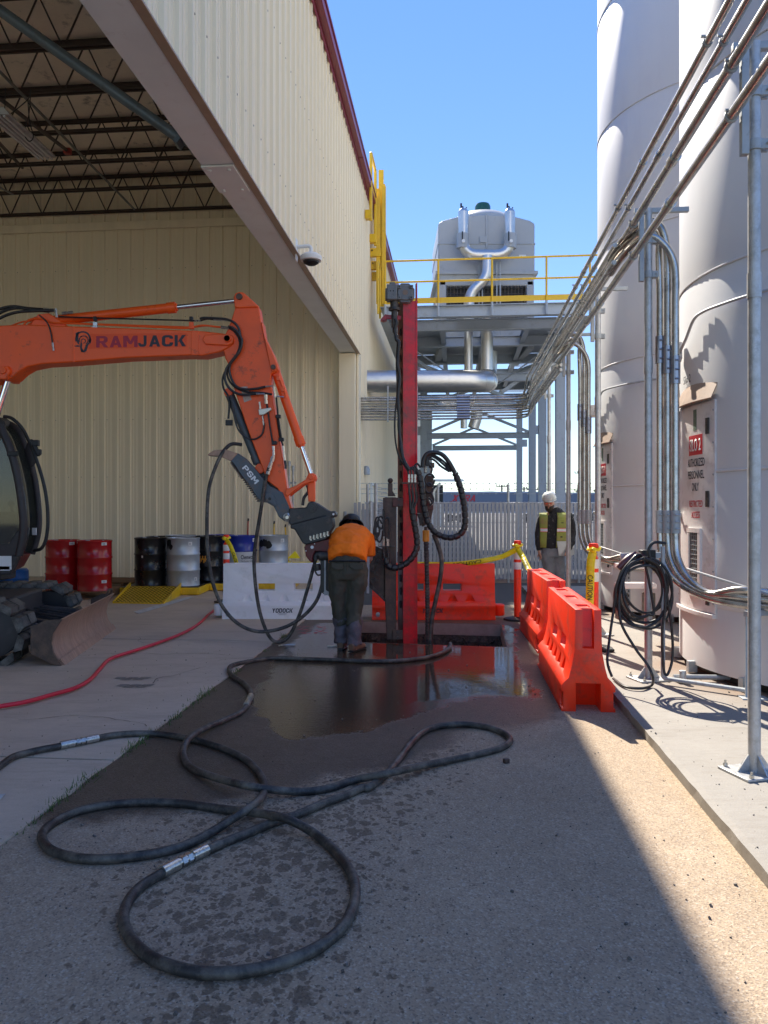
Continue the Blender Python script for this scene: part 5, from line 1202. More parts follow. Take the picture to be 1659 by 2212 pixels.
# ================= drums, pallets, ramp =================
def drum(label, x, d, z, m, grp='steel drums along the wall', band=None, letters=None, sticker=None, spray=False):
    u = P(x, HY, d).x; t = thing('steel_drum', label, 'drum', (u, d, z), 0, grp); H, r = .88, .292
    mb = MB(); mb.lathe([(0, .02), (r-.01, .02), (r, 0), (r+.006, .01), (r, .03), (r, .27), (r+.010, .285), (r+.010, .30), (r, .315), (r, .56), (r+.010, .575), (r+.010, .59), (r, .605), (r, .85), (r+.007, .86), (r+.007, .88), (r-.004, .885), (r-.012, .865), (0, .86)], (u, d, z), 48); mb.build('drum_body', m, t)
    mb = MB(); mb.lathe([(0, .862), (.035, .862), (.035, .885), (0, .885)], (u-.12, d, z), 14); mb.lathe([(0, .862), (.02, .862), (.02, .885), (0, .885)], (u+.15, d, z), 12); mb.build('bung', m_galvd, t)
    if band:
        mb = MB(); mb.lathe([(r+.0015, band[0]), (r+.0015, band[1])], (u, d, z), 48); mb.build('painted_band', band[2], t)
    def cy(x0, z0):
        return lambda x, y, zz: (u+math.sin(x0+x/r)*(r+.004+zz), d-math.cos(x0+x/r)*(r+.004+zz), z+z0+y)
    if sticker:
        for (an, zz, w, h) in sticker:
            mb = MB(); k = 6; f = cy(an, zz); vs = [f(w*i/k, y, 0) for y in (0, h) for i in range(k+1)]
            mb.add(vs, [(i, i+1, k+2+i, k+1+i) for i in range(k)]); mb.build('label_sticker', m_white, t)
            mb = MB(); 
            for j in range(3):
                vs = [f(w*(.12+.6*i/k), h*(.2+.22*j)+y, .001) for y in (0, h*.08) for i in range(k+1)]; mb.add(vs, [(i, i+1, k+2+i, k+1+i) for i in range(k)])
            mb.build('small_print', m_navy, t)
    if letters:
        for (s, an, zz, w, h, bd) in letters: text(s, 'lettering', m_navy, t, cy(an, zz), w, h, bd, .0006, sub=True)
    if spray:
        rr = random.Random(x)
        mb = MB()
        for (an, zz, rw, rh) in spray:
            k = 14; f = cy(an, zz); vs = [f(0, 0, .0005)]+[f(math.cos(2*math.pi*i/k)*rw*rr.uniform(.7, 1.15), math.sin(2*math.pi*i/k)*rh*rr.uniform(.7, 1.15), .0005) for i in range(k)]
            mb.add(vs, [(0, i+1, (i+1) % k+1) for i in range(k)])
        mb.build('spray_paint', m_black, t)
    return t
st = lambda *a: list(a)
drum('left red steel drum of the pair on the wooden pallet', 136, 13.75, .14, m_drumr, sticker=st((.75, .80, .1, .05)))
drum('right red steel drum of the pair on the wooden pallet', 204.5, 13.6, .14, m_drumr, sticker=st((.75, .80, .1, .05), (.75, .14, .1, .05)))
drum('black steel drum in front at the top of the yellow ramp', 326, 14.35, .16, m_drumk, sticker=st((-.3, .52, .03, .04)))
drum('front silver steel drum sprayed black near its rim', 396.5, 14.25, .16, m_drums, sticker=st((.55, .75, .07, .06), (.95, .10, .07, .06)), spray=[(-.95, .78, .05, .09), (-.75, .80, .06, .07), (-.62, .72, .05, .06)])
drum('black steel drum half hidden behind the front black drum', 350, 15.0, .16, m_drumk)
drum('silver steel drum half hidden behind the front silver drum', 391, 15.1, .18, m_drums)
drum('black steel drum with yellow label right of the front silver drum', 449, 15.3, .16, m_drumk)
for o in [o for o in bpy.data.objects if o.name.startswith('steel_drum')][-2:-1]: pass
drum('blue and white steel drum partly hidden behind the delineator', 455+20, 15.9, .16, m_drumb, band=(.29, .60, m_drumw), letters=st(('Oemeta', -.40, .44, .26, .075, .012), ('The Coolant Company', -.40, .385, .30, .035, 0)))
drum('blue and white steel drum right of the delineator over the white barrier', 523, 15.5, .16, m_drumb, band=(.03, .60, m_drumw), sticker=st((.95, .76, .08, .07)), letters=st(('Oemeta', .10, .42, .26, .085, .012), ('The Coolant Company', .10, .36, .30, .035, 0)))
drum('silver steel drum sprayed black, rightmost over the white barrier', 591, 15.6, .16, m_drums, sticker=st((.65, .75, .08, .07)), spray=[(-.85, .72, .09, .09), (-.5, .74, .08, .08), (-.2, .70, .07, .08)])
yl = MB(); 
q = [o for o in bpy.data.objects if o.get('label', '').startswith('black steel drum with yellow')][0]; u, d = q.location.x, q.location.y
mb = MB()
for k in range(8): an = -.3+k*.09; mb.bar((u+math.sin(an)*.298, d-math.cos(an)*.298, .16+.36+(k % 3)*.03), (u+math.sin(an)*.298, d-math.cos(an)*.298, .16+.50-(k % 2)*.05), .024, .004, (0, 1, 0))
mb.build('yellow_label', m_brass, q)
t = thing('plastic_drum', 'bright blue plastic drum low behind the excavator tracks', 'drum', P(28, HY, 14.6)*Vector((1, 1, 0)).x if False else (P(26, HY, 14.6).x, 14.6, 0))
mb = MB(); mb.lathe([(0, 0), (.27, 0), (.29, .04), (.29, .25), (.3, .27), (.29, .29), (.29, .40), (.26, .44), (0, .44)], (P(26, HY, 14.6).x, 14.6, 0), 32); mb.build('drum_body', m_plasblue, t)
def pallet(x, d, w, dp, label, rz=0):
    u = P(x, HY, d).x; t = thing('wooden_pallet', label, 'pallet', (u, d, .02), rz)
    M = Matrix.Translation((u, d, .02)) @ Matrix.Rotation(rz, 4, 'Z')
    for k in range(7):
        mb = MB(); mb.boxm(M @ Matrix.Translation((0, -dp/2+.05+k*(dp-.1)/6, .115)), w, .09, .016); mb.build('top_board', m_wood, t)
    for s in (-1, 0, 1):
        mb = MB(); mb.boxm(M @ Matrix.Translation((s*(w/2-.04), 0, .06)), .04, dp, .09); mb.build('stringer', m_wood, t)
    for k in (-1, 1):
        mb = MB(); mb.boxm(M @ Matrix.Translation((0, k*(dp/2-.05), .008)), w, .09, .014); mb.build('bottom_board', m_wood, t)
pallet(178, 13.75, 1.2, 1.0, 'worn wooden pallet under the two red drums')
pallet(282, 15.6, 1.1, 1.0, 'weathered pallet standing empty between the red and black drums')
def spill(x, d, w, dp, label):
    u = P(x, HY, d).x; t = thing('spill_pallet', label, 'spill pallet', (u, d, .02), 0, 'yellow spill containment pallets')
    mb = MB(); mb.box((u, d, .085), (w, dp, .13)); mb.build('tray', m_yellow, t, bevel=.015)
    n = max(2, int(w/.22))
    for k in range(n): 
        mb = MB(); mb.box((u-w/2+.11+k*(w-.22)/max(1, n-1), d-dp/2-.002, .075), (.15, .02, .08)); mb.build('tray_pocket', m_yellow, t, bevel=.008)
    mb = MB(); mb.box((u, d, .157), (w-.06, dp-.06, .012)); mb.build('grate', m_black, t)
spill(366, 14.55, 1.45, 1.3, 'yellow spill pallet under the front black and silver drums')
spill(452, 15.25, 1.1, 1.2, 'yellow spill pallet under the black and blue drums')
spill(560, 15.4, 1.5, 1.2, 'yellow spill pallet seen through the white barrier')
t = thing('loading_ramp', 'yellow ribbed loading ramp leading up to the drums', 'ramp', P(315, 1290, 13.2))
a1, a2, a3, a4 = G(243, 1301, .03), G(352, 1303, .03), P(390, 1268, 14.0), P(280, 1267, 14.0)
a3.z = a4.z = .17
mb = MB(); mb.add([a1, a2, a3, a4], [(0, 1, 2, 3)]); mb.prism([a1, a2, a3, a4], (0, 0, -.02)); mb.build('ramp_deck', m_yellow, t)
mb = MB()
for k in range(22):
    u_ = (k+.5)/22; p, q = a1.lerp(a4, u_), a2.lerp(a3, u_)
    for j in range(12):
        r0, r1 = p.lerp(q, (j+.1+(k % 2)*.4)/12.5), p.lerp(q, (j+.6+(k % 2)*.4)/12.5); mb.bar(r0+Vector((0, 0, .004)), r1+Vector((0, 0, .004)), .012, .01)
struct(mb.build('tread_rib', mat('tread_dark', (.22, .16, .02), .6), t), 'stuff')
for p, q in ((a1, a4), (a2, a3)):
    mb = MB(); mb.prism([p, q, q+Vector((0, 0, .07)), p+Vector((0, 0, .02))], (.025, 0, 0)); mb.build('side_rim', m_yellow, t, bevel=.006)
mb = MB(); mb.prism([a2+Vector((.0, 0, 0)), a3, a3-Vector((0, 0, .17)), a2-Vector((0, 0, .03))], (.02, 0, 0)); mb.build('ramp_side', m_yellow, t)
for (x, y0, y1, m_, lab) in ((536, 1120, 1250, MT['pole_red'] if 'pole_red' in MT else mat('pole_red', (.35, .02, .015), .4), 'red broom handle leaning on the wall behind the blue drum'), (592, 1126, 1255, m_yellow, 'yellow and green tool handle leaning on the back wall'), (616, 1133, 1250, m_yellow, 'black tipped yellow tool handle leaning on the back wall')):
    t = thing('broom_handle', lab, 'tool handle', P(x, HY, 16.5)*1, 0, 'tool handles leaning on the back wall')
    dx = -4 if x < 560 else (0 if x < 600 else 11)
    mb = MB(); mb.cyl(P(x+dx, y1, 16.2), P(x, y0+6, 16.6), .014, 8); mb.build('handle', m_, t)
    mb = MB(); mb.cyl(P(x, y0+6, 16.6), P(x+.7, y0, 16.62), .018, 8); mb.build('grip', m_black, t)
t = thing('wet_floor_marker', 'small yellow cone shaped marker behind the white barrier', 'marker', P(636, 1200, 13.2))
mb = MB(); q = P(636, 1206, 13.2); mb.prism([q+Vector((-.12, 0, 0)), q+Vector((.10, 0, 0)), q+Vector((0, .08, .12))], (0, .05, 0)); q = P(625, 1214, 13.0); mb.box(P(660, 1216, 13.2), (.45, .06, .04)); mb.cyl(P(636, 1300, 13.25), q, .03, 8); mb.build('marker_body', m_tape, t)

# ================= excavator =================
ED = 8.95
def E(x, y, o=0): return P(x, y, ED)+Vector((0, o, 0))
ex = thing('excavator', 'orange compact excavator reaching its arm across to the drill', 'excavator', (-5.0, 8.9, 0), R(7.5))
def ep(pts, w, name, m, bev=.012, par=ex, off=0, conv=None, c=None):
    pts = (conv(pts) if conv else pts); mb = MB(); mb.prism([E(x, y, off-w/2) for x, y in pts], (0, w, 0)); return mb.build(name, m, par, bevel=bev)
boom = ep([(-560, 1010), (-420, 700), (-250, 420), (-120, 270), (0, 228), (130, 222), (355, 230), (905, 250), (960, 253), (1040, 262), (1085, 268), (1103, 285), (1100, 310), (1085, 325), (1040, 348), (960, 366), (900, 364), (600, 376), (360, 396), (220, 404), (150, 418), (112, 440), (80, 470), (55, 477), (15, 470), (-40, 500), (-160, 640), (-270, 820), (-380, 1080)], .26, 'boom', m_orange, .014, conv=cD)
# raised plates and welds on the boom
ep([(905, 250), (940, 252), (940, 364), (905, 364)], .275, 'boom_band', m_orange, .006, par=boom, conv=cD)
ep([(970, 272), (1080, 268), (1103, 285), (1098, 312), (1075, 322), (972, 316), (958, 295)], .32, 'boom_cheek', m_orange, .01, par=boom, conv=cD)
ep([(357, 232), (366, 232), (370, 396), (361, 396)], .268, 'weld_line', m_orange, .003, par=boom, conv=cD)
mb = MB()
for (x, y, r) in ((1075, 292, 16), (47, 437, 17)):
    q = cD([(x, y)])[0]; p = E(*q); mb.cyl(p+Vector((0, -.19, 0)), p+Vector((0, .19, 0)), r*.00248, 20)
mb.build('pivot_pin', m_orangew, boom, bevel=.006)
ep([(20, 425), (70, 415), (80, 440), (62, 478), (30, 478)], .34, 'cylinder_lug', m_orange, .012, par=boom, conv=cD)
# decal: ram head and words
fz = -.1315
bd = cD([(467, 329), (659, 326), (467, 277), (659, 326), (885, 323)])
def E3(x, y, o): q = cD([(x, y)])[0]; return E(q[0], q[1], o)
pA = E3(469, 331, fz); s_ = 8.95/F/2.16
mb = MB(); mb.prism([E3(430, 268, fz), E3(884, 262, fz), E3(886, 327, fz), E3(432, 334, fz)], (0, -.0006, 0)); mb.build('decal_backing', mat('decal_orange', (.88, .085, .01), .5, 0, .03), boom)
block('RAM', mat('decal_crimson', (.36, .0, .03), .4), boom, plane_fn(E3(469, 329, fz-.001), (1, 0, .012), (0, 0, 1)), 190*s_, 52*s_)
block('JACK', m_navy, boom, plane_fn(E3(661, 326, fz-.001), (1, 0, .012), (0, 0, 1)), 220*s_, 52*s_)
mb = MB(); c = E3(887, 273, fz-.001); mb.tube([c+Vector((math.cos(k*.7)*.006, 0, math.sin(k*.7)*.006)) for k in range(10)], .001, 4); mb.build('registered_mark', m_navy, boom)
mb = MB()   # ram head emblem: curled horns and face
c = (408, 292)
def arc(cx, cy, r, a0, a1, w0, w1, k=18, sy=1.0):
    for i in range(k):
        A0, A1 = a0+(a1-a0)*i/k, a0+(a1-a0)*(i+1)/k; W0, W1 = w0+(w1-w0)*i/k, w0+(w1-w0)*(i+1)/k
        r0, r1 = r(i/k) if callable(r) else r, r((i+1)/k) if callable(r) else r
        q = []
        for A, rr_, W_, s in ((A0, r0, W0, -1), (A1, r1, W1, -1), (A1, r1, W1, 1), (A0, r0, W0, 1)): q.append(E3(cx+math.cos(A)*(rr_+s*W_/2), cy-math.sin(A)*(rr_+s*W_/2)*sy, fz-.0008))
        mb.prism(q, (0, -.0008, 0))
arc(408, 290, lambda t: 34-2*t, R(200), R(-25), 4, 9)
arc(412, 296, lambda t: 22-3*t, R(200), R(-60), 5, 4)
arc(410, 300, lambda t: 11-2*t, R(210), R(-90), 4, 3)
for poly in ([(375, 262), (390, 256), (386, 290), (392, 318), (384, 312), (374, 290)], [(440, 280), (447, 292), (444, 308), (432, 318), (424, 345), (413, 352), (400, 349), (398, 340), (410, 345), (417, 330), (420, 318), (434, 306)], [(366, 322), (384, 318), (396, 322), (390, 326), (376, 325)], [(398, 300), (405, 312), (403, 330), (412, 346), (400, 350), (394, 330)]):
    mb.prism([E3(x, y, fz-.0008) for x, y in poly], (0, -.0008, 0))
mb.build('ram_emblem', m_navy, boom)
# boom cylinder (rod seen at the left), stick cylinder above the boom
def cyl2(p, q, f_, rb, rr, mbody, name, par=ex):
    p, q = Vector(p), Vector(q); m_ = p.lerp(q, f_); dn = (q-p).normalized()
    mb = MB(); mb.cyl(p, m_, rb, 24); mb.tube([m_-dn*.10, m_+dn*.0], rb*1.14, 24); mb.tube([m_, m_+dn*.02], rb*.8, 20); b_ = mb.build(name, mbody, par, bevel=.003)
    mb = MB(); mb.cyl(m_, q, rr, 20); mb.build('rod', m_chrome, b_)
    mb = MB(); w = Vector((0, rb*1.1, 0)); mb.cyl(q-w, q+w, rr*1.9, 18); mb.cyl(p-w, p+w, rb*.95, 18); mb.build('rod_eye', m_orangew, b_, bevel=.004); return b_
q = cD([(150, 222), (1128, 97)])
cyl2(E3(180, 200, 0), E3(1128, 97, 0), .675, .056, .028, m_orange, 'arm_cylinder')
ep([(150, 228), (190, 170), (240, 165), (280, 190), (330, 228)], .16, 'cylinder_mount', m_orange, .01, conv=cD)
cyl2(E3(-190, 1180, .0), E3(47, 437, 0), .25, .07, .038, m_orange, 'boom_cylinder')
# hard lines on top of the boom
for (pp, r, m_, o_) in (([(0, 345), (60, 300), (150, 195), (200, 190), (260, 212), (420, 217), (880, 238), (950, 222), (1040, 232)], .011, m_orange, -.09), ([(-40, 350), (90, 265), (150, 205), (300, 207), (900, 228), (960, 219), (1045, 228)], .010, m_orange, -.04), ([(290, 184), (460, 190), (900, 202), (940, 203)], .009, m_black, -.10), ([(-60, 270), (0, 235), (100, 195), (180, 190)], .010, m_orange, .02)):
    mb = MB(); mb.tube(fillet([E3(x, y, o_) for x, y in pp], .05, 4), r, 10); mb.build('hard_line', m_, boom)
for x in (460, 903):
    mb = MB(); p = E3(x, 195, -.1); mb.box(p, (.035, .05, .05)); mb.build('line_clamp', m_black, boom, bevel=.004)
    mb = MB(); mb.box(p+Vector((0, 0, -.06)), (.05, .03, .05)); mb.box(p+Vector((0, 0, -.10)), (.06, .05, .03)); mb.build('clamp_bracket', m_silver if x < 500 else m_orange, boom, bevel=.004)
def fitting(pts, r, par, m_=m_silver):
    mb = MB(); L = len(pts)-1
    for i in range(L):
        p, q = Vector(pts[i]), Vector(pts[i+1])
        mb.tube([p, p.lerp(q, .45)], r, 6); mb.tube([p.lerp(q, .45), p.lerp(q, .6)], r*.7, 10); mb.tube([p.lerp(q, .6), q], r*.92, 6)
    return mb.build('hose_fitting', m_, par, smooth=0)
def ehose(pts, r, conv, off=0, m_=m_rubberb, par=ex, k=6, offs=None, name='hydraulic_line'):
    q = conv(pts); mb = MB(); mb.tube(catmull([E(x, y, (offs[i] if offs else off)) for i, (x, y) in enumerate(q)], k), r, 12); return mb.build(name, m_, par)
for pts, o_ in (([(-80, 190), (-20, 155), (60, 132), (140, 140), (220, 146)], -.05), ([(-80, 230), (0, 175), (80, 145), (170, 150), (245, 160)], -.09), ([(-80, 260), (10, 200), (90, 168), (180, 160), (270, 158)], -.12)): ehose(pts, .017, cD, o_)
fitting([E3(220, 147, -.09), E3(272, 152, -.09)], .016, ex); fitting([E3(276, 148, -.10), E3(282, 188, -.10)], .018, ex); fitting([E3(300, 165, -.06), E3(350, 160, -.06)], .02, ex); fitting([E3(1005, 197, -.10), E3(1090, 203, -.11)], .014, ex); fitting([E3(1040, 232, -.09), E3(1085, 238, -.11)], .02, ex); fitting([E3(918, 203, -.1), E3(945, 203, -.1)], .012, ex)
ehose([(945, 203), (975, 195), (1008, 198)], .009, cD, -.10)
ehose([(210, 182), (245, 215), (262, 260), (270, 310)], .008, cD, -.145); fitting([E3(270, 308, -.145), E3(275, 345, -.145)], .013, ex)
# arm (stick)
arm = ep([(300, 125), (270, 135), (258, 165), (268, 240), (240, 330), (215, 400), (180, 470), (172, 560), (190, 640), (222, 700), (232, 800), (300, 1000), (345, 1140), (400, 1290), (450, 1420), (520, 1600), (600, 1660), (680, 1830), (712, 1815), (692, 1750), (668, 1620), (645, 1450), (618, 1290), (590, 1120), (562, 970), (548, 860), (548, 760), (590, 747), (606, 725), (600, 690), (560, 590), (500, 470), (470, 350), (455, 240), (350, 140), (330, 126)], .22, 'arm', m_orangew, .012, conv=cF)
def F3(x, y, o=0): q = cF([(x, y)])[0]; return E(q[0], q[1], o)
ep([(300, 125), (270, 135), (258, 165), (266, 245), (300, 250), (440, 244), (455, 236), (350, 140), (330, 126)], .27, 'arm_lug', m_orange, .012, par=arm, conv=cF)
ep([(480, 350), (498, 470), (560, 590), (598, 690), (602, 720), (588, 742), (552, 748), (540, 700), (500, 520), (470, 380)], .255, 'arm_plate', m_orange, .01, par=arm, conv=cF)
mb = MB()
for (x, y, r, w) in ((305, 165, 24, .17), (568, 712, 19, .16), (215, 495, 26, .19)): mb.cyl(F3(x, y, -w), F3(x, y, w), r*.00147, 20)
mb.build('pivot_pin', m_rustd, arm, bevel=.005)
mb = MB(); mb.prism([F3(310, 865, -.111), F3(362, 858, -.111), F3(398, 965, -.111), F3(338, 985, -.111)], (0, -.001, 0)); mb.build('worn_sticker', mat('sticker_worn', (.5, .45, .38), .6, 0, .3, 30, dirt=(.4, .1, .05), damt=.4, dscale=30), arm)
# arm hoses
ehose([(0, 340), (30, 332), (120, 335), (200, 342), (260, 365), (300, 410), (315, 470), (325, 540), (300, 610), (240, 690), (232, 760), (270, 850), (330, 885), (420, 885), (510, 868)], .014, cF, -.16)
ehose([(225, 400), (270, 420), (310, 465), (330, 520), (310, 590), (250, 670), (205, 740), (200, 820), (240, 890), (320, 930), (440, 925)], .014, cF, -.18)
ehose([(225, 408), (262, 430), (298, 480), (308, 540), (285, 610), (225, 700), (212, 780), (260, 860), (360, 905), (470, 912), (560, 925)], .012, cF, -.14, m_black)
ehose([(180, 740), (162, 800), (170, 870), (205, 930), (215, 1000), (208, 1110)], .012, cF, -.06)
mb = MB(); q = F3(214, 1140, -.06); mb.box(q, (.08, .04, .065)); mb.build('loose_connector', m_black, ex, bevel=.006)
ehose([(232, 930), (250, 1010), (265, 1100), (290, 1190), (340, 1250), (400, 1275), (450, 1262), (485, 1225), (498, 1150)], .010, cF, -.13)
fitting([F3(495, 1165, -.13), F3(485, 1090, -.13)], .012, ex); fitting([F3(510, 867, -.16), F3(570, 862, -.16)], .011, ex); fitting([F3(575, 865, -.16), F3(585, 950, -.15)], .014, ex); fitting([F3(440, 925, -.18), F3(505, 925, -.17)], .011, ex); fitting([F3(512, 930, -.17), F3(516, 1000, -.16)], .022, ex); fitting([F3(590, 940, -.14), F3(650, 945, -.13)], .009, ex); fitting([F3(465, 985, -.16), F3(470, 1040, -.16)], .013, ex)
mb = MB(); mb.prism([F3(455, 1045, -.17), F3(550, 1030, -.17), F3(556, 1048, -.17), F3(500, 1085, -.17), F3(462, 1090, -.17)], (0, .05, 0)); mb.build('valve_block', mat('valve_zinc', (.62, .60, .50), .4, .5), ex, bevel=.006)
mb = MB(); mb.tube([F3(520, 1000, -.15), F3(545, 1180, -.15), F3(568, 1320, -.15)], .011, 8); mb.tube([F3(590, 940, -.12), F3(605, 1100, -.12), F3(632, 1290, -.12), F3(645, 1330, -.12)], .010, 8); mb.tube([F3(596, 1110, -.10), F3(620, 1280, -.10)], .009, 8); mb.build('hard_line', m_black, arm)
for (x, y) in ((607, 1097), (632, 1277), (577, 1303)):
    mb = MB(); mb.box(F3(x, y, -.13), (.055, .06, .04)); mb.build('line_clamp', m_black, arm, bevel=.005)
fitting([F3(645, 1325, -.12), F3(652, 1400, -.12), F3(658, 1440, -.12)], .015, ex); ehose([(658, 1440), (664, 1480), (664, 1505)], .014, cF, -.12)
fitting([F3(570, 1330, -.15), F3(575, 1400, -.16), F3(565, 1440, -.16)], .017, ex); fitting([F3(570, 1415, -.16), F3(545, 1490, -.17), F3(528, 1550, -.18)], .026, ex)
# bucket cylinder and linkage
bc = cyl2(F3(578, 740, 0), F3(865, 1572, 0), .69, .052, .028, m_orange, 'bucket_cylinder')
mb = MB(); mb.tube([F3(610, 790, -.06), F3(650, 900, -.06), F3(660, 940, -.06)], .011, 8); mb.box(F3(600, 790, -.06), (.04, .04, .06)); mb.box(F3(640, 880, -.06), (.05, .04, .05)); mb.build('port_block', m_orange, bc, bevel=.006)
for o_ in (-.13, .13):
    ep([(845, 1540), (885, 1540), (900, 1575), (885, 1605), (850, 1612), (800, 1630), (720, 1690), (680, 1725), (660, 1700), (670, 1665), (740, 1640), (820, 1590)], .035, 'link', m_orange, .008, conv=cF, off=o_)
ep([(840, 1575), (890, 1580), (888, 1760), (835, 1762), (830, 1640)], .10, 'link', m_orange, .01, conv=cF)
mb = MB(); mb.cyl(F3(865, 1572, -.17), F3(865, 1572, .17), .030, 20); mb.build('pivot_pin', m_orangew, ex, bevel=.005)
ehose([(825, 1630), (835, 1680), (800, 1730), (790, 1790)], .018, cF, -.02)
# thumb with its cylinder
cy = cyl2(F3(205, 900, .0), F3(455, 1500, 0), .93, .052, .03, m_thumb, 'thumb_cylinder')
th = ep([(55, 1392), (100, 1362), (190, 1352), (290, 1384), (350, 1425), (420, 1500), (470, 1560), (540, 1640), (600, 1670), (640, 1690), (690, 1800), (714, 1880), (700, 1915), (655, 1915), (610, 1880), (570, 1800), (520, 1770), (470, 1765), (420, 1700), (370, 1620), (320, 1560), (260, 1470), (230, 1440), (150, 1408), (60, 1402)], .12, 'thumb', m_thumb, .008, conv=cF, off=-.06)
ep([(55, 1392), (100, 1362), (190, 1352), (290, 1384), (235, 1445), (150, 1408), (60, 1402)], .14, 'worn_tip', m_rust, .006, par=th, conv=cF, off=-.06)
ep([(500, 1690), (560, 1690), (600, 1780), (590, 1800), (540, 1770), (500, 1740)], .15, 'thumb_boss', m_thumb, .006, par=th, conv=cF, off=-.06)
ep([(430, 1510), (520, 1520), (600, 1600), (660, 1690), (665, 1730), (560, 1660), (480, 1600)], .08, 'thumb_link', m_thumb, .008, conv=cF, off=.04)
mb = MB()
for k in range(15):
    u_ = k/15; x, y = 240+u_*90, 1450+u_*130; mb.prism([F3(x, y, -.12), F3(x-14, y+10, -.12), F3(x+6, y+9, -.12)], (0, .12, 0))
for k in range(11):
    u_ = k/11; x, y = 335+u_*120, 1585+u_*180; mb.prism([F3(x, y, -.12), F3(x-9, y+12, -.12), F3(x+9, y+14, -.12)], (0, .12, 0))
mb.build('teeth', m_rustd, th, smooth=0)
mb = MB(); mb.lathe([(0, 0), (.05, 0), (.052, .012), (.03, .02), (.022, .05), (0, .05)], M=Matrix.Translation(F3(680, 1884, -.13)) @ Matrix.Rotation(R(90), 4, 'X'), n=20); mb.cyl(F3(680, 1884, .1), F3(680, 1884, -.13), .03, 16); mb.build('pivot_pin', m_silver, th, bevel=.002)
mb = MB(); mb.cyl(F3(541, 1740, -.14), F3(541, 1740, -.136), .018, 16); mb.build('pin_hole', m_black, th)
xd = (F3(450, 1620)-F3(345, 1490)).normalized(); yd = Vector((xd.z, 0, -xd.x))*-1
yd = Vector((-xd.z, 0, xd.x)); 
block('PSM', m_white, th, plane_fn(F3(322, 1500, -.1215)+yd*.0, xd, yd), .24, .062)
# coupler, pins and lower block
def e3(x, y, o=0): q = cE([(x, y)])[0]; return E(q[0], q[1], o)
cp = ep([(-20, 165), (190, 150), (215, 95), (260, 80), (310, 95), (440, 180), (480, 200), (530, 195), (556, 215), (558, 255), (535, 278), (500, 270), (520, 330), (420, 260), (0, 370), (-20, 350)], .30, 'quick_coupler', m_coupler, .012, conv=cE)
ep([(0, 360), (420, 250), (515, 275), (530, 385), (440, 545), (190, 610), (150, 590), (50, 420), (0, 410)], .34, 'coupler_block', m_coupler, .014, conv=cE)
ep([(65, 252), (155, 228), (160, 275), (75, 300)], .306, 'coupler_plate', m_mudgrey, .004, conv=cE)
for (x, y, r) in ((265, 155, 56), (155, 415, 70), (458, 318, 62)):
    mb = MB(); mb.lathe([(0, -.20), (r*.0004, -.20), (r*.00042, -.185), (r*.0006, -.185), (r*.0006, -.178), (r*.00092, -.178), (r*.00092, -.16), (r*.00092, 0)], M=Matrix.Translation(e3(x, y, 0)) @ Matrix.Rotation(R(-90), 4, 'X'), n=24); mb.build('pin_boss', m_coupler, cp)
mb = MB(); mb.cyl(e3(525, 235, -.155), e3(525, 235, -.151), .012, 12); mb.build('eye_hole', m_white, cp)
mb = MB()
for k in range(6): mb.tube([e3(245+k*42, 545-k*11, -.175), e3(250+k*42, 500-k*11, -.175)], .014, 6); mb.box(e3(252+k*42, 530-k*11, -.165), (.02, .03, .05))
mb.build('hydraulic_port', m_silver, cp, smooth=0)
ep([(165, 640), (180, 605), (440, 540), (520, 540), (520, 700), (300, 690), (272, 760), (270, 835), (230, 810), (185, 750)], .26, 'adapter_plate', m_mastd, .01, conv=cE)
mb = MB(); mb.cyl(e3(262, 640, -.133), e3(262, 640, -.130), .019, 14); mb.cyl(e3(187, 685, -.133), e3(187, 685, -.13), .007, 10); mb.cyl(e3(292, 597, -.133), e3(292, 597, -.13), .007, 10); mb.build('bolt_hole', m_white, cp)
# hanging big hoses: from the arm and coupler looping down to the ground
hz = thing('hanging_hose', 'two black hydraulic hoses looping from the arm down past the white barrier', 'hose', (-1.5, 8.9, 0))
h1 = [(523, 961), (504, 960), (491, 971), (480, 991), (469, 1021), (461, 1053), (458, 1094), (458, 1149), (459, 1180), (463, 1213), (472, 1259), (491, 1305), (523, 1341), (565, 1358), (616, 1351), (657, 1328), (685, 1296), (697, 1260), (700, 1235)]
h2 = [(586, 1012), (578, 1040), (570, 1089), (562, 1135), (556, 1170), (552, 1213), (556, 1275), (566, 1330), (583, 1373), (602, 1386), (625, 1373), (648, 1325), (664, 1273), (677, 1225), (686, 1190)]
mb = MB(); mb.tube(catmull([E(x, y, -.02-.25*math.sin(i/18*math.pi)) for i, (x, y) in enumerate(h1)], 6), .0205, 14); mb.build('hose_run', m_rubber, hz)
mb = MB(); mb.tube(catmull([E(x, y, -.18+.22*(i/14)) for i, (x, y) in enumerate(h2)], 6), .0205, 14); mb.build('hose_run', m_rubber, hz)
# drive head below the coupler
dv = thing('drive_head', 'dark hydraulic drive head hanging under the coupler beside the worker', 'drive head', E(700, 1250, 0))
mb = MB(); mb.tube(fillet([e3(300, 800, -.05), e3(295, 735, -.05), e3(440, 720, -.05)], .06), .05, 14); mb.tube([e3(345, 745, -.09), e3(460, 745, -.09)], .06, 14); mb.build('elbow_fitting', m_mudgrey, dv)
mb = MB(); mb.prism([e3(360, 780, -.1), e3(520, 780, -.1), e3(520, 1230, -.1), e3(420, 1232, -.1), e3(362, 1190, -.1)], (0, .22, 0)); mb.build('frame', m_coupler, dv, bevel=.008)
mb = MB(); mb.bar(e3(420, 800, -.12), e3(420, 1230, -.12), .02, .02); mb.bar(e3(950, 760, -.08), e3(945, 1210, -.08), .03, .03); mb.bar(e3(410, 1180, -.13), e3(490, 1225, -.13), .02, .04); mb.build('guide_rail', m_galvd, dv)
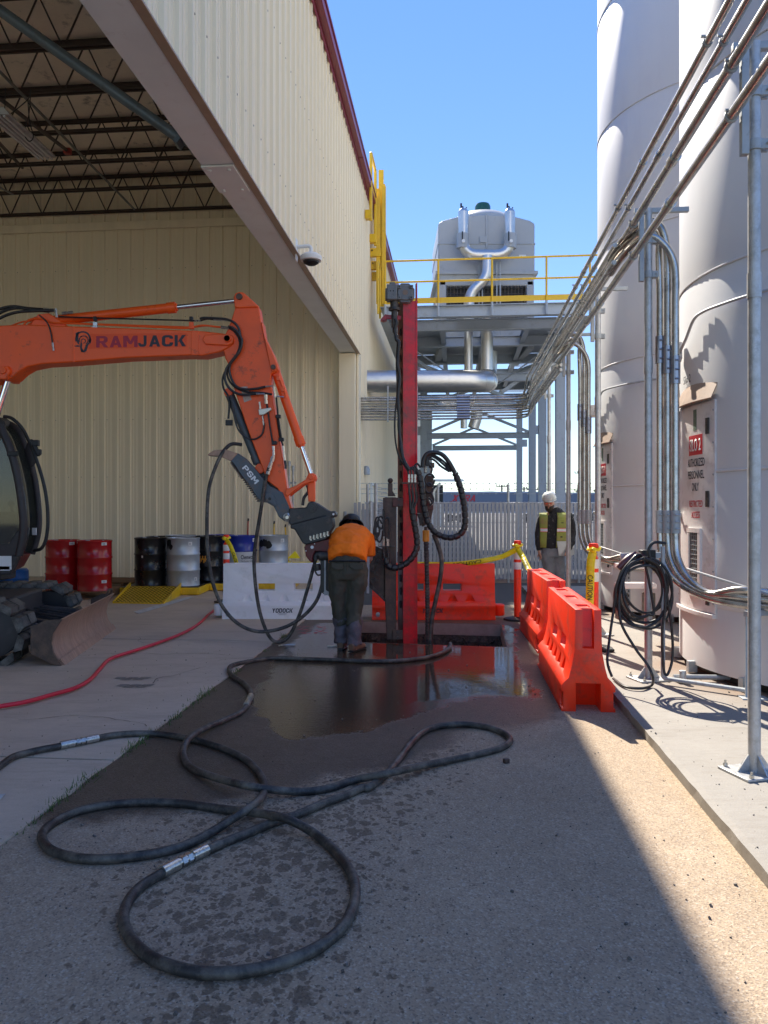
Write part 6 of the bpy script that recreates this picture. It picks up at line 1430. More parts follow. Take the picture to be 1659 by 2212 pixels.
mb = MB(); mb.tube([e3(320, 850, -.08), e3(335, 930, -.08)], .034, 14); mb.tube(catmull([e3(295, 870, -.09), e3(300, 945, -.09), e3(330, 985, -.09), e3(365, 980, -.09)], 5), .01, 8); mb.build('swivel', m_mudgrey, dv)
# ---------------- undercarriage ----------------
UO = Vector((-3.36, 8.85, 0)); UA = R(7.5)
UM = Matrix.Translation(UO) @ Matrix.Rotation(UA, 4, 'Z')
def U(x, y, z): return UM @ Vector((x, y, z))
# blade
prof = [(.02, 0), (-.035, .06), (-.085, .15), (-.10, .24), (-.085, .33), (-.045, .41), (.0, .47), (-.02, .475), (-.07, .42), (-.11, .33), (-.125, .24), (-.11, .14), (-.06, .05), (-.02, 0)]
bl = None
mb = MB(); mb.prism([U(x, -1.19, z) for x, z in prof], (UM.to_3x3() @ Vector((0, 2.38, 0)))); bl = mb.build('dozer_blade', m_rust, ex, smooth=50)
mb = MB(); mb.prism([U(.028, -1.19, -.0), U(-.022, -1.19, .08), U(-.03, -1.19, .075), U(.018, -1.19, 0)], (UM.to_3x3() @ Vector((0, 2.38, 0)))); mb.build('cutting_edge', m_rust, bl)
for y in (-1.21, 1.19):
    mb = MB(); mb.prism([U(.0, y, .0), U(-.09, y, .14), U(-.105, y, .24), U(-.09, y, .33), U(-.0, y, .475), U(-.16, y, .47), U(-.30, y, .40), U(-.30, y, .14), U(-.12, y, .04)], (UM.to_3x3() @ Vector((0, .02, 0)))); mb.build('end_plate', m_rustd, bl, bevel=.003)
mb = MB(); mb.tube(fillet([U(-.05, 1.15, .47), U(-.02, 1.15, .53), U(-.02, .95, .55), U(-.05, .95, .47)], .03), .013, 8); mb.build('lift_eye', m_rustd, bl)
mb = MB(); mb.bar(U(-.2, -1.0, .25), U(-.2, 1.0, .25), .16, .16); mb.build('blade_beam', m_cabblk, bl, bevel=.01)
for y in (-.52, .52):
    mb = MB(); mb.bar(U(-.18, y, .27), U(-1.3, y*.8, .42), .09, .16); mb.build('push_arm', m_cabblk, ex, bevel=.01)
mb = MB(); mb.prism([U(-.36, -.62, .33), U(-.40, -.62, .26), U(-.62, -.62, .27), U(-1.4, -.62, .55), U(-1.4, -.62, .70)], (UM.to_3x3() @ Vector((0, .04, 0)))); mb.build('guard_plate', mat('guard_grey', (.10, .10, .11), .4, .2), ex, bevel=.006)
mb = MB(); mb.tube([U(-.15, -.3, .36), U(-.5, -.3, .42), U(-.9, -.25, .55)], .014, 8); mb.tube([U(-.15, -.1, .38), U(-.6, -.12, .46)], .012, 8); mb.build('blade_hose', m_rubberb, ex)
mb = MB(); mb.boxm(UM @ Matrix.Translation((-1.7, 0, .48)), 2.0, 1.1, .28); mb.boxm(UM @ Matrix.Translation((-1.7, 0, .30)), 1.3, 1.9, .14); mb.build('car_body', m_cabblk, ex, bevel=.03)
def track_path(n, L=2.55, r=.275, cx=-2.0, cz=.31):
    st_ = L/2; per = 2*L+2*math.pi*r; out_ = []
    for i in range(n):
        s = per*i/n
        if s < L: out_.append((cx-st_+s, cz+r, 0))
        elif s < L+math.pi*r: a = (s-L)/r; out_.append((cx+st_+math.sin(a)*r, cz+math.cos(a)*r, a))
        elif s < 2*L+math.pi*r: out_.append((cx+st_-(s-L-math.pi*r), cz-r, math.pi))
        else: a = (s-2*L-math.pi*r)/r; out_.append((cx-st_-math.sin(a)*r, cz-math.cos(a)*r, math.pi+a))
    return out_
sh = MB(); sh.prism([(-.085, -.225, 0), (.085, -.225, 0), (.085, .225, 0), (-.085, .225, 0)], (0, 0, .028))
sh.prism([(-.08, -.225, .028), (.08, -.225, .028), (.055, -.215, .075), (-.05, -.215, .07)], (0, .205, 0)); sh.prism([(-.085, .02, .028), (.07, .02, .028), (.05, .025, .07), (-.055, .025, .076)], (0, .20, 0))
shm = sh.mesh('track_shoe'); shm.materials.append(m_track)
for y in (-.93, .93):
    tr_ = MB(); tr_.boxm(UM @ Matrix.Translation((-2.0, y, .31)), 2.5, .24, .22); fr_ = tr_.build('track_frame', m_cabblk, ex, bevel=.03)
    for (x, z, a) in track_path(38):
        o = put(shm, 'track_shoe', (0, 0, 0), fr_); M = UM @ Matrix.Translation((x, y, z)) @ Matrix.Rotation(a, 4, 'Y'); M = wmat(ex).inverted() @ M
        M = M @ Matrix.Rotation(random.uniform(-.03, .03), 4, 'Y')
        o.matrix_local = M; bv = None
    for (x, r, z) in ((-.725, .24, .31), (-3.27, .24, .31)): 
        mb = MB(); mb.lathe([(0, -.1), (.06, -.12), (.07, -.08), (r*.8, -.08), (r, -.07), (r, .07), (r*.8, .08), (0, .08)], M=UM @ Matrix.Translation((x, y, z)) @ Matrix.Rotation(R(90), 4, 'X'), n=28); mb.build('idler_wheel', m_cabblk, fr_)
    for k in range(4):
        mb = MB(); mb.lathe([(0, -.11), (.09, -.11), (.09, .11), (0, .11)], M=UM @ Matrix.Translation((-1.3-k*.47, y, .13)) @ Matrix.Rotation(R(90), 4, 'X'), n=18); mb.build('track_roller', m_cabblk, fr_)
# ---------------- upper body and cab ----------------
mb = MB(); mb.boxm(Matrix.Translation((-6.3, 9.0, 1.15)) @ Matrix.Rotation(R(3), 4, 'Z'), 2.0, 1.9, .9); mb.build('engine_housing', m_orange, ex, bevel=.12, seg=4)
mb = MB(); mb.boxm(Matrix.Translation((-5.45, 9.1, .78)), 1.4, 1.7, .2); mb.build('deck', m_cabblk, ex, bevel=.03)
D1, D2 = 9.05, 9.98
def h3(x, y, d=D1): q = cH([(x, y)])[0]; return P(q[0], q[1], d)
p1 = [(0, 150), (35, 230), (80, 340), (125, 500), (155, 650), (175, 800), (185, 930), (178, 1050), (150, 1180)]
p2 = [(20, 130), (90, 150), (150, 210), (200, 330), (240, 450), (275, 600), (300, 800), (303, 950), (285, 1060), (250, 1165)]
mb = MB(); mb.tube(catmull([h3(x, y, D1) for x, y in p1], 5), .045, 12); mb.build('cab_pillar', m_cabblk, ex)
mb = MB(); mb.tube(catmull([h3(x, y, D2) for x, y in p2], 5), .045, 12); mb.build('cab_pillar', m_cabblk, ex)
mb = MB()   # curved windscreen between the pillars
a_ = catmull([h3(x-14, y, D1) for x, y in p1], 3); b_ = catmull([h3(x-14, y, D2) for x, y in p2], 3); n_ = 24
def smp(l, t): s = t*(len(l)-1); i = min(int(s), len(l)-2); return l[i].lerp(l[i+1], s-i)
vs = []
for i in range(n_+1): vs += [smp(a_, i/n_), smp(b_, i/n_)]
mb.add(vs, [(2*i, 2*i+1, 2*i+3, 2*i+2) for i in range(n_)]); o = mb.build('windscreen', m_glass, ex); sd = o.modifiers.new('s', 'SOLIDIFY'); sd.thickness = .006
mb = MB(); mb.prism([h3(-420, 160, D1-.01), h3(-20, 160, D1-.01), h3(60, 350, D1-.01), h3(130, 600, D1-.01), h3(155, 800, D1-.01), h3(160, 960, D1-.01), h3(60, 1090, D1-.01), h3(-420, 1100, D1-.01)], (0, .006, 0)); mb.build('side_window', m_glass, ex)
mb = MB(); mb.prism([h3(-420, 1090, D1), h3(70, 1085, D1), h3(140, 960, D1), h3(175, 985, D1), h3(160, 1100, D1), h3(128, 1185, D1), h3(-420, 1190, D1)], (0, .05, 0)); mb.build('door_lower', m_cabblk, ex, bevel=.01)
mb = MB(); mb.prism([h3(-420, 1180, D1-.03), h3(140, 1185, D1-.03), h3(110, 1260, D1-.03), h3(75, 1330, D1-.03), h3(-420, 1335, D1-.03)], (0, .1, 0)); mb.build('cab_skirt', m_cabblk, ex, bevel=.01)
mb = MB(); mb.prism([h3(138, 1185, D1), h3(75, 1328, D1), h3(190, 1265, D2), h3(250, 1160, D2)], Vector((-.06, 0, 0))); mb.build('front_skirt', mat('skirt_maroon', (.16, .03, .03), .35, 0, .3, 10, dirt=(.04, .03, .03), damt=.4, dscale=6), ex, bevel=.01)
mb = MB(); mb.tube([h3(-420, 150, D1), h3(0, 150, D1)], .05, 10); mb.tube([h3(0, 140, D1), h3(40, 130, D2)], .06, 10); mb.tube([h3(-420, 130, D2), h3(20, 130, D2)], .05, 10); mb.prism([h3(-420, 140, D1), h3(0, 140, D1), h3(40, 125, D2), h3(-420, 125, D2)], (0, 0, .06)); mb.build('cab_roof', m_cabblk, ex)
mb = MB(); mb.tube(fillet([h3(30, 80, D1-.05), h3(90, 88, D1-.05), h3(180, 170, D1-.02), h3(250, 320, D1+.1), h3(310, 480, D1+.1), h3(355, 640, D1+.1), h3(378, 800, D1+.1), h3(380, 950, D1+.1), h3(365, 1060, D1+.1), h3(330, 1130, D1+.1), h3(270, 1142, D1+.2)], .15, 5), .020, 10); mb.build('guard_rail', m_black, ex)
mb = MB(); mb.ball(h3(248, 370, D1+.25), (.075, .02, .17), 14, 10); mb.build('mirror', m_cabblk, ex)
mb = MB(); mb.cyl(h3(265, 300, D1+.05), h3(310, 390, D1+.05), .028, 10); mb.box(h3(285, 290, D1+.05), (.07, .06, .07)); mb.box(h3(312, 360, D1+.05), (.04, .05, .06)); mb.build('mirror_clamp', m_black, ex, bevel=.006)
mb = MB(); mb.box(h3(100, 375, D1-.03), (.12, .04, .06)); mb.build('hinge', m_black, ex, bevel=.008)
mb = MB(); mb.box(h3(20, 1238, D1-.04), (.21, .006, .16)); mb.box(h3(30, 1283, D1-.04), (.14, .006, .05)); mb.build('data_plate', m_white, ex)
mb = MB(); mb.box(h3(272, 990, D2-.3), (.05, .02, .09)); mb.build('sticker', m_white, ex)
mb = MB(); q = h3(-20, 880, 9.5); mb.box(q, (.5, .5, .14)); mb.box(q+Vector((-.25, 0, .35)), (.12, .48, .7)); mb.build('seat', m_black, ex, bevel=.05)
mb = MB(); mb.cyl(h3(110, 900, 9.6), h3(90, 780, 9.6), .02, 8); mb.ball(h3(90, 770, 9.6), .04); mb.cyl(h3(130, 1000, 9.4), h3(120, 860, 9.4), .02, 8); mb.build('control_lever', m_black, ex)
mb = MB(); mb.prism([h3(-100, 880, 9.75), h3(60, 860, 9.75), h3(100, 960, 9.75), h3(60, 1080, 9.75), h3(-100, 1090, 9.75)], (0, .1, 0)); mb.build('console', m_black, ex, bevel=.02)
# ================= drill mast =================
MD = 9.25
dm = thing('drill_mast', 'tall red drill mast standing in the pit with grey motor on top', 'drill', P(880, HY, MD)*Vector((1, 1, 0)).x if False else (P(880, HY, MD).x, MD, -.8), R(15))
MM = Matrix.Translation((P(878, HY, MD).x, MD, 0)) @ Matrix.Rotation(R(15), 4, 'Z')
def m_(x, y, z): return MM @ Vector((x, y, z))
zt = EYE+(HY-657)/F*MD
mb = MB()
mb.boxm(MM @ Matrix.Translation((.012, -.112, (zt-.8)/2)), .176, .012, zt+.8)
mb.boxm(MM @ Matrix.Translation((.094, 0, (zt-.8)/2)), .012, .21, zt+.8)
mb.boxm(MM @ Matrix.Translation((.012, .112, (zt-.8)/2)), .176, .012, zt+.8); mast = mb.build('mast_face', m_mast, dm, bevel=.003)
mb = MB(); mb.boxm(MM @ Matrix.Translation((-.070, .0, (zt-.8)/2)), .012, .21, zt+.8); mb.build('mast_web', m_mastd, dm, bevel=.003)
mb = MB()
for k in range(22):
    z = zt-.35-k*.155; mb.lathe([(0, 0), (.032, 0), (.036, .006)], M=MM @ Matrix.Translation((-.0775, -.02, z)) @ Matrix.Rotation(R(-90), 4, 'Y') @ Matrix.Scale(1.35, 4, (1, 0, 0)), n=14)
mb.build('web_hole', m_black, dm)
mb = MB(); mb.boxm(MM @ Matrix.Translation((.090, -.121, (zt-.8)/2)), .018, .006, zt+.8); mb.boxm(MM @ Matrix.Translation((-.068, -.121, (zt-.8)/2)), .018, .006, zt+.8); mb.build('edge_strip', m_mast, dm)
def C3(x, y, o=0, d=9.1): q = cC([(x, y)])[0]; return P(q[0], q[1], d+o)
mb = MB(); mb.boxm(MM @ Matrix.Translation((.096, -.09, zt+.10)), .012, .05, .26); mb.boxm(MM @ Matrix.Translation((.01, 0, zt+.005)), .20, .24, .012); mb.build('top_plate', m_mast, dm, bevel=.002)
# motor: octagonal flange with bosses, block and coupling
mc = P(875, 634, MD-.17); 
def oct_(c, r, d, y): return [c+Vector((math.cos(R(22.5+45*k))*r, y, math.sin(R(22.5+45*k))*r)) for k in range(8)]
MMt = mat('motor_grey', (.17, .175, .175), .5, .3, .15, 20, dirt=(.08, .08, .08), damt=.3, dscale=20)
mb = MB(); mb.prism(oct_(mc, .122, 0, -.03), (0, .10, 0)); mb.prism(oct_(mc, .095, 0, -.05), (0, .02, 0)); mt = mb.build('motor', MMt, dm, bevel=.006)
mb = MB()
for k in range(4):
    q = mc+Vector((math.cos(R(45+90*k))*.10, -.04, math.sin(R(45+90*k))*.09)); mb.box(q, (.05, .05, .045))
mb.box(mc+Vector((-.155, 0, 0)), (.12, .15, .18)); mb.box(mc+Vector((-.15, 0, .10)), (.07, .08, .05)); mb.box(mc+Vector((-.21, .05, .0)), (.05, .1, .13)); mb.build('motor_block', MMt, dm, bevel=.008)
mb = MB(); mb.cyl(mc+Vector((0, -.055, 0)), mc+Vector((0, -.045, 0)), .032, 18); mb.build('shaft_cap', mat('shaft_brown', (.2, .14, .1), .5), mt)
mb = MB()
for k in range(4): q = mc+Vector((math.cos(R(45+90*k))*.10, -.067, math.sin(R(45+90*k))*.09)); mb.cyl(q, q+Vector((0, .003, 0)), .009, 8)
for s in (-.017, .017): q = mc+Vector((-.155+s, -.077, .01)); mb.cyl(q, q+Vector((0, .003, 0)), .009, 8)
mb.build('bolt_hole', m_black, mt)
mb = MB(); q = P(852, 656, MD-.15); mb.tube([q+Vector((0, 0, .03)), q+Vector((0, 0, -.06))], .05, 14); mb.tube([q+Vector((0, 0, -.05)), q+Vector((0, 0, -.08))], .07, 14); mb.tube([q+Vector((0, 0, -.08)), q+Vector((0, 0, -.28))], .036, 14); mb.tube([q+Vector((0, 0, -.28)), q+Vector((.0, 0, -.34))], .024, 12); mb.build('coupling', m_mudgrey, dm)
mb = MB(); mb.prism([P(822, 690, MD-.1), P(832, 678, MD-.1), P(836, 680, MD-.1), P(836, 690, MD-.1), P(828, 693, MD-.1)], (0, .1, 0)); mb.bar(P(834, 684, MD-.1), P(866, 687, MD-.1), .02, .05); mb.build('hose_guide', m_mast, dm, bevel=.004)
# sledge, plates and lower guide beam
cg = thing('drill_carriage', 'dark muddy drill carriage with guide beam left of the red mast', 'drill carriage', P(845, 1250, 9.1))
def cpz(pts, w, nm, m=m_rustd, o=0, bev=.006, d=9.1, par=cg):
    mb = MB(); mb.prism([C3(x, y, o, d) for x, y in pts], (0, w, 0)); return mb.build(nm, m, par, bevel=bev)
cpz([(765, 475), (848, 475), (848, 1510), (778, 1510), (765, 1200)], .16, 'guide_beam')
cpz([(752, 480), (768, 476), (768, 560), (752, 560)], .12, 'beam_flange')
cpz([(640, 880), (700, 830), (765, 860), (765, 1235), (655, 1125)], .06, 'gusset_plate', o=.05)
cpz([(660, 1100), (770, 1220), (775, 1240), (650, 1125)], .14, 'gusset_rib', m_mudgrey, o=.02)
cpz([(822, 478), (900, 478), (900, 545), (822, 545)], .03, 'bolted_plate', mat('plate_brown', (.10, .035, .028), .5, .1, .2, 10), o=-.035)
cpz([(822, 1438), (896, 1440), (896, 1510), (822, 1508)], .03, 'bolted_plate', m_rustd, o=-.035)
mb = MB()
for x, y in ((868, 490), (868, 533), (860, 1455), (860, 1497)): q = C3(x, y, -.05); mb.cyl(q, q+Vector((0, .02, 0)), .017, 6)
mb.build('bolt', m_mudgrey, cg, smooth=0)
cpz([(788, 375), (822, 375), (822, 430), (845, 468), (788, 468)], .1, 'cylinder_body', o=.02)
mb = MB(); q = C3(805, 355, .06); mb.ball(q, .032); mb.cyl(q, C3(805, 380, .06), .018, 10); mb.build('lifting_eye', m_rustd, cg)
mb = MB()
rr = random.Random(9)
for k in range(26):
    x, y = rr.uniform(655, 735), rr.uniform(860, 1090); q = C3(x, y, rr.uniform(.0, .06)); mb.boxm(Matrix.Translation(q) @ Matrix.Rotation(rr.random()*3, 4, 'Y'), rr.uniform(.02, .06), .05, rr.uniform(.02, .06))
mb.build('mud_caked_linkage', m_mudgrey, cg, smooth=0)
cpz([(650, 830), (705, 850), (700, 900), (690, 1010), (655, 1010), (645, 900)], .1, 'swivel_block', m_mudgrey, o=.0)
# hoses on the mast
def wrap(L, t): return 1.0+.10*(1 if (L*14) % 1 < .82 else -1.2)
def choses(pts, r, nm='hose', m=m_rubberb, par=None, rf=None, offs=0, d=9.0, k=7):
    mb = MB(); q = [C3(x, y, (offs[i] if isinstance(offs, list) else offs), d) for i, (x, y) in enumerate(pts)]
    path = catmull(q, k)
    if rf:   # resample finely so that the wrap reads as separate turns
        res = [path[0]]; 
        for i in range(1, len(path)):
            n = max(1, int((path[i]-path[i-1]).length/.006)); res += [path[i-1].lerp(path[i], j/n) for j in range(1, n+1)]
        path = res
    mb.tube(path, r, 12, rf=rf); return mb.build(nm, m, par)
hg = thing('mast_hoses', 'bundle of black spiral wrapped hydraulic hoses looping round the red mast', 'hoses', P(900, 1000, 9))
choses([(1000, 280), (1020, 330), (1035, 420), (1045, 520), (1060, 600), (1085, 670), (1130, 730), (1190, 760), (1250, 768), (1310, 745), (1345, 690), (1348, 600), (1335, 500), (1312, 400), (1275, 300)], .034, 'spiral_wrapped_hose', par=hg, rf=wrap, offs=-.10)
choses([(1275, 300), (1230, 220), (1180, 165), (1120, 150), (1075, 160), (1048, 200), (1042, 260)], .026, 'hose', par=hg, offs=-.10)
for dx, dy in ((10, 8), (22, 20), (34, 38)): choses([(1270-dx, 290), (1210-dx, 215+dy), (1150-dx*.5, 175+dy), (1105, 160+dy), (1070+dx*.3, 185+dy*.5), (1058+dx, 250)], .013, 'hose', par=hg, offs=-.08)
choses([(985, 300), (975, 262), (1000, 232), (1025, 262)], .012, 'hose', par=hg, offs=-.1)
choses([(842, -820), (850, -790), (838, -740), (846, -700), (850, -670), (868, -640), (858, -500), (872, -400), (862, -250), (868, -120), (872, 0), (885, 120), (905, 210), (945, 280)], .021, 'mast_hose', par=hg, rf=lambda L, t: 1+.12*math.sin(L*26), offs=[-.05]*11+[-.08, -.1, -.12], d=9.0)
choses([(862, -700), (850, -500), (856, -300), (838, -100), (842, 60), (868, 180), (905, 240), (935, 290)], .011, 'hose', par=hg, offs=0)
for i, dx in enumerate((0, 22, 45)):
    choses([(940+dx, 330), (935+dx, 285-i*8), (955+dx*.7, 262-i*6), (985+dx*.5, 290)], .011, 'hose', par=hg, offs=-.12)
    fit = [C3(942+dx, 310, -.12, 9), C3(942+dx, 368, -.12, 9)]; fitting(fit, .016, hg)
    fitting([C3(942+dx, 380, -.12, 9), C3(945+dx, 440, -.12, 9)], .015, hg, m_mudgrey)
    choses([(944+dx, 430), (950+dx, 500), (952+dx*.5, 560), (960+dx*.4, 640)], .016, 'hose', par=hg, offs=-.11)
mb = MB(); q = C3(950, 373, -.12, 9); mb.box(q, (.20, .08, .015)); mb.build('hose_bracket', m_rustd, hg)
choses([(962, 560), (975, 640), (990, 720), (1000, 800), (993, 860), (965, 910), (920, 955), (860, 985), (810, 985), (780, 955), (770, 915)], .034, 'spiral_wrapped_hose', par=hg, rf=wrap, offs=-.14)
for (x0_, x1_) in ((757, 765), (787, 790)):
    choses([(x0_, 560), (x0_, 650), (x0_, 760)] if x0_ < 770 else [(760, 640), (790, 625), (803, 680), (795, 740), (790, 780)], .013, 'hose', par=hg, offs=-.03)
    fitting([C3(x0_, 770, -.04), C3(x0_, 830, -.04)], .018, hg); fitting([C3(x0_, 835, -.04), C3(x0_+2, 890, -.05)], .016, hg, m_mudgrey); choses([(x0_+2, 880), (x0_+5, 930), (790, 975)], .02, 'hose', par=hg, offs=-.07)
mb = MB(); mb.box(C3(782, 833, -.04), (.19, .06, .012)); mb.build('hose_bracket', m_mudgrey, hg)
for (cx_, cy_, rx_, ry_) in ((712, 690, 18, 70), (735, 660, 20, 45), (700, 730, 14, 55), (725, 720, 25, 80)):
    choses([(cx_+rx_*math.cos(k), cy_+ry_*math.sin(k)) for k in [j*.7 for j in range(9)]], .011, 'hose_loop', par=hg, offs=.02, k=4)
# swivel cluster right of the mast
sw = thing('feed_swivel', 'muddy hydraulic swivel cluster right of the red mast', 'swivel', C3(1080, 450))
for (cx_, cy_, r_) in ((1092, 350, 34), (1088, 410, 28)): choses([(cx_+r_*math.cos(k), cy_+r_*1.25*math.sin(k)) for k in [j*.6 for j in range(11)]], .012, 'hose_loop', par=sw, offs=.02, k=4)
cpz([(1060, 320), (1120, 320), (1112, 420), (1118, 560), (1095, 660), (1040, 690), (1018, 660), (1030, 560), (1060, 450)], .12, 'swivel_body', m_rustd, par=sw, o=.06)
cpz([(1070, 500), (1118, 515), (1118, 565), (1075, 570)], .15, 'valve_block', mat('plate_brown', (.10, .035, .028)), par=sw, o=.02)
cpz([(1000, 595), (1050, 590), (1050, 665), (1020, 685), (1015, 640)], .1, 'clamp', m_mudgrey, par=sw, o=0)
for pts in ([(1095, 240), (1108, 270), (1100, 300)], [(1085, 480), (1110, 510), (1090, 540)], [(1100, 440), (1120, 490), (1112, 520)]):
    choses(pts, .011, 'hose', par=sw, offs=-.02)
mb = MB(); mb.cyl(C3(1105, 225, 0), C3(1105, 262, 0), .035, 12); mb.cyl(C3(1060, 255, 0), C3(1060, 300, 0), .018, 10); mb.build('pressure_cap', m_mudgrey, sw)
fitting([C3(1105, 262, 0), C3(1100, 310, 0)], .016, sw); fitting([C3(1080, 480, -.03), C3(1095, 520, -.03), C3(1112, 530, -.03)], .012, sw); fitting([C3(1060, 250, -.02), C3(1060, 295, -.02)], .015, sw)
cpz([(1000, 330), (1030, 330), (1030, 590), (1000, 590)], .2, 'mast_slide', m_mastd, par=sw, o=.05)
mb = MB(); mb.cyl(C3(1063, 690, .0), C3(1063, 722, .0), .02, 12); mb.build('stem', m_rustd, sw)
mb = MB(); mb.cyl(C3(1064, 715, 0), C3(1064, 798, 0), .040, 14); mb.build('orange_grip', m_brass, sw, bevel=.006)
sh_ = thing('suction_hose', 'ribbed dark hose dropping straight from the orange grip into the pit', 'hose', C3(1065, 1100))
mb = MB(); p, q = C3(1064, 798, 0), C3(1072, 1680, .15); n = 150; mb.tube([p.lerp(q, j/n)+Vector((.012*math.sin(j/n*3), 0, 0)) for j in range(n+1)], .028, 12, rf=lambda L, t: 1+.10*(1 if int(L/.018) % 2 else -1)); mb.build('hose_run', m_mudgrey, sh_)
choses([(1120, 745), (1150, 820), (1170, 890), (1178, 960), (1165, 1080), (1140, 1200), (1112, 1330), (1100, 1450), (1095, 1650)], .027, 'hose_run', m_rubber, par=thing('pit_hose', 'smooth dark hose bowing down beside the ribbed hose into the pit', 'hose', C3(1130, 1200)), offs=0)

# ================= people =================
def limb(mb, pts, side=(1, 0, 0), n=14, sq=1.0):
    mb.loft([(Vector(p[:3]), p[3], p[3]*sq) for p in pts], n, side)
def hand(mb, wr, dirv, side, curl=.35, sz=1.0, thumb=1):
    """palm, four unequal curled fingers and a thumb off the side"""
    wr, d, s = Vector(wr), Vector(dirv).normalized(), Vector(side).normalized(); s = (s-d*s.dot(d)).normalized(); nrm = d.cross(s)
    pe = wr+d*.085*sz
    mb.loft([(wr-d*.02, .024*sz, .020*sz, s), (wr+d*.03*sz, .036*sz, .018*sz, s), (pe, .040*sz, .014*sz, s)], 12)
    for k, L in enumerate((.062, .072, .068, .052)):
        b = pe+s*(-.030+.020*k)*sz-d*.006; c1 = b+(d*math.cos(curl)+nrm*math.sin(curl))*L*.5*sz; c2 = c1+(d*math.cos(curl*2.2)+nrm*math.sin(curl*2.2))*L*.5*sz
        mb.tube([b-d*.02, b, c1, c2], [.009*sz, .0095*sz, .0088*sz, .0072*sz], 8)
    b = wr+d*.022*sz-s*.028*sz*thumb; mb.tube([b, b-s*.028*thumb*sz+d*.030*sz+nrm*.01, b-s*.034*thumb*sz+d*.062*sz+nrm*.02], [.013*sz, .0115*sz, .0085*sz], 8)
# --- bending worker, seen from behind ---
wk = thing('person', 'person in orange T-shirt and dark trousers bending forward at the drill head', 'person', (-.40, 8.55, 0))
X = -.405
mb = MB()
mb.loft([((X-.005, 8.56, .90), .155, .11), ((X, 8.60, 1.02), .15, .10), ((X+.015, 8.74, 1.16), .165, .10), ((X+.03, 8.93, 1.25), .175, .10), ((X+.03, 9.04, 1.29), .12, .08), ((X+.03, 9.12, 1.32), .06, .06)], 18)
limb(mb, [(X+.03, 9.10, 1.31, .058), (X+.02, 9.20, 1.34, .055)])
mb.ball((X+.015, 9.27, 1.36), (.078, .105, .10), 18, 12)
mb.ball((X+.015, 9.36, 1.325), (.016, .028, .018)); mb.ball((X+.015-.08, 9.27, 1.35), (.012, .022, .032)); mb.ball((X+.015+.08, 9.27, 1.35), (.012, .022, .032))
for s, hx, kx, axx, ay in ((-1, -.085, -.098, -.072, 8.63), (1, .085, .075, .078, 8.49)):
    limb(mb, [(X+hx, 8.57, .90, .10), (X+(hx+kx)/2, 8.58, .72, .085), (X+kx, 8.60+(ay-8.6)*.3, .49, .058), (X+axx, ay, .28, .052), (X+axx, ay, .09, .038)])
    mb.loft([((X+axx, ay-.05, .05), .035, .04, (1, 0, 0)), ((X+axx, ay+.1, .04), .04, .03, (1, 0, 0)), ((X+axx, ay+.18, .03), .035, .02, (1, 0, 0))], 10)
aR = [(X+.205, 8.98, 1.24, .05), (X+.235, 9.0, 1.12, .046), (X+.238, 9.01, .995, .040), (X+.20, 9.14, .92, .034), (X+.16, 9.27, .88, .026)]
aL = [(X-.165, 8.98, 1.24, .05), (X-.215, 9.0, 1.12, .046), (X-.225, 9.02, 1.0, .040), (X-.17, 9.16, .95, .034), (X-.10, 9.28, .93, .026)]
limb(mb, aR); limb(mb, aL); limb(mb, [(X+.03, 8.98, 1.25, .08), (X+.205, 8.98, 1.24, .055)]); limb(mb, [(X+.03, 8.98, 1.25, .08), (X-.165, 8.98, 1.24, .055)])
hand(mb, (X+.16, 9.28, .88), (-.4, .85, -.2), (.9, .4, 0)); hand(mb, (X-.10, 9.29, .93), (.2, .95, -.1), (.9, -.2, 0), thumb=-1)
blob(mb, 'body', m_skin, wk, .0085, 3)
mb = MB()
mb.loft([((X+.0, 8.535, 1.005), .205, .135), ((X+.0, 8.60, 1.08), .215, .145), ((X+.01, 8.74, 1.17), .225, .145), ((X+.03, 8.89, 1.25), .235, .135), ((X+.035, 9.00, 1.29), .205, .115), ((X+.03, 9.08, 1.325), .10, .08)], 26, pw=2.3)
mb.loft([((X, 8.66, 1.12), .225, .08), ((X-.005, 8.66, 1.03), .222, .06), ((X-.01, 8.66, .94), .215, .05)], 20, (1, 0, 0))
for (s, A) in ((1, aR), (-1, aL)): limb(mb, [(X+.03+s*.10, 8.97, 1.24, .09), (A[0][0], A[0][1]-.01, A[0][2]-.01, .082), (A[1][0], A[1][1], A[1][2], .074), (A[2][0]+s*.003, A[2][1]-.01, A[2][2]+.03, .070)])
blob(mb, 'tee_shirt', m_tee, wk, .012, 5, fold=.020, fscale=.10)
mb = MB()
mb.loft([((X, 8.57, 1.035), .165, .115), ((X, 8.555, .96), .205, .135), ((X, 8.55, .88), .225, .145), ((X, 8.56, .81), .20, .13)], 24, pw=2.2)
for s, hx, kx, axx, ay in ((-1, -.105, -.105, -.074, 8.63), (1, .105, .075, .078, 8.49)):
    limb(mb, [(X+hx, 8.56, .86, .122), (X+hx*.98, 8.565, .74, .108), (X+(hx+kx)/2, 8.58, .62, .098), (X+kx, 8.60+(ay-8.6)*.3, .49, .088), (X+(kx+axx)/2, (8.6+ay)/2+.01, .38, .084), (X+axx, ay, .28, .082)])
blob(mb, 'trousers', m_pants, wk, .011, 5, fold=.018, fscale=.09)
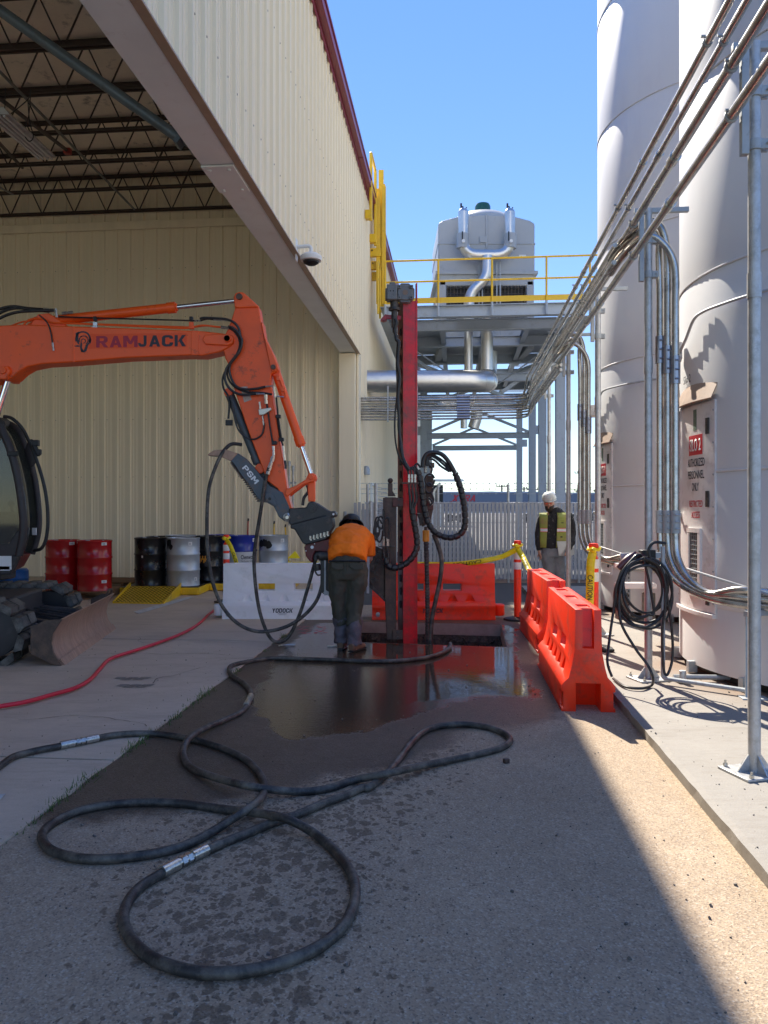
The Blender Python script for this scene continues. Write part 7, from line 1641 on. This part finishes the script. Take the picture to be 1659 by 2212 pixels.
for s, kx, axx, ay in ((-1, -.10, -.074, 8.63), (1, .075, .078, 8.49)):
    mb = MB(); limb(mb, [(X+(kx+axx)/2, (8.6+ay)/2+.01, .36, .086), (X+axx, ay, .25, .083), (X+axx, ay, .15, .080), (X+axx, ay, .075, .082)]); blob(mb, 'trouser_cuff', m_pantsl, wk, .010, 3, fold=.016, fscale=.06)
    mb = MB(); 
    tx, ty = (.02, .20) if s < 0 else (.10, .17)
    mb.loft([((X+axx-tx*.35, ay-.075, .055), .034, .05, (1, 0, 0)), ((X+axx-.1*tx, ay-.03, .06), .047, .058, (1, 0, 0)), ((X+axx+tx*.4, ay+ty*.4, .052), .05, .045, (1, 0, 0)), ((X+axx+tx*.8, ay+ty*.8, .042), .05, .034, (1, 0, 0)), ((X+axx+tx, ay+ty, .034), .03, .022, (1, 0, 0))], 16); 
    b_ = blob(mb, 'boot', m_boot, wk, .008, 3)
    mb = MB(); mb.loft([((X+axx-tx*.4, ay-.08, .014), .036, .013, (1, 0, 0)), ((X+axx, ay, .014), .046, .013, (1, 0, 0)), ((X+axx+tx*.9, ay+ty*.85, .014), .052, .013, (1, 0, 0)), ((X+axx+tx*1.05, ay+ty*1.02, .014), .03, .013, (1, 0, 0))], 14); mb.build('boot_sole', m_black, wk)
mb = MB()
for (x0_, x1_, z) in ((-.17, -.04, .965), (.03, .18, .965)):
    mb.prism([(X+x0_, 8.407, z+.02), (X+x1_, 8.40, z+.01), (X+x1_, 8.395, z-.05), (X+(x0_+x1_)/2, 8.393, z-.06), (X+x0_, 8.40, z-.03)], (0, .05, 0))
mb.build('pocket_flap', m_pants, wk, bevel=.004)
mb = MB()
for x0_ in (-.16, -.06, .07, .17): mb.box((X+x0_*.8, 8.452, 1.0), (.012, .02, .06))
mb.build('belt_loop', m_pants, wk)
mb = MB(); mb.tube([(X+.0, 8.402, 1.02), (X+.0, 8.402, .92), (X-.005, 8.415, .84)], .0035, 5); mb.tube([(X-.19, 8.45, .85), (X-.165, 8.47, .62), (X-.17, 8.55, .40)], .003, 5); mb.tube([(X+.19, 8.45, .85), (X+.165, 8.47, .62), (X+.15, 8.50, .40)], .003, 5); mb.build('trouser_seam', m_pants, wk)
mb = MB(); mb.tube([(X-.20, 8.43, 1.00), (X-.1, 8.41, 1.005), (X, 8.402, 1.005), (X+.1, 8.41, 1.005), (X+.20, 8.43, 1.0)], .012, 6); mb.build('belt', m_black, wk)
HM = Matrix.Translation((X+.012, 9.27, 1.385)) @ Matrix.Rotation(R(-28), 4, 'X')
mb = MB(); mb.lathe([(.150, -.012), (.148, 0), (.118, .012), (.116, .045), (.10, .085), (.065, .115), (0, .125)], M=HM @ Matrix.Scale(1.12, 4, (0, 1, 0)), n=32); hh = mb.build('hard_hat', m_black, wk); sd = hh.modifiers.new('s', 'SOLIDIFY'); sd.thickness = .004
mb = MB(); mb.ball((X+.012, 9.225, 1.37), (.088, .085, .078), 16, 10); blob(mb, 'hair', m_hair, wk, .009, 2, fold=.008, fscale=.03)
mb = MB(); mb.tube(catmull([(X-.01+.05*math.cos(k), 8.93+.02*math.sin(k), 1.372) for k in (0, .8, 1.6, 2.4, 3.14)], 3), .001, 4); 
# --- standing engineer ---
en = thing('person', 'bearded person in white hard hat and hi-vis vest standing with a clipboard behind the barriers', 'person', (2.79, 12.7, 0))
Y = 12.7
def Q(px, py, o=0): return P(px, py, Y)+Vector((0, o, 0))
def q4(px, py, r, o=0): v = Q(px, py, o); return (v.x, v.y, v.z, r)
mb = MB()
mb.loft([(Q(1194, 1190), .15, .10), (Q(1194, 1172), .145, .10), (Q(1195, 1150), .155, .105), (Q(1199, 1125), .175, .11), (Q(1200, 1112), .15, .09), (Q(1196, 1106), .07, .07)], 18)
limb(mb, [q4(1195, 1110, .055), q4(1190, 1098, .053, -.03)])
mb.loft([(Q(1187, 1104, -.07), .03, .035), (Q(1186, 1098, -.05), .062, .075), (Q(1185, 1090, -.035), .074, .095), (Q(1185, 1082, -.02), .078, .10), (Q(1185, 1073, -.01), .07, .088), (Q(1185, 1067, 0), .03, .04)], 18)
mb.ball(Q(1181.5, 1091.5, -.135), (.014, .022, .022)); mb.ball(Q(1196, 1088, -.02), (.011, .022, .034)); mb.ball(Q(1175.5, 1088, -.02), (.011, .022, .034)); mb.ball(Q(1182.5, 1097.5, -.115), (.026, .014, .009))
eR = [q4(1171, 1115, .048), q4(1166, 1135, .045), q4(1163, 1155, .04, -.01), q4(1162, 1175, .034, -.04), q4(1163, 1190, .026, -.06)]
eL = [q4(1230, 1115, .048), q4(1235, 1135, .045), q4(1236, 1155, .04, -.02), q4(1231, 1172, .034, -.12), q4(1222, 1186, .026, -.2)]
limb(mb, [q4(1199, 1113, .08), eR[0]]); limb(mb, [q4(1199, 1113, .08), eL[0]]); limb(mb, eR); limb(mb, eL)
hand(mb, Q(1163, 1192, -.06), (.28, -.1, -1), (.3, -.9, 0), .3, 1.0); hand(mb, Q(1221, 1188, -.21), (-.4, -.1, -.8), (.8, .2, -.4), .9, 1.0, -1)
for px0, px1, px2 in ((1182, 1186, 1188), (1206, 1209, 1211)):
    limb(mb, [q4(px0, 1195, .10), q4((px0+px1)/2, 1215, .08), q4(px1, 1245, .055, -.02), q4(px2, 1270, .05), q4(px2, 1295, .036)])
blob(mb, 'body', m_skin, en, .0085, 3)
mb = MB(); mb.loft([(Q(1194, 1184), .195, .135), (Q(1194, 1165), .185, .13), (Q(1195, 1148), .195, .135), (Q(1199, 1125), .215, .135), (Q(1200, 1113), .20, .12), (Q(1197, 1106), .12, .10), (Q(1194, 1101, .01), .085, .085)], 24, pw=2.3)
for A in (eR, eL): limb(mb, [q4(1199, 1116, .10), (*A[0][:3], .072), (*A[1][:3], .064), (*A[2][:3], .058), (*A[3][:3], .052), (A[4][0], A[4][1], A[4][2]+.01, .040)])
mb.ball(Q(1205, 1104, .06), (.10, .07, .06)); blob(mb, 'hoodie', m_hood, en, .011, 4, fold=.012, fscale=.09)
for (xa, xb, xh0, xh1) in ((1164, 1180, 1165, 1176), (1200, 1222, 1196, 1219)):   # two open front halves of the vest
    vs = []
    def vp(px, py, o): return Q(px, py, o)
    prof = [(1108, -.09), (1120, -.145), (1135, -.155), (1150, -.15), (1168, -.155), (1182, -.15)]
    mb = MB(); n = 6
    for (py, o) in prof:
        f = (py-1108)/74; L_, R_ = xa+(xh0-xa)*f, xb+(xh1-xb)*f
        for k in range(n+1):
            px = L_+(R_-L_)*k/n; cx_ = 1198; e_ = min(1, abs(px-cx_)/37); vs.append(vp(px, py, o*math.sqrt(max(.02, 1-e_**2.6))-.012))
    mb.add(vs, [(i*(n+1)+k, i*(n+1)+k+1, (i+1)*(n+1)+k+1, (i+1)*(n+1)+k) for i in range(len(prof)-1) for k in range(n)])
    o = mb.build('vest_front', m_vest, en, smooth=180); sd = o.modifiers.new('s', 'SOLIDIFY'); sd.thickness = .012; sd.offset = 1
    mb = MB(); f = (1143-1108)/74; L_, R_ = xa+(xh0-xa)*f, xb+(xh1-xb)*f; vs = []
    for py in (1141.5, 1147.5):
        for k in range(n+1): px = L_+(R_-L_)*k/n; e_ = min(1, abs(px-1198)/37); vs.append(vp(px, py, -.153*math.sqrt(max(.02, 1-e_**2.6))-.030))
    mb.add(vs, [(k, k+1, n+2+k, n+1+k) for k in range(n)]); b_ = mb.build('reflective_band', m_retro, o, smooth=180)
    mb = MB()
    for (p0, p1_) in ((1140.6, 1141.5), (1147.5, 1148.4)):
        vs = []
        for py in (p0, p1_):
            for k in range(n+1): px = L_+(R_-L_)*k/n; e_ = min(1, abs(px-1198)/37); vs.append(vp(px, py, -.153*math.sqrt(max(.02, 1-e_**2.6))-.031))
        mb.add(vs, [(k, k+1, n+2+k, n+1+k) for k in range(n)])
    mb.build('orange_band', m_barrier, o, smooth=180)
mb = MB(); mb.loft([(Q(1194, 1178), .20, .14), (Q(1194, 1150), .20, .14), (Q(1199, 1125), .222, .142), (Q(1200, 1112), .205, .125)], 24, cap=False, pw=2.3)
# back of the vest: keep only the half behind
keep = [f for f in mb.f if sum((mb.v[i].y for i in f))/len(f) > Y+.02]; mb.f = keep; o = mb.build('vest_back', m_vest, en); sd = o.modifiers.new('s', 'SOLIDIFY'); sd.thickness = .01
mb = MB(); mb.box(Q(1208, 1125, -.165), (.08, .012, .04)); mb.box(Q(1211, 1155, -.165), (.09, .012, .09)); mb.build('vest_pocket', m_vest, en, bevel=.004)
mb = MB(); mb.box(Q(1209, 1129, -.168), (.05, .01, .012)); mb.box(Q(1207.5, 1159, -.172), (.035, .01, .02)); mb.build('pocket_slot', m_black, en)
mb = MB(); mb.loft([(Q(1194, 1178), .175, .12), (Q(1194, 1190), .185, .128), (Q(1194, 1202), .18, .12)], 22, pw=2.2)
for px0, px1, px2 in ((1182, 1187, 1189), (1206, 1209, 1211)):
    limb(mb, [q4(px0, 1195, .115), q4((px0+px1)/2, 1215, .10), q4(px1, 1245, .082, -.02), q4(px2, 1270, .075), q4(px2, 1298, .075)])
blob(mb, 'jeans', m_jeans, en, .011, 4, fold=.014, fscale=.08)
for px2 in (1189, 1211):
    mb = MB(); v = Q(px2, 1300); mb.loft([((v.x, v.y+.07, .05), .035, .05, (1, 0, 0)), ((v.x, v.y, .06), .048, .055, (1, 0, 0)), ((v.x-.02, v.y-.13, .045), .05, .035, (1, 0, 0)), ((v.x-.03, v.y-.20, .03), .03, .02, (1, 0, 0))], 14); blob(mb, 'boot', m_boot, en, .01, 2)
# hard hat, glasses, beard
HM = Matrix.Translation(Q(1186, 1077, -.02)) @ Matrix.Rotation(R(-14), 4, 'Y') @ Matrix.Rotation(R(12), 4, 'X')
mb = MB(); mb.lathe([(.112, -.02), (.116, -.005), (.115, .03), (.103, .07), (.07, .102), (.03, .113), (0, .115)], M=HM @ Matrix.Scale(1.14, 4, (0, 1, 0)), n=32)
hat = mb.build('hard_hat', m_hat, en); sd = hat.modifiers.new('s', 'SOLIDIFY'); sd.thickness = .004
mb = MB(); mb.prism([HM @ Vector((math.cos(a)*.108, -.02+math.sin(a)*.13 if False else math.sin(a)*(.125 if math.sin(a) > -.3 else .19), -.02)) for a in [k*math.pi/14 for k in range(28)]], HM.to_3x3() @ Vector((0, 0, .006))); mb.build('hat_brim', m_hat, hat)
mb = MB(); mb.boxm(HM @ Matrix.Translation((.112, .02, .03)), .006, .09, .06); mb.build('hat_sticker', m_black, hat)
mb = MB()
for s in (-1, 1): mb.ball(Q(1181.5+s*4.2, 1088, -.116), (.024, .012, .015), 12, 8)
g = mb.build('safety_glasses', m_lens, en); mb = MB(); mb.tube([Q(1186, 1086, -.115), Q(1190, 1085.5, -.09), Q(1196.5, 1084, -.01)], .005, 6); mb.build('glasses_arm', m_tape, g)
mb = MB(); mb.loft([(Q(1186.5, 1106, -.075), .028, .03), (Q(1185.5, 1101, -.062), .060, .070), (Q(1185.5, 1096.5, -.045), .072, .088), (Q(1186.5, 1092, -.015), .077, .075)], 16); blob(mb, 'beard', m_hair, en, .009, 2, fold=.004, fscale=.03)
mb = MB(); mb.tube([Q(1197, 1079, -.01), Q(1196, 1092, -.02), Q(1189, 1105, -.06)], .004, 5); mb.tube([Q(1176, 1080, -.01), Q(1177, 1094, -.02), Q(1186, 1105.5, -.07)], .004, 5); mb.build('chin_strap', m_black, en)
cl = thing('clipboard_case', 'grey clipboard case held low in the standing person\'s hand', 'clipboard', Q(1215, 1184, -.2))
mb = MB(); mb.prism([Q(1196.5, 1168, -.215), Q(1219, 1168, -.21), Q(1234, 1172, -.10), Q(1239, 1198, -.08), Q(1219, 1199.5, -.20), Q(1201, 1199, -.215)], (0, .022, 0)); mb.build('case', mat('case_silver', (.5, .52, .53), .35, .4, .05), cl, bevel=.004)

# ================= hoses on the ground =================
def ghose(seq, r, label, nm='ground_hose', m=m_rubber, fits=(), cat='hose', k=7):
    pts = []
    for it in seq:
        (x, y), conv, dz = it; q = conv([(x, y)])[0]
        base = G(q[0], q[1], r); bb = base.x*CB-base.y*SB
        h = r+.014*smooth01((-2.02-bb)/.12)+dz
        g = G(q[0], q[1], h); pts.append(g)
    path = catmull(pts, k)
    t = thing(nm, label, cat, (path[len(path)//2].x, path[len(path)//2].y, 0))
    mb = MB(); mb.tube(path, r, 16); mb.build('hose_run', m, t)
    for (ax, ay, bx, by, cv) in fits:
        A, Bq = [G(*cv([p])[0], r) for p in ((ax, ay), (bx, by))]
        ia = min(range(len(path)), key=lambda i: (path[i].xy-A.xy).length); ib = min(range(len(path)), key=lambda i: (path[i].xy-Bq.xy).length)
        if ia > ib: ia, ib = ib, ia
        ib = max(ib, ia+1); sub_ = path[ia:ib+1]
        Ls = [0]
        for i in range(1, len(sub_)): Ls.append(Ls[-1]+(sub_[i]-sub_[i-1]).length)
        def at(u):
            s = u*Ls[-1]; i = max(0, min(len(Ls)-2, next((j for j in range(len(Ls)-1) if Ls[j+1] >= s), len(Ls)-2))); return sub_[i].lerp(sub_[i+1], (s-Ls[i])/max(1e-6, Ls[i+1]-Ls[i]))
        mb = MB(); up = Vector((0, 0, r*.22))
        for (u0, u1, rr_, n) in ((0, .36, 1.20, 20), (.36, .41, .95, 16), (.41, .50, 1.22, 6), (.50, .54, 1.02, 16), (.54, .63, 1.24, 6), (.63, .67, .95, 16), (.67, 1.0, 1.18, 20)):
            mb.tube([at(u0)+up, at((u0+u1)/2)+up, at(u1)+up], r*rr_, n)
        mb.build('coupling', m_silver, t, smooth=25)
    return t
A1 = [(-60, 500), (0, 460), (60, 420), (150, 395), (250, 376), (330, 360), (405, 345), (480, 328), (580, 319), (700, 322), (830, 342), (960, 380), (1060, 425), (1120, 480), (1148, 530), (1146, 585), (1100, 632), (1000, 698), (900, 760), (780, 815), (620, 850), (450, 866), (320, 858), (220, 825), (182, 775), (198, 735), (260, 690), (360, 650), (480, 628), (620, 618), (780, 622), (950, 645), (1100, 662), (1230, 685), (1330, 730), (1420, 795), (1500, 880), (1543, 960), (1543, 1050), (1500, 1150), (1400, 1240), (1250, 1310), (1080, 1352), (920, 1362), (780, 1343), (660, 1295), (575, 1220), (538, 1130), (558, 1050), (610, 988), (680, 942), (740, 908), (830, 862), (900, 828), (960, 800), (1060, 760), (1180, 710), (1300, 670), (1400, 626), (1500, 590), (1575, 556)]
Bp = [(60, 508), (130, 450), (180, 390), (220, 335), (270, 288), (340, 264), (430, 257), (520, 267), (590, 290), (622, 320), (590, 350), (500, 376), (380, 402), (250, 428), (130, 455)]
A2 = [(1540, 522), (1440, 555), (1330, 571), (1200, 565), (1060, 543), (930, 508), (840, 472), (803, 430), (800, 380), (832, 332), (900, 292), (980, 258), (1050, 225), (1082, 180), (1092, 140), (1060, 98), (1012, 68), (998, 42), (1022, 18)]
Cp = [(-110, 1650), (0, 1642), (200, 1650), (400, 1657), (600, 1665), (800, 1665), (950, 1655), (1100, 1632), (1200, 1595), (1240, 1562)]
seq = []
for i, p in enumerate(A1):
    dz = 0
    if i in (16, 17): dz = .046 if i == 16 else .02
    if i in (15,): dz = .02
    if i == 33: dz = .045
    if i in (32, 34): dz = .02
    seq.append((p, cA, dz))
for i, p in enumerate(Bp): seq.append((p, cB, .046 if i == 14 else (.018 if i == 13 else 0)))
for i, p in enumerate(A2): seq.append((p, cA, .046 if i in (4, 9) else (.02 if i in (3, 5, 8, 10) else 0)))
for p in Cp: seq.append((p, cC, 0))
ghose(seq, .0215, 'long black hydraulic hose snaking in loops over the asphalt into the pit', fits=((250, 378, 408, 345, cA), (705, 930, 905, 828, cA), (1068, 200, 1096, 158, cA)))
mb = MB(); e_ = G(*cC([(1240, 1562)])[0], .0215); mb.tube(catmull([e_, e_+Vector((.01, .10, .02)), e_+Vector((.005, .22, -.06)), e_+Vector((0, .26, -.4))], 6), .0215, 14); mb.build('hose_end', m_rubber, [o for o in bpy.data.objects if o.name == 'ground_hose'][0])
RH = [(-60, 938), (0, 926), (120, 905), (240, 872), (350, 840), (420, 800), (465, 752), (502, 712), (550, 690), (640, 662), (740, 628), (830, 594), (900, 558), (945, 525), (972, 498), (1010, 470)]
ghose([(p, cI, .012) for p in RH], .018, 'bright red air hose curving across the concrete from the white barrier', 'air_hose', m_redhose)
# ---------------- small things on the ground ----------------
def chunk(x, y, s, m, nm, label, cat='debris', conv=None):
    g = G(x, y, .0); t = MB(); t.boxm(Matrix.Translation(g+Vector((0, 0, s[2]/2))) @ Matrix.Rotation(.5, 4, 'Z'), *s)
    o = t.build(nm, m, None, bevel=min(s)*.15); tag(o, label, cat); return o
q = cB([(606, 411)])[0]; chunk(q[0], q[1]+1, (.035, .03, .028), m_rustd, 'metal_offcut', 'small rusty square metal offcut lying right of the hose loop')
g = G(620, 1396, .0); t = thing('hand_tool', 'small grey pliers lying on wet asphalt left of the worker', 'tool', g)
mb = MB(); mb.tube(catmull([g+Vector((-.09, -.05, .012)), g+Vector((-.03, .0, .014)), g+Vector((.08, .03, .012))], 4), .008, 6); mb.tube(catmull([g+Vector((-.07, .0, .012)), g+Vector((-.02, .005, .014)), g+Vector((.09, .05, .012))], 4), .008, 6); mb.build('tool_handle', m_silver, t)
g = G(729, 1397, 0); t = MB(); t.boxm(Matrix.Translation(g+Vector((-.05, 0, .008))) @ Matrix.Rotation(.1, 4, 'Z'), .13, .03, .012); tag(t.build('trowel', m_silver, None, bevel=.003), 'flat metal scraper lying beside the worker\'s left boot', 'tool')
g = G(640, 1367+1, 0)
# electrical riser boot: black rubber mat at the pit corner
t = MB(); q = P(1312, HY, 8.05); t.boxm(Matrix.Translation((q.x, 8.05, SZ+.02)), .12, .12, .03)
tag(t.build('rubber_foot', m_black, None, bevel=.008), 'black rubber block on the slab behind the nearer barrier', 'block')
# steel frames holding the far edge, building in the background left of the pit
bpy.context.view_layer.update()


# ---------------- one object per piece: separate what stands apart ----------------
def pieces(me):
    n = len(me.vertices); par = list(range(n))
    def find(a):
        while par[a] != a: par[a] = par[par[a]]; a = par[a]
        return a
    for e in me.edges:
        a, b = find(e.vertices[0]), find(e.vertices[1])
        if a != b: par[a] = b
    g = {}
    for i in range(n): g.setdefault(find(i), []).append(i)
    comps = list(g.values())
    if len(comps) < 2 or len(comps) > 150: return None
    bbs = []
    for c in comps:
        cs = [me.vertices[i].co for i in c]; bbs.append([min(v[k] for v in cs)-.008 for k in range(3)]+[max(v[k] for v in cs)+.008 for k in range(3)])
    lab = list(range(len(comps)))
    def f2(a):
        while lab[a] != a: a = lab[a]
        return a
    for i in range(len(comps)):
        for j in range(i+1, len(comps)):
            a, b = bbs[i], bbs[j]
            if all(a[k] < b[k+3] and b[k] < a[k+3] for k in range(3)):
                x, y = f2(i), f2(j)
                if x != y: lab[x] = y
    out_ = {}
    for i in range(len(comps)): out_.setdefault(f2(i), []).extend(comps[i])
    return list(out_.values()) if len(out_) > 1 else None
KEEP = ('lettering', 'small_print', 'ram_emblem', 'roof_joist', 'screw_heads', 'mud_caked_linkage', 'gate_mesh', 'barbed_wire', 'louvre', 'print_line', 'decal', 'hose_fitting', 'hydraulic_port', 'spray_paint', 'body', 'vest_back', 'teeth', 'power_cord', 'shell', 'casing', 'lower_basin', 'wood')
for o in [o for o in bpy.data.objects if o.type == 'MESH' and o.parent]:
    base = o.name.split('.')[0]
    if o.get('kind') or base in KEEP or o.data.users > 1 or o.children: continue
    ps = pieces(o.data)
    if not ps: continue
    me = o.data; co = [v.co.copy() for v in me.vertices]; fs = [tuple(p.vertices) for p in me.polygons]; sm = me.polygons[0].use_smooth
    for k, vs in enumerate(ps):
        idx = {v: i for i, v in enumerate(vs)}
        m2 = bpy.data.meshes.new(base); m2.from_pydata([co[v] for v in vs], [], [[idx[v] for v in f] for f in fs if f[0] in idx]); m2.materials.append(me.materials[0])
        if sm: m2.polygons.foreach_set('use_smooth', [True]*len(m2.polygons)); m2.set_sharp_from_angle(angle=R(35))
        if k == 0: o.data = m2
        else: c = o.copy(); c.data = m2; COL.objects.link(c); c.name = base
for o in bpy.data.objects:
    if o.name.split('.')[0] in ('screw_heads', 'gate_mesh', 'mud_caked_linkage', 'barbed_wire'): o['kind'] = 'stuff'
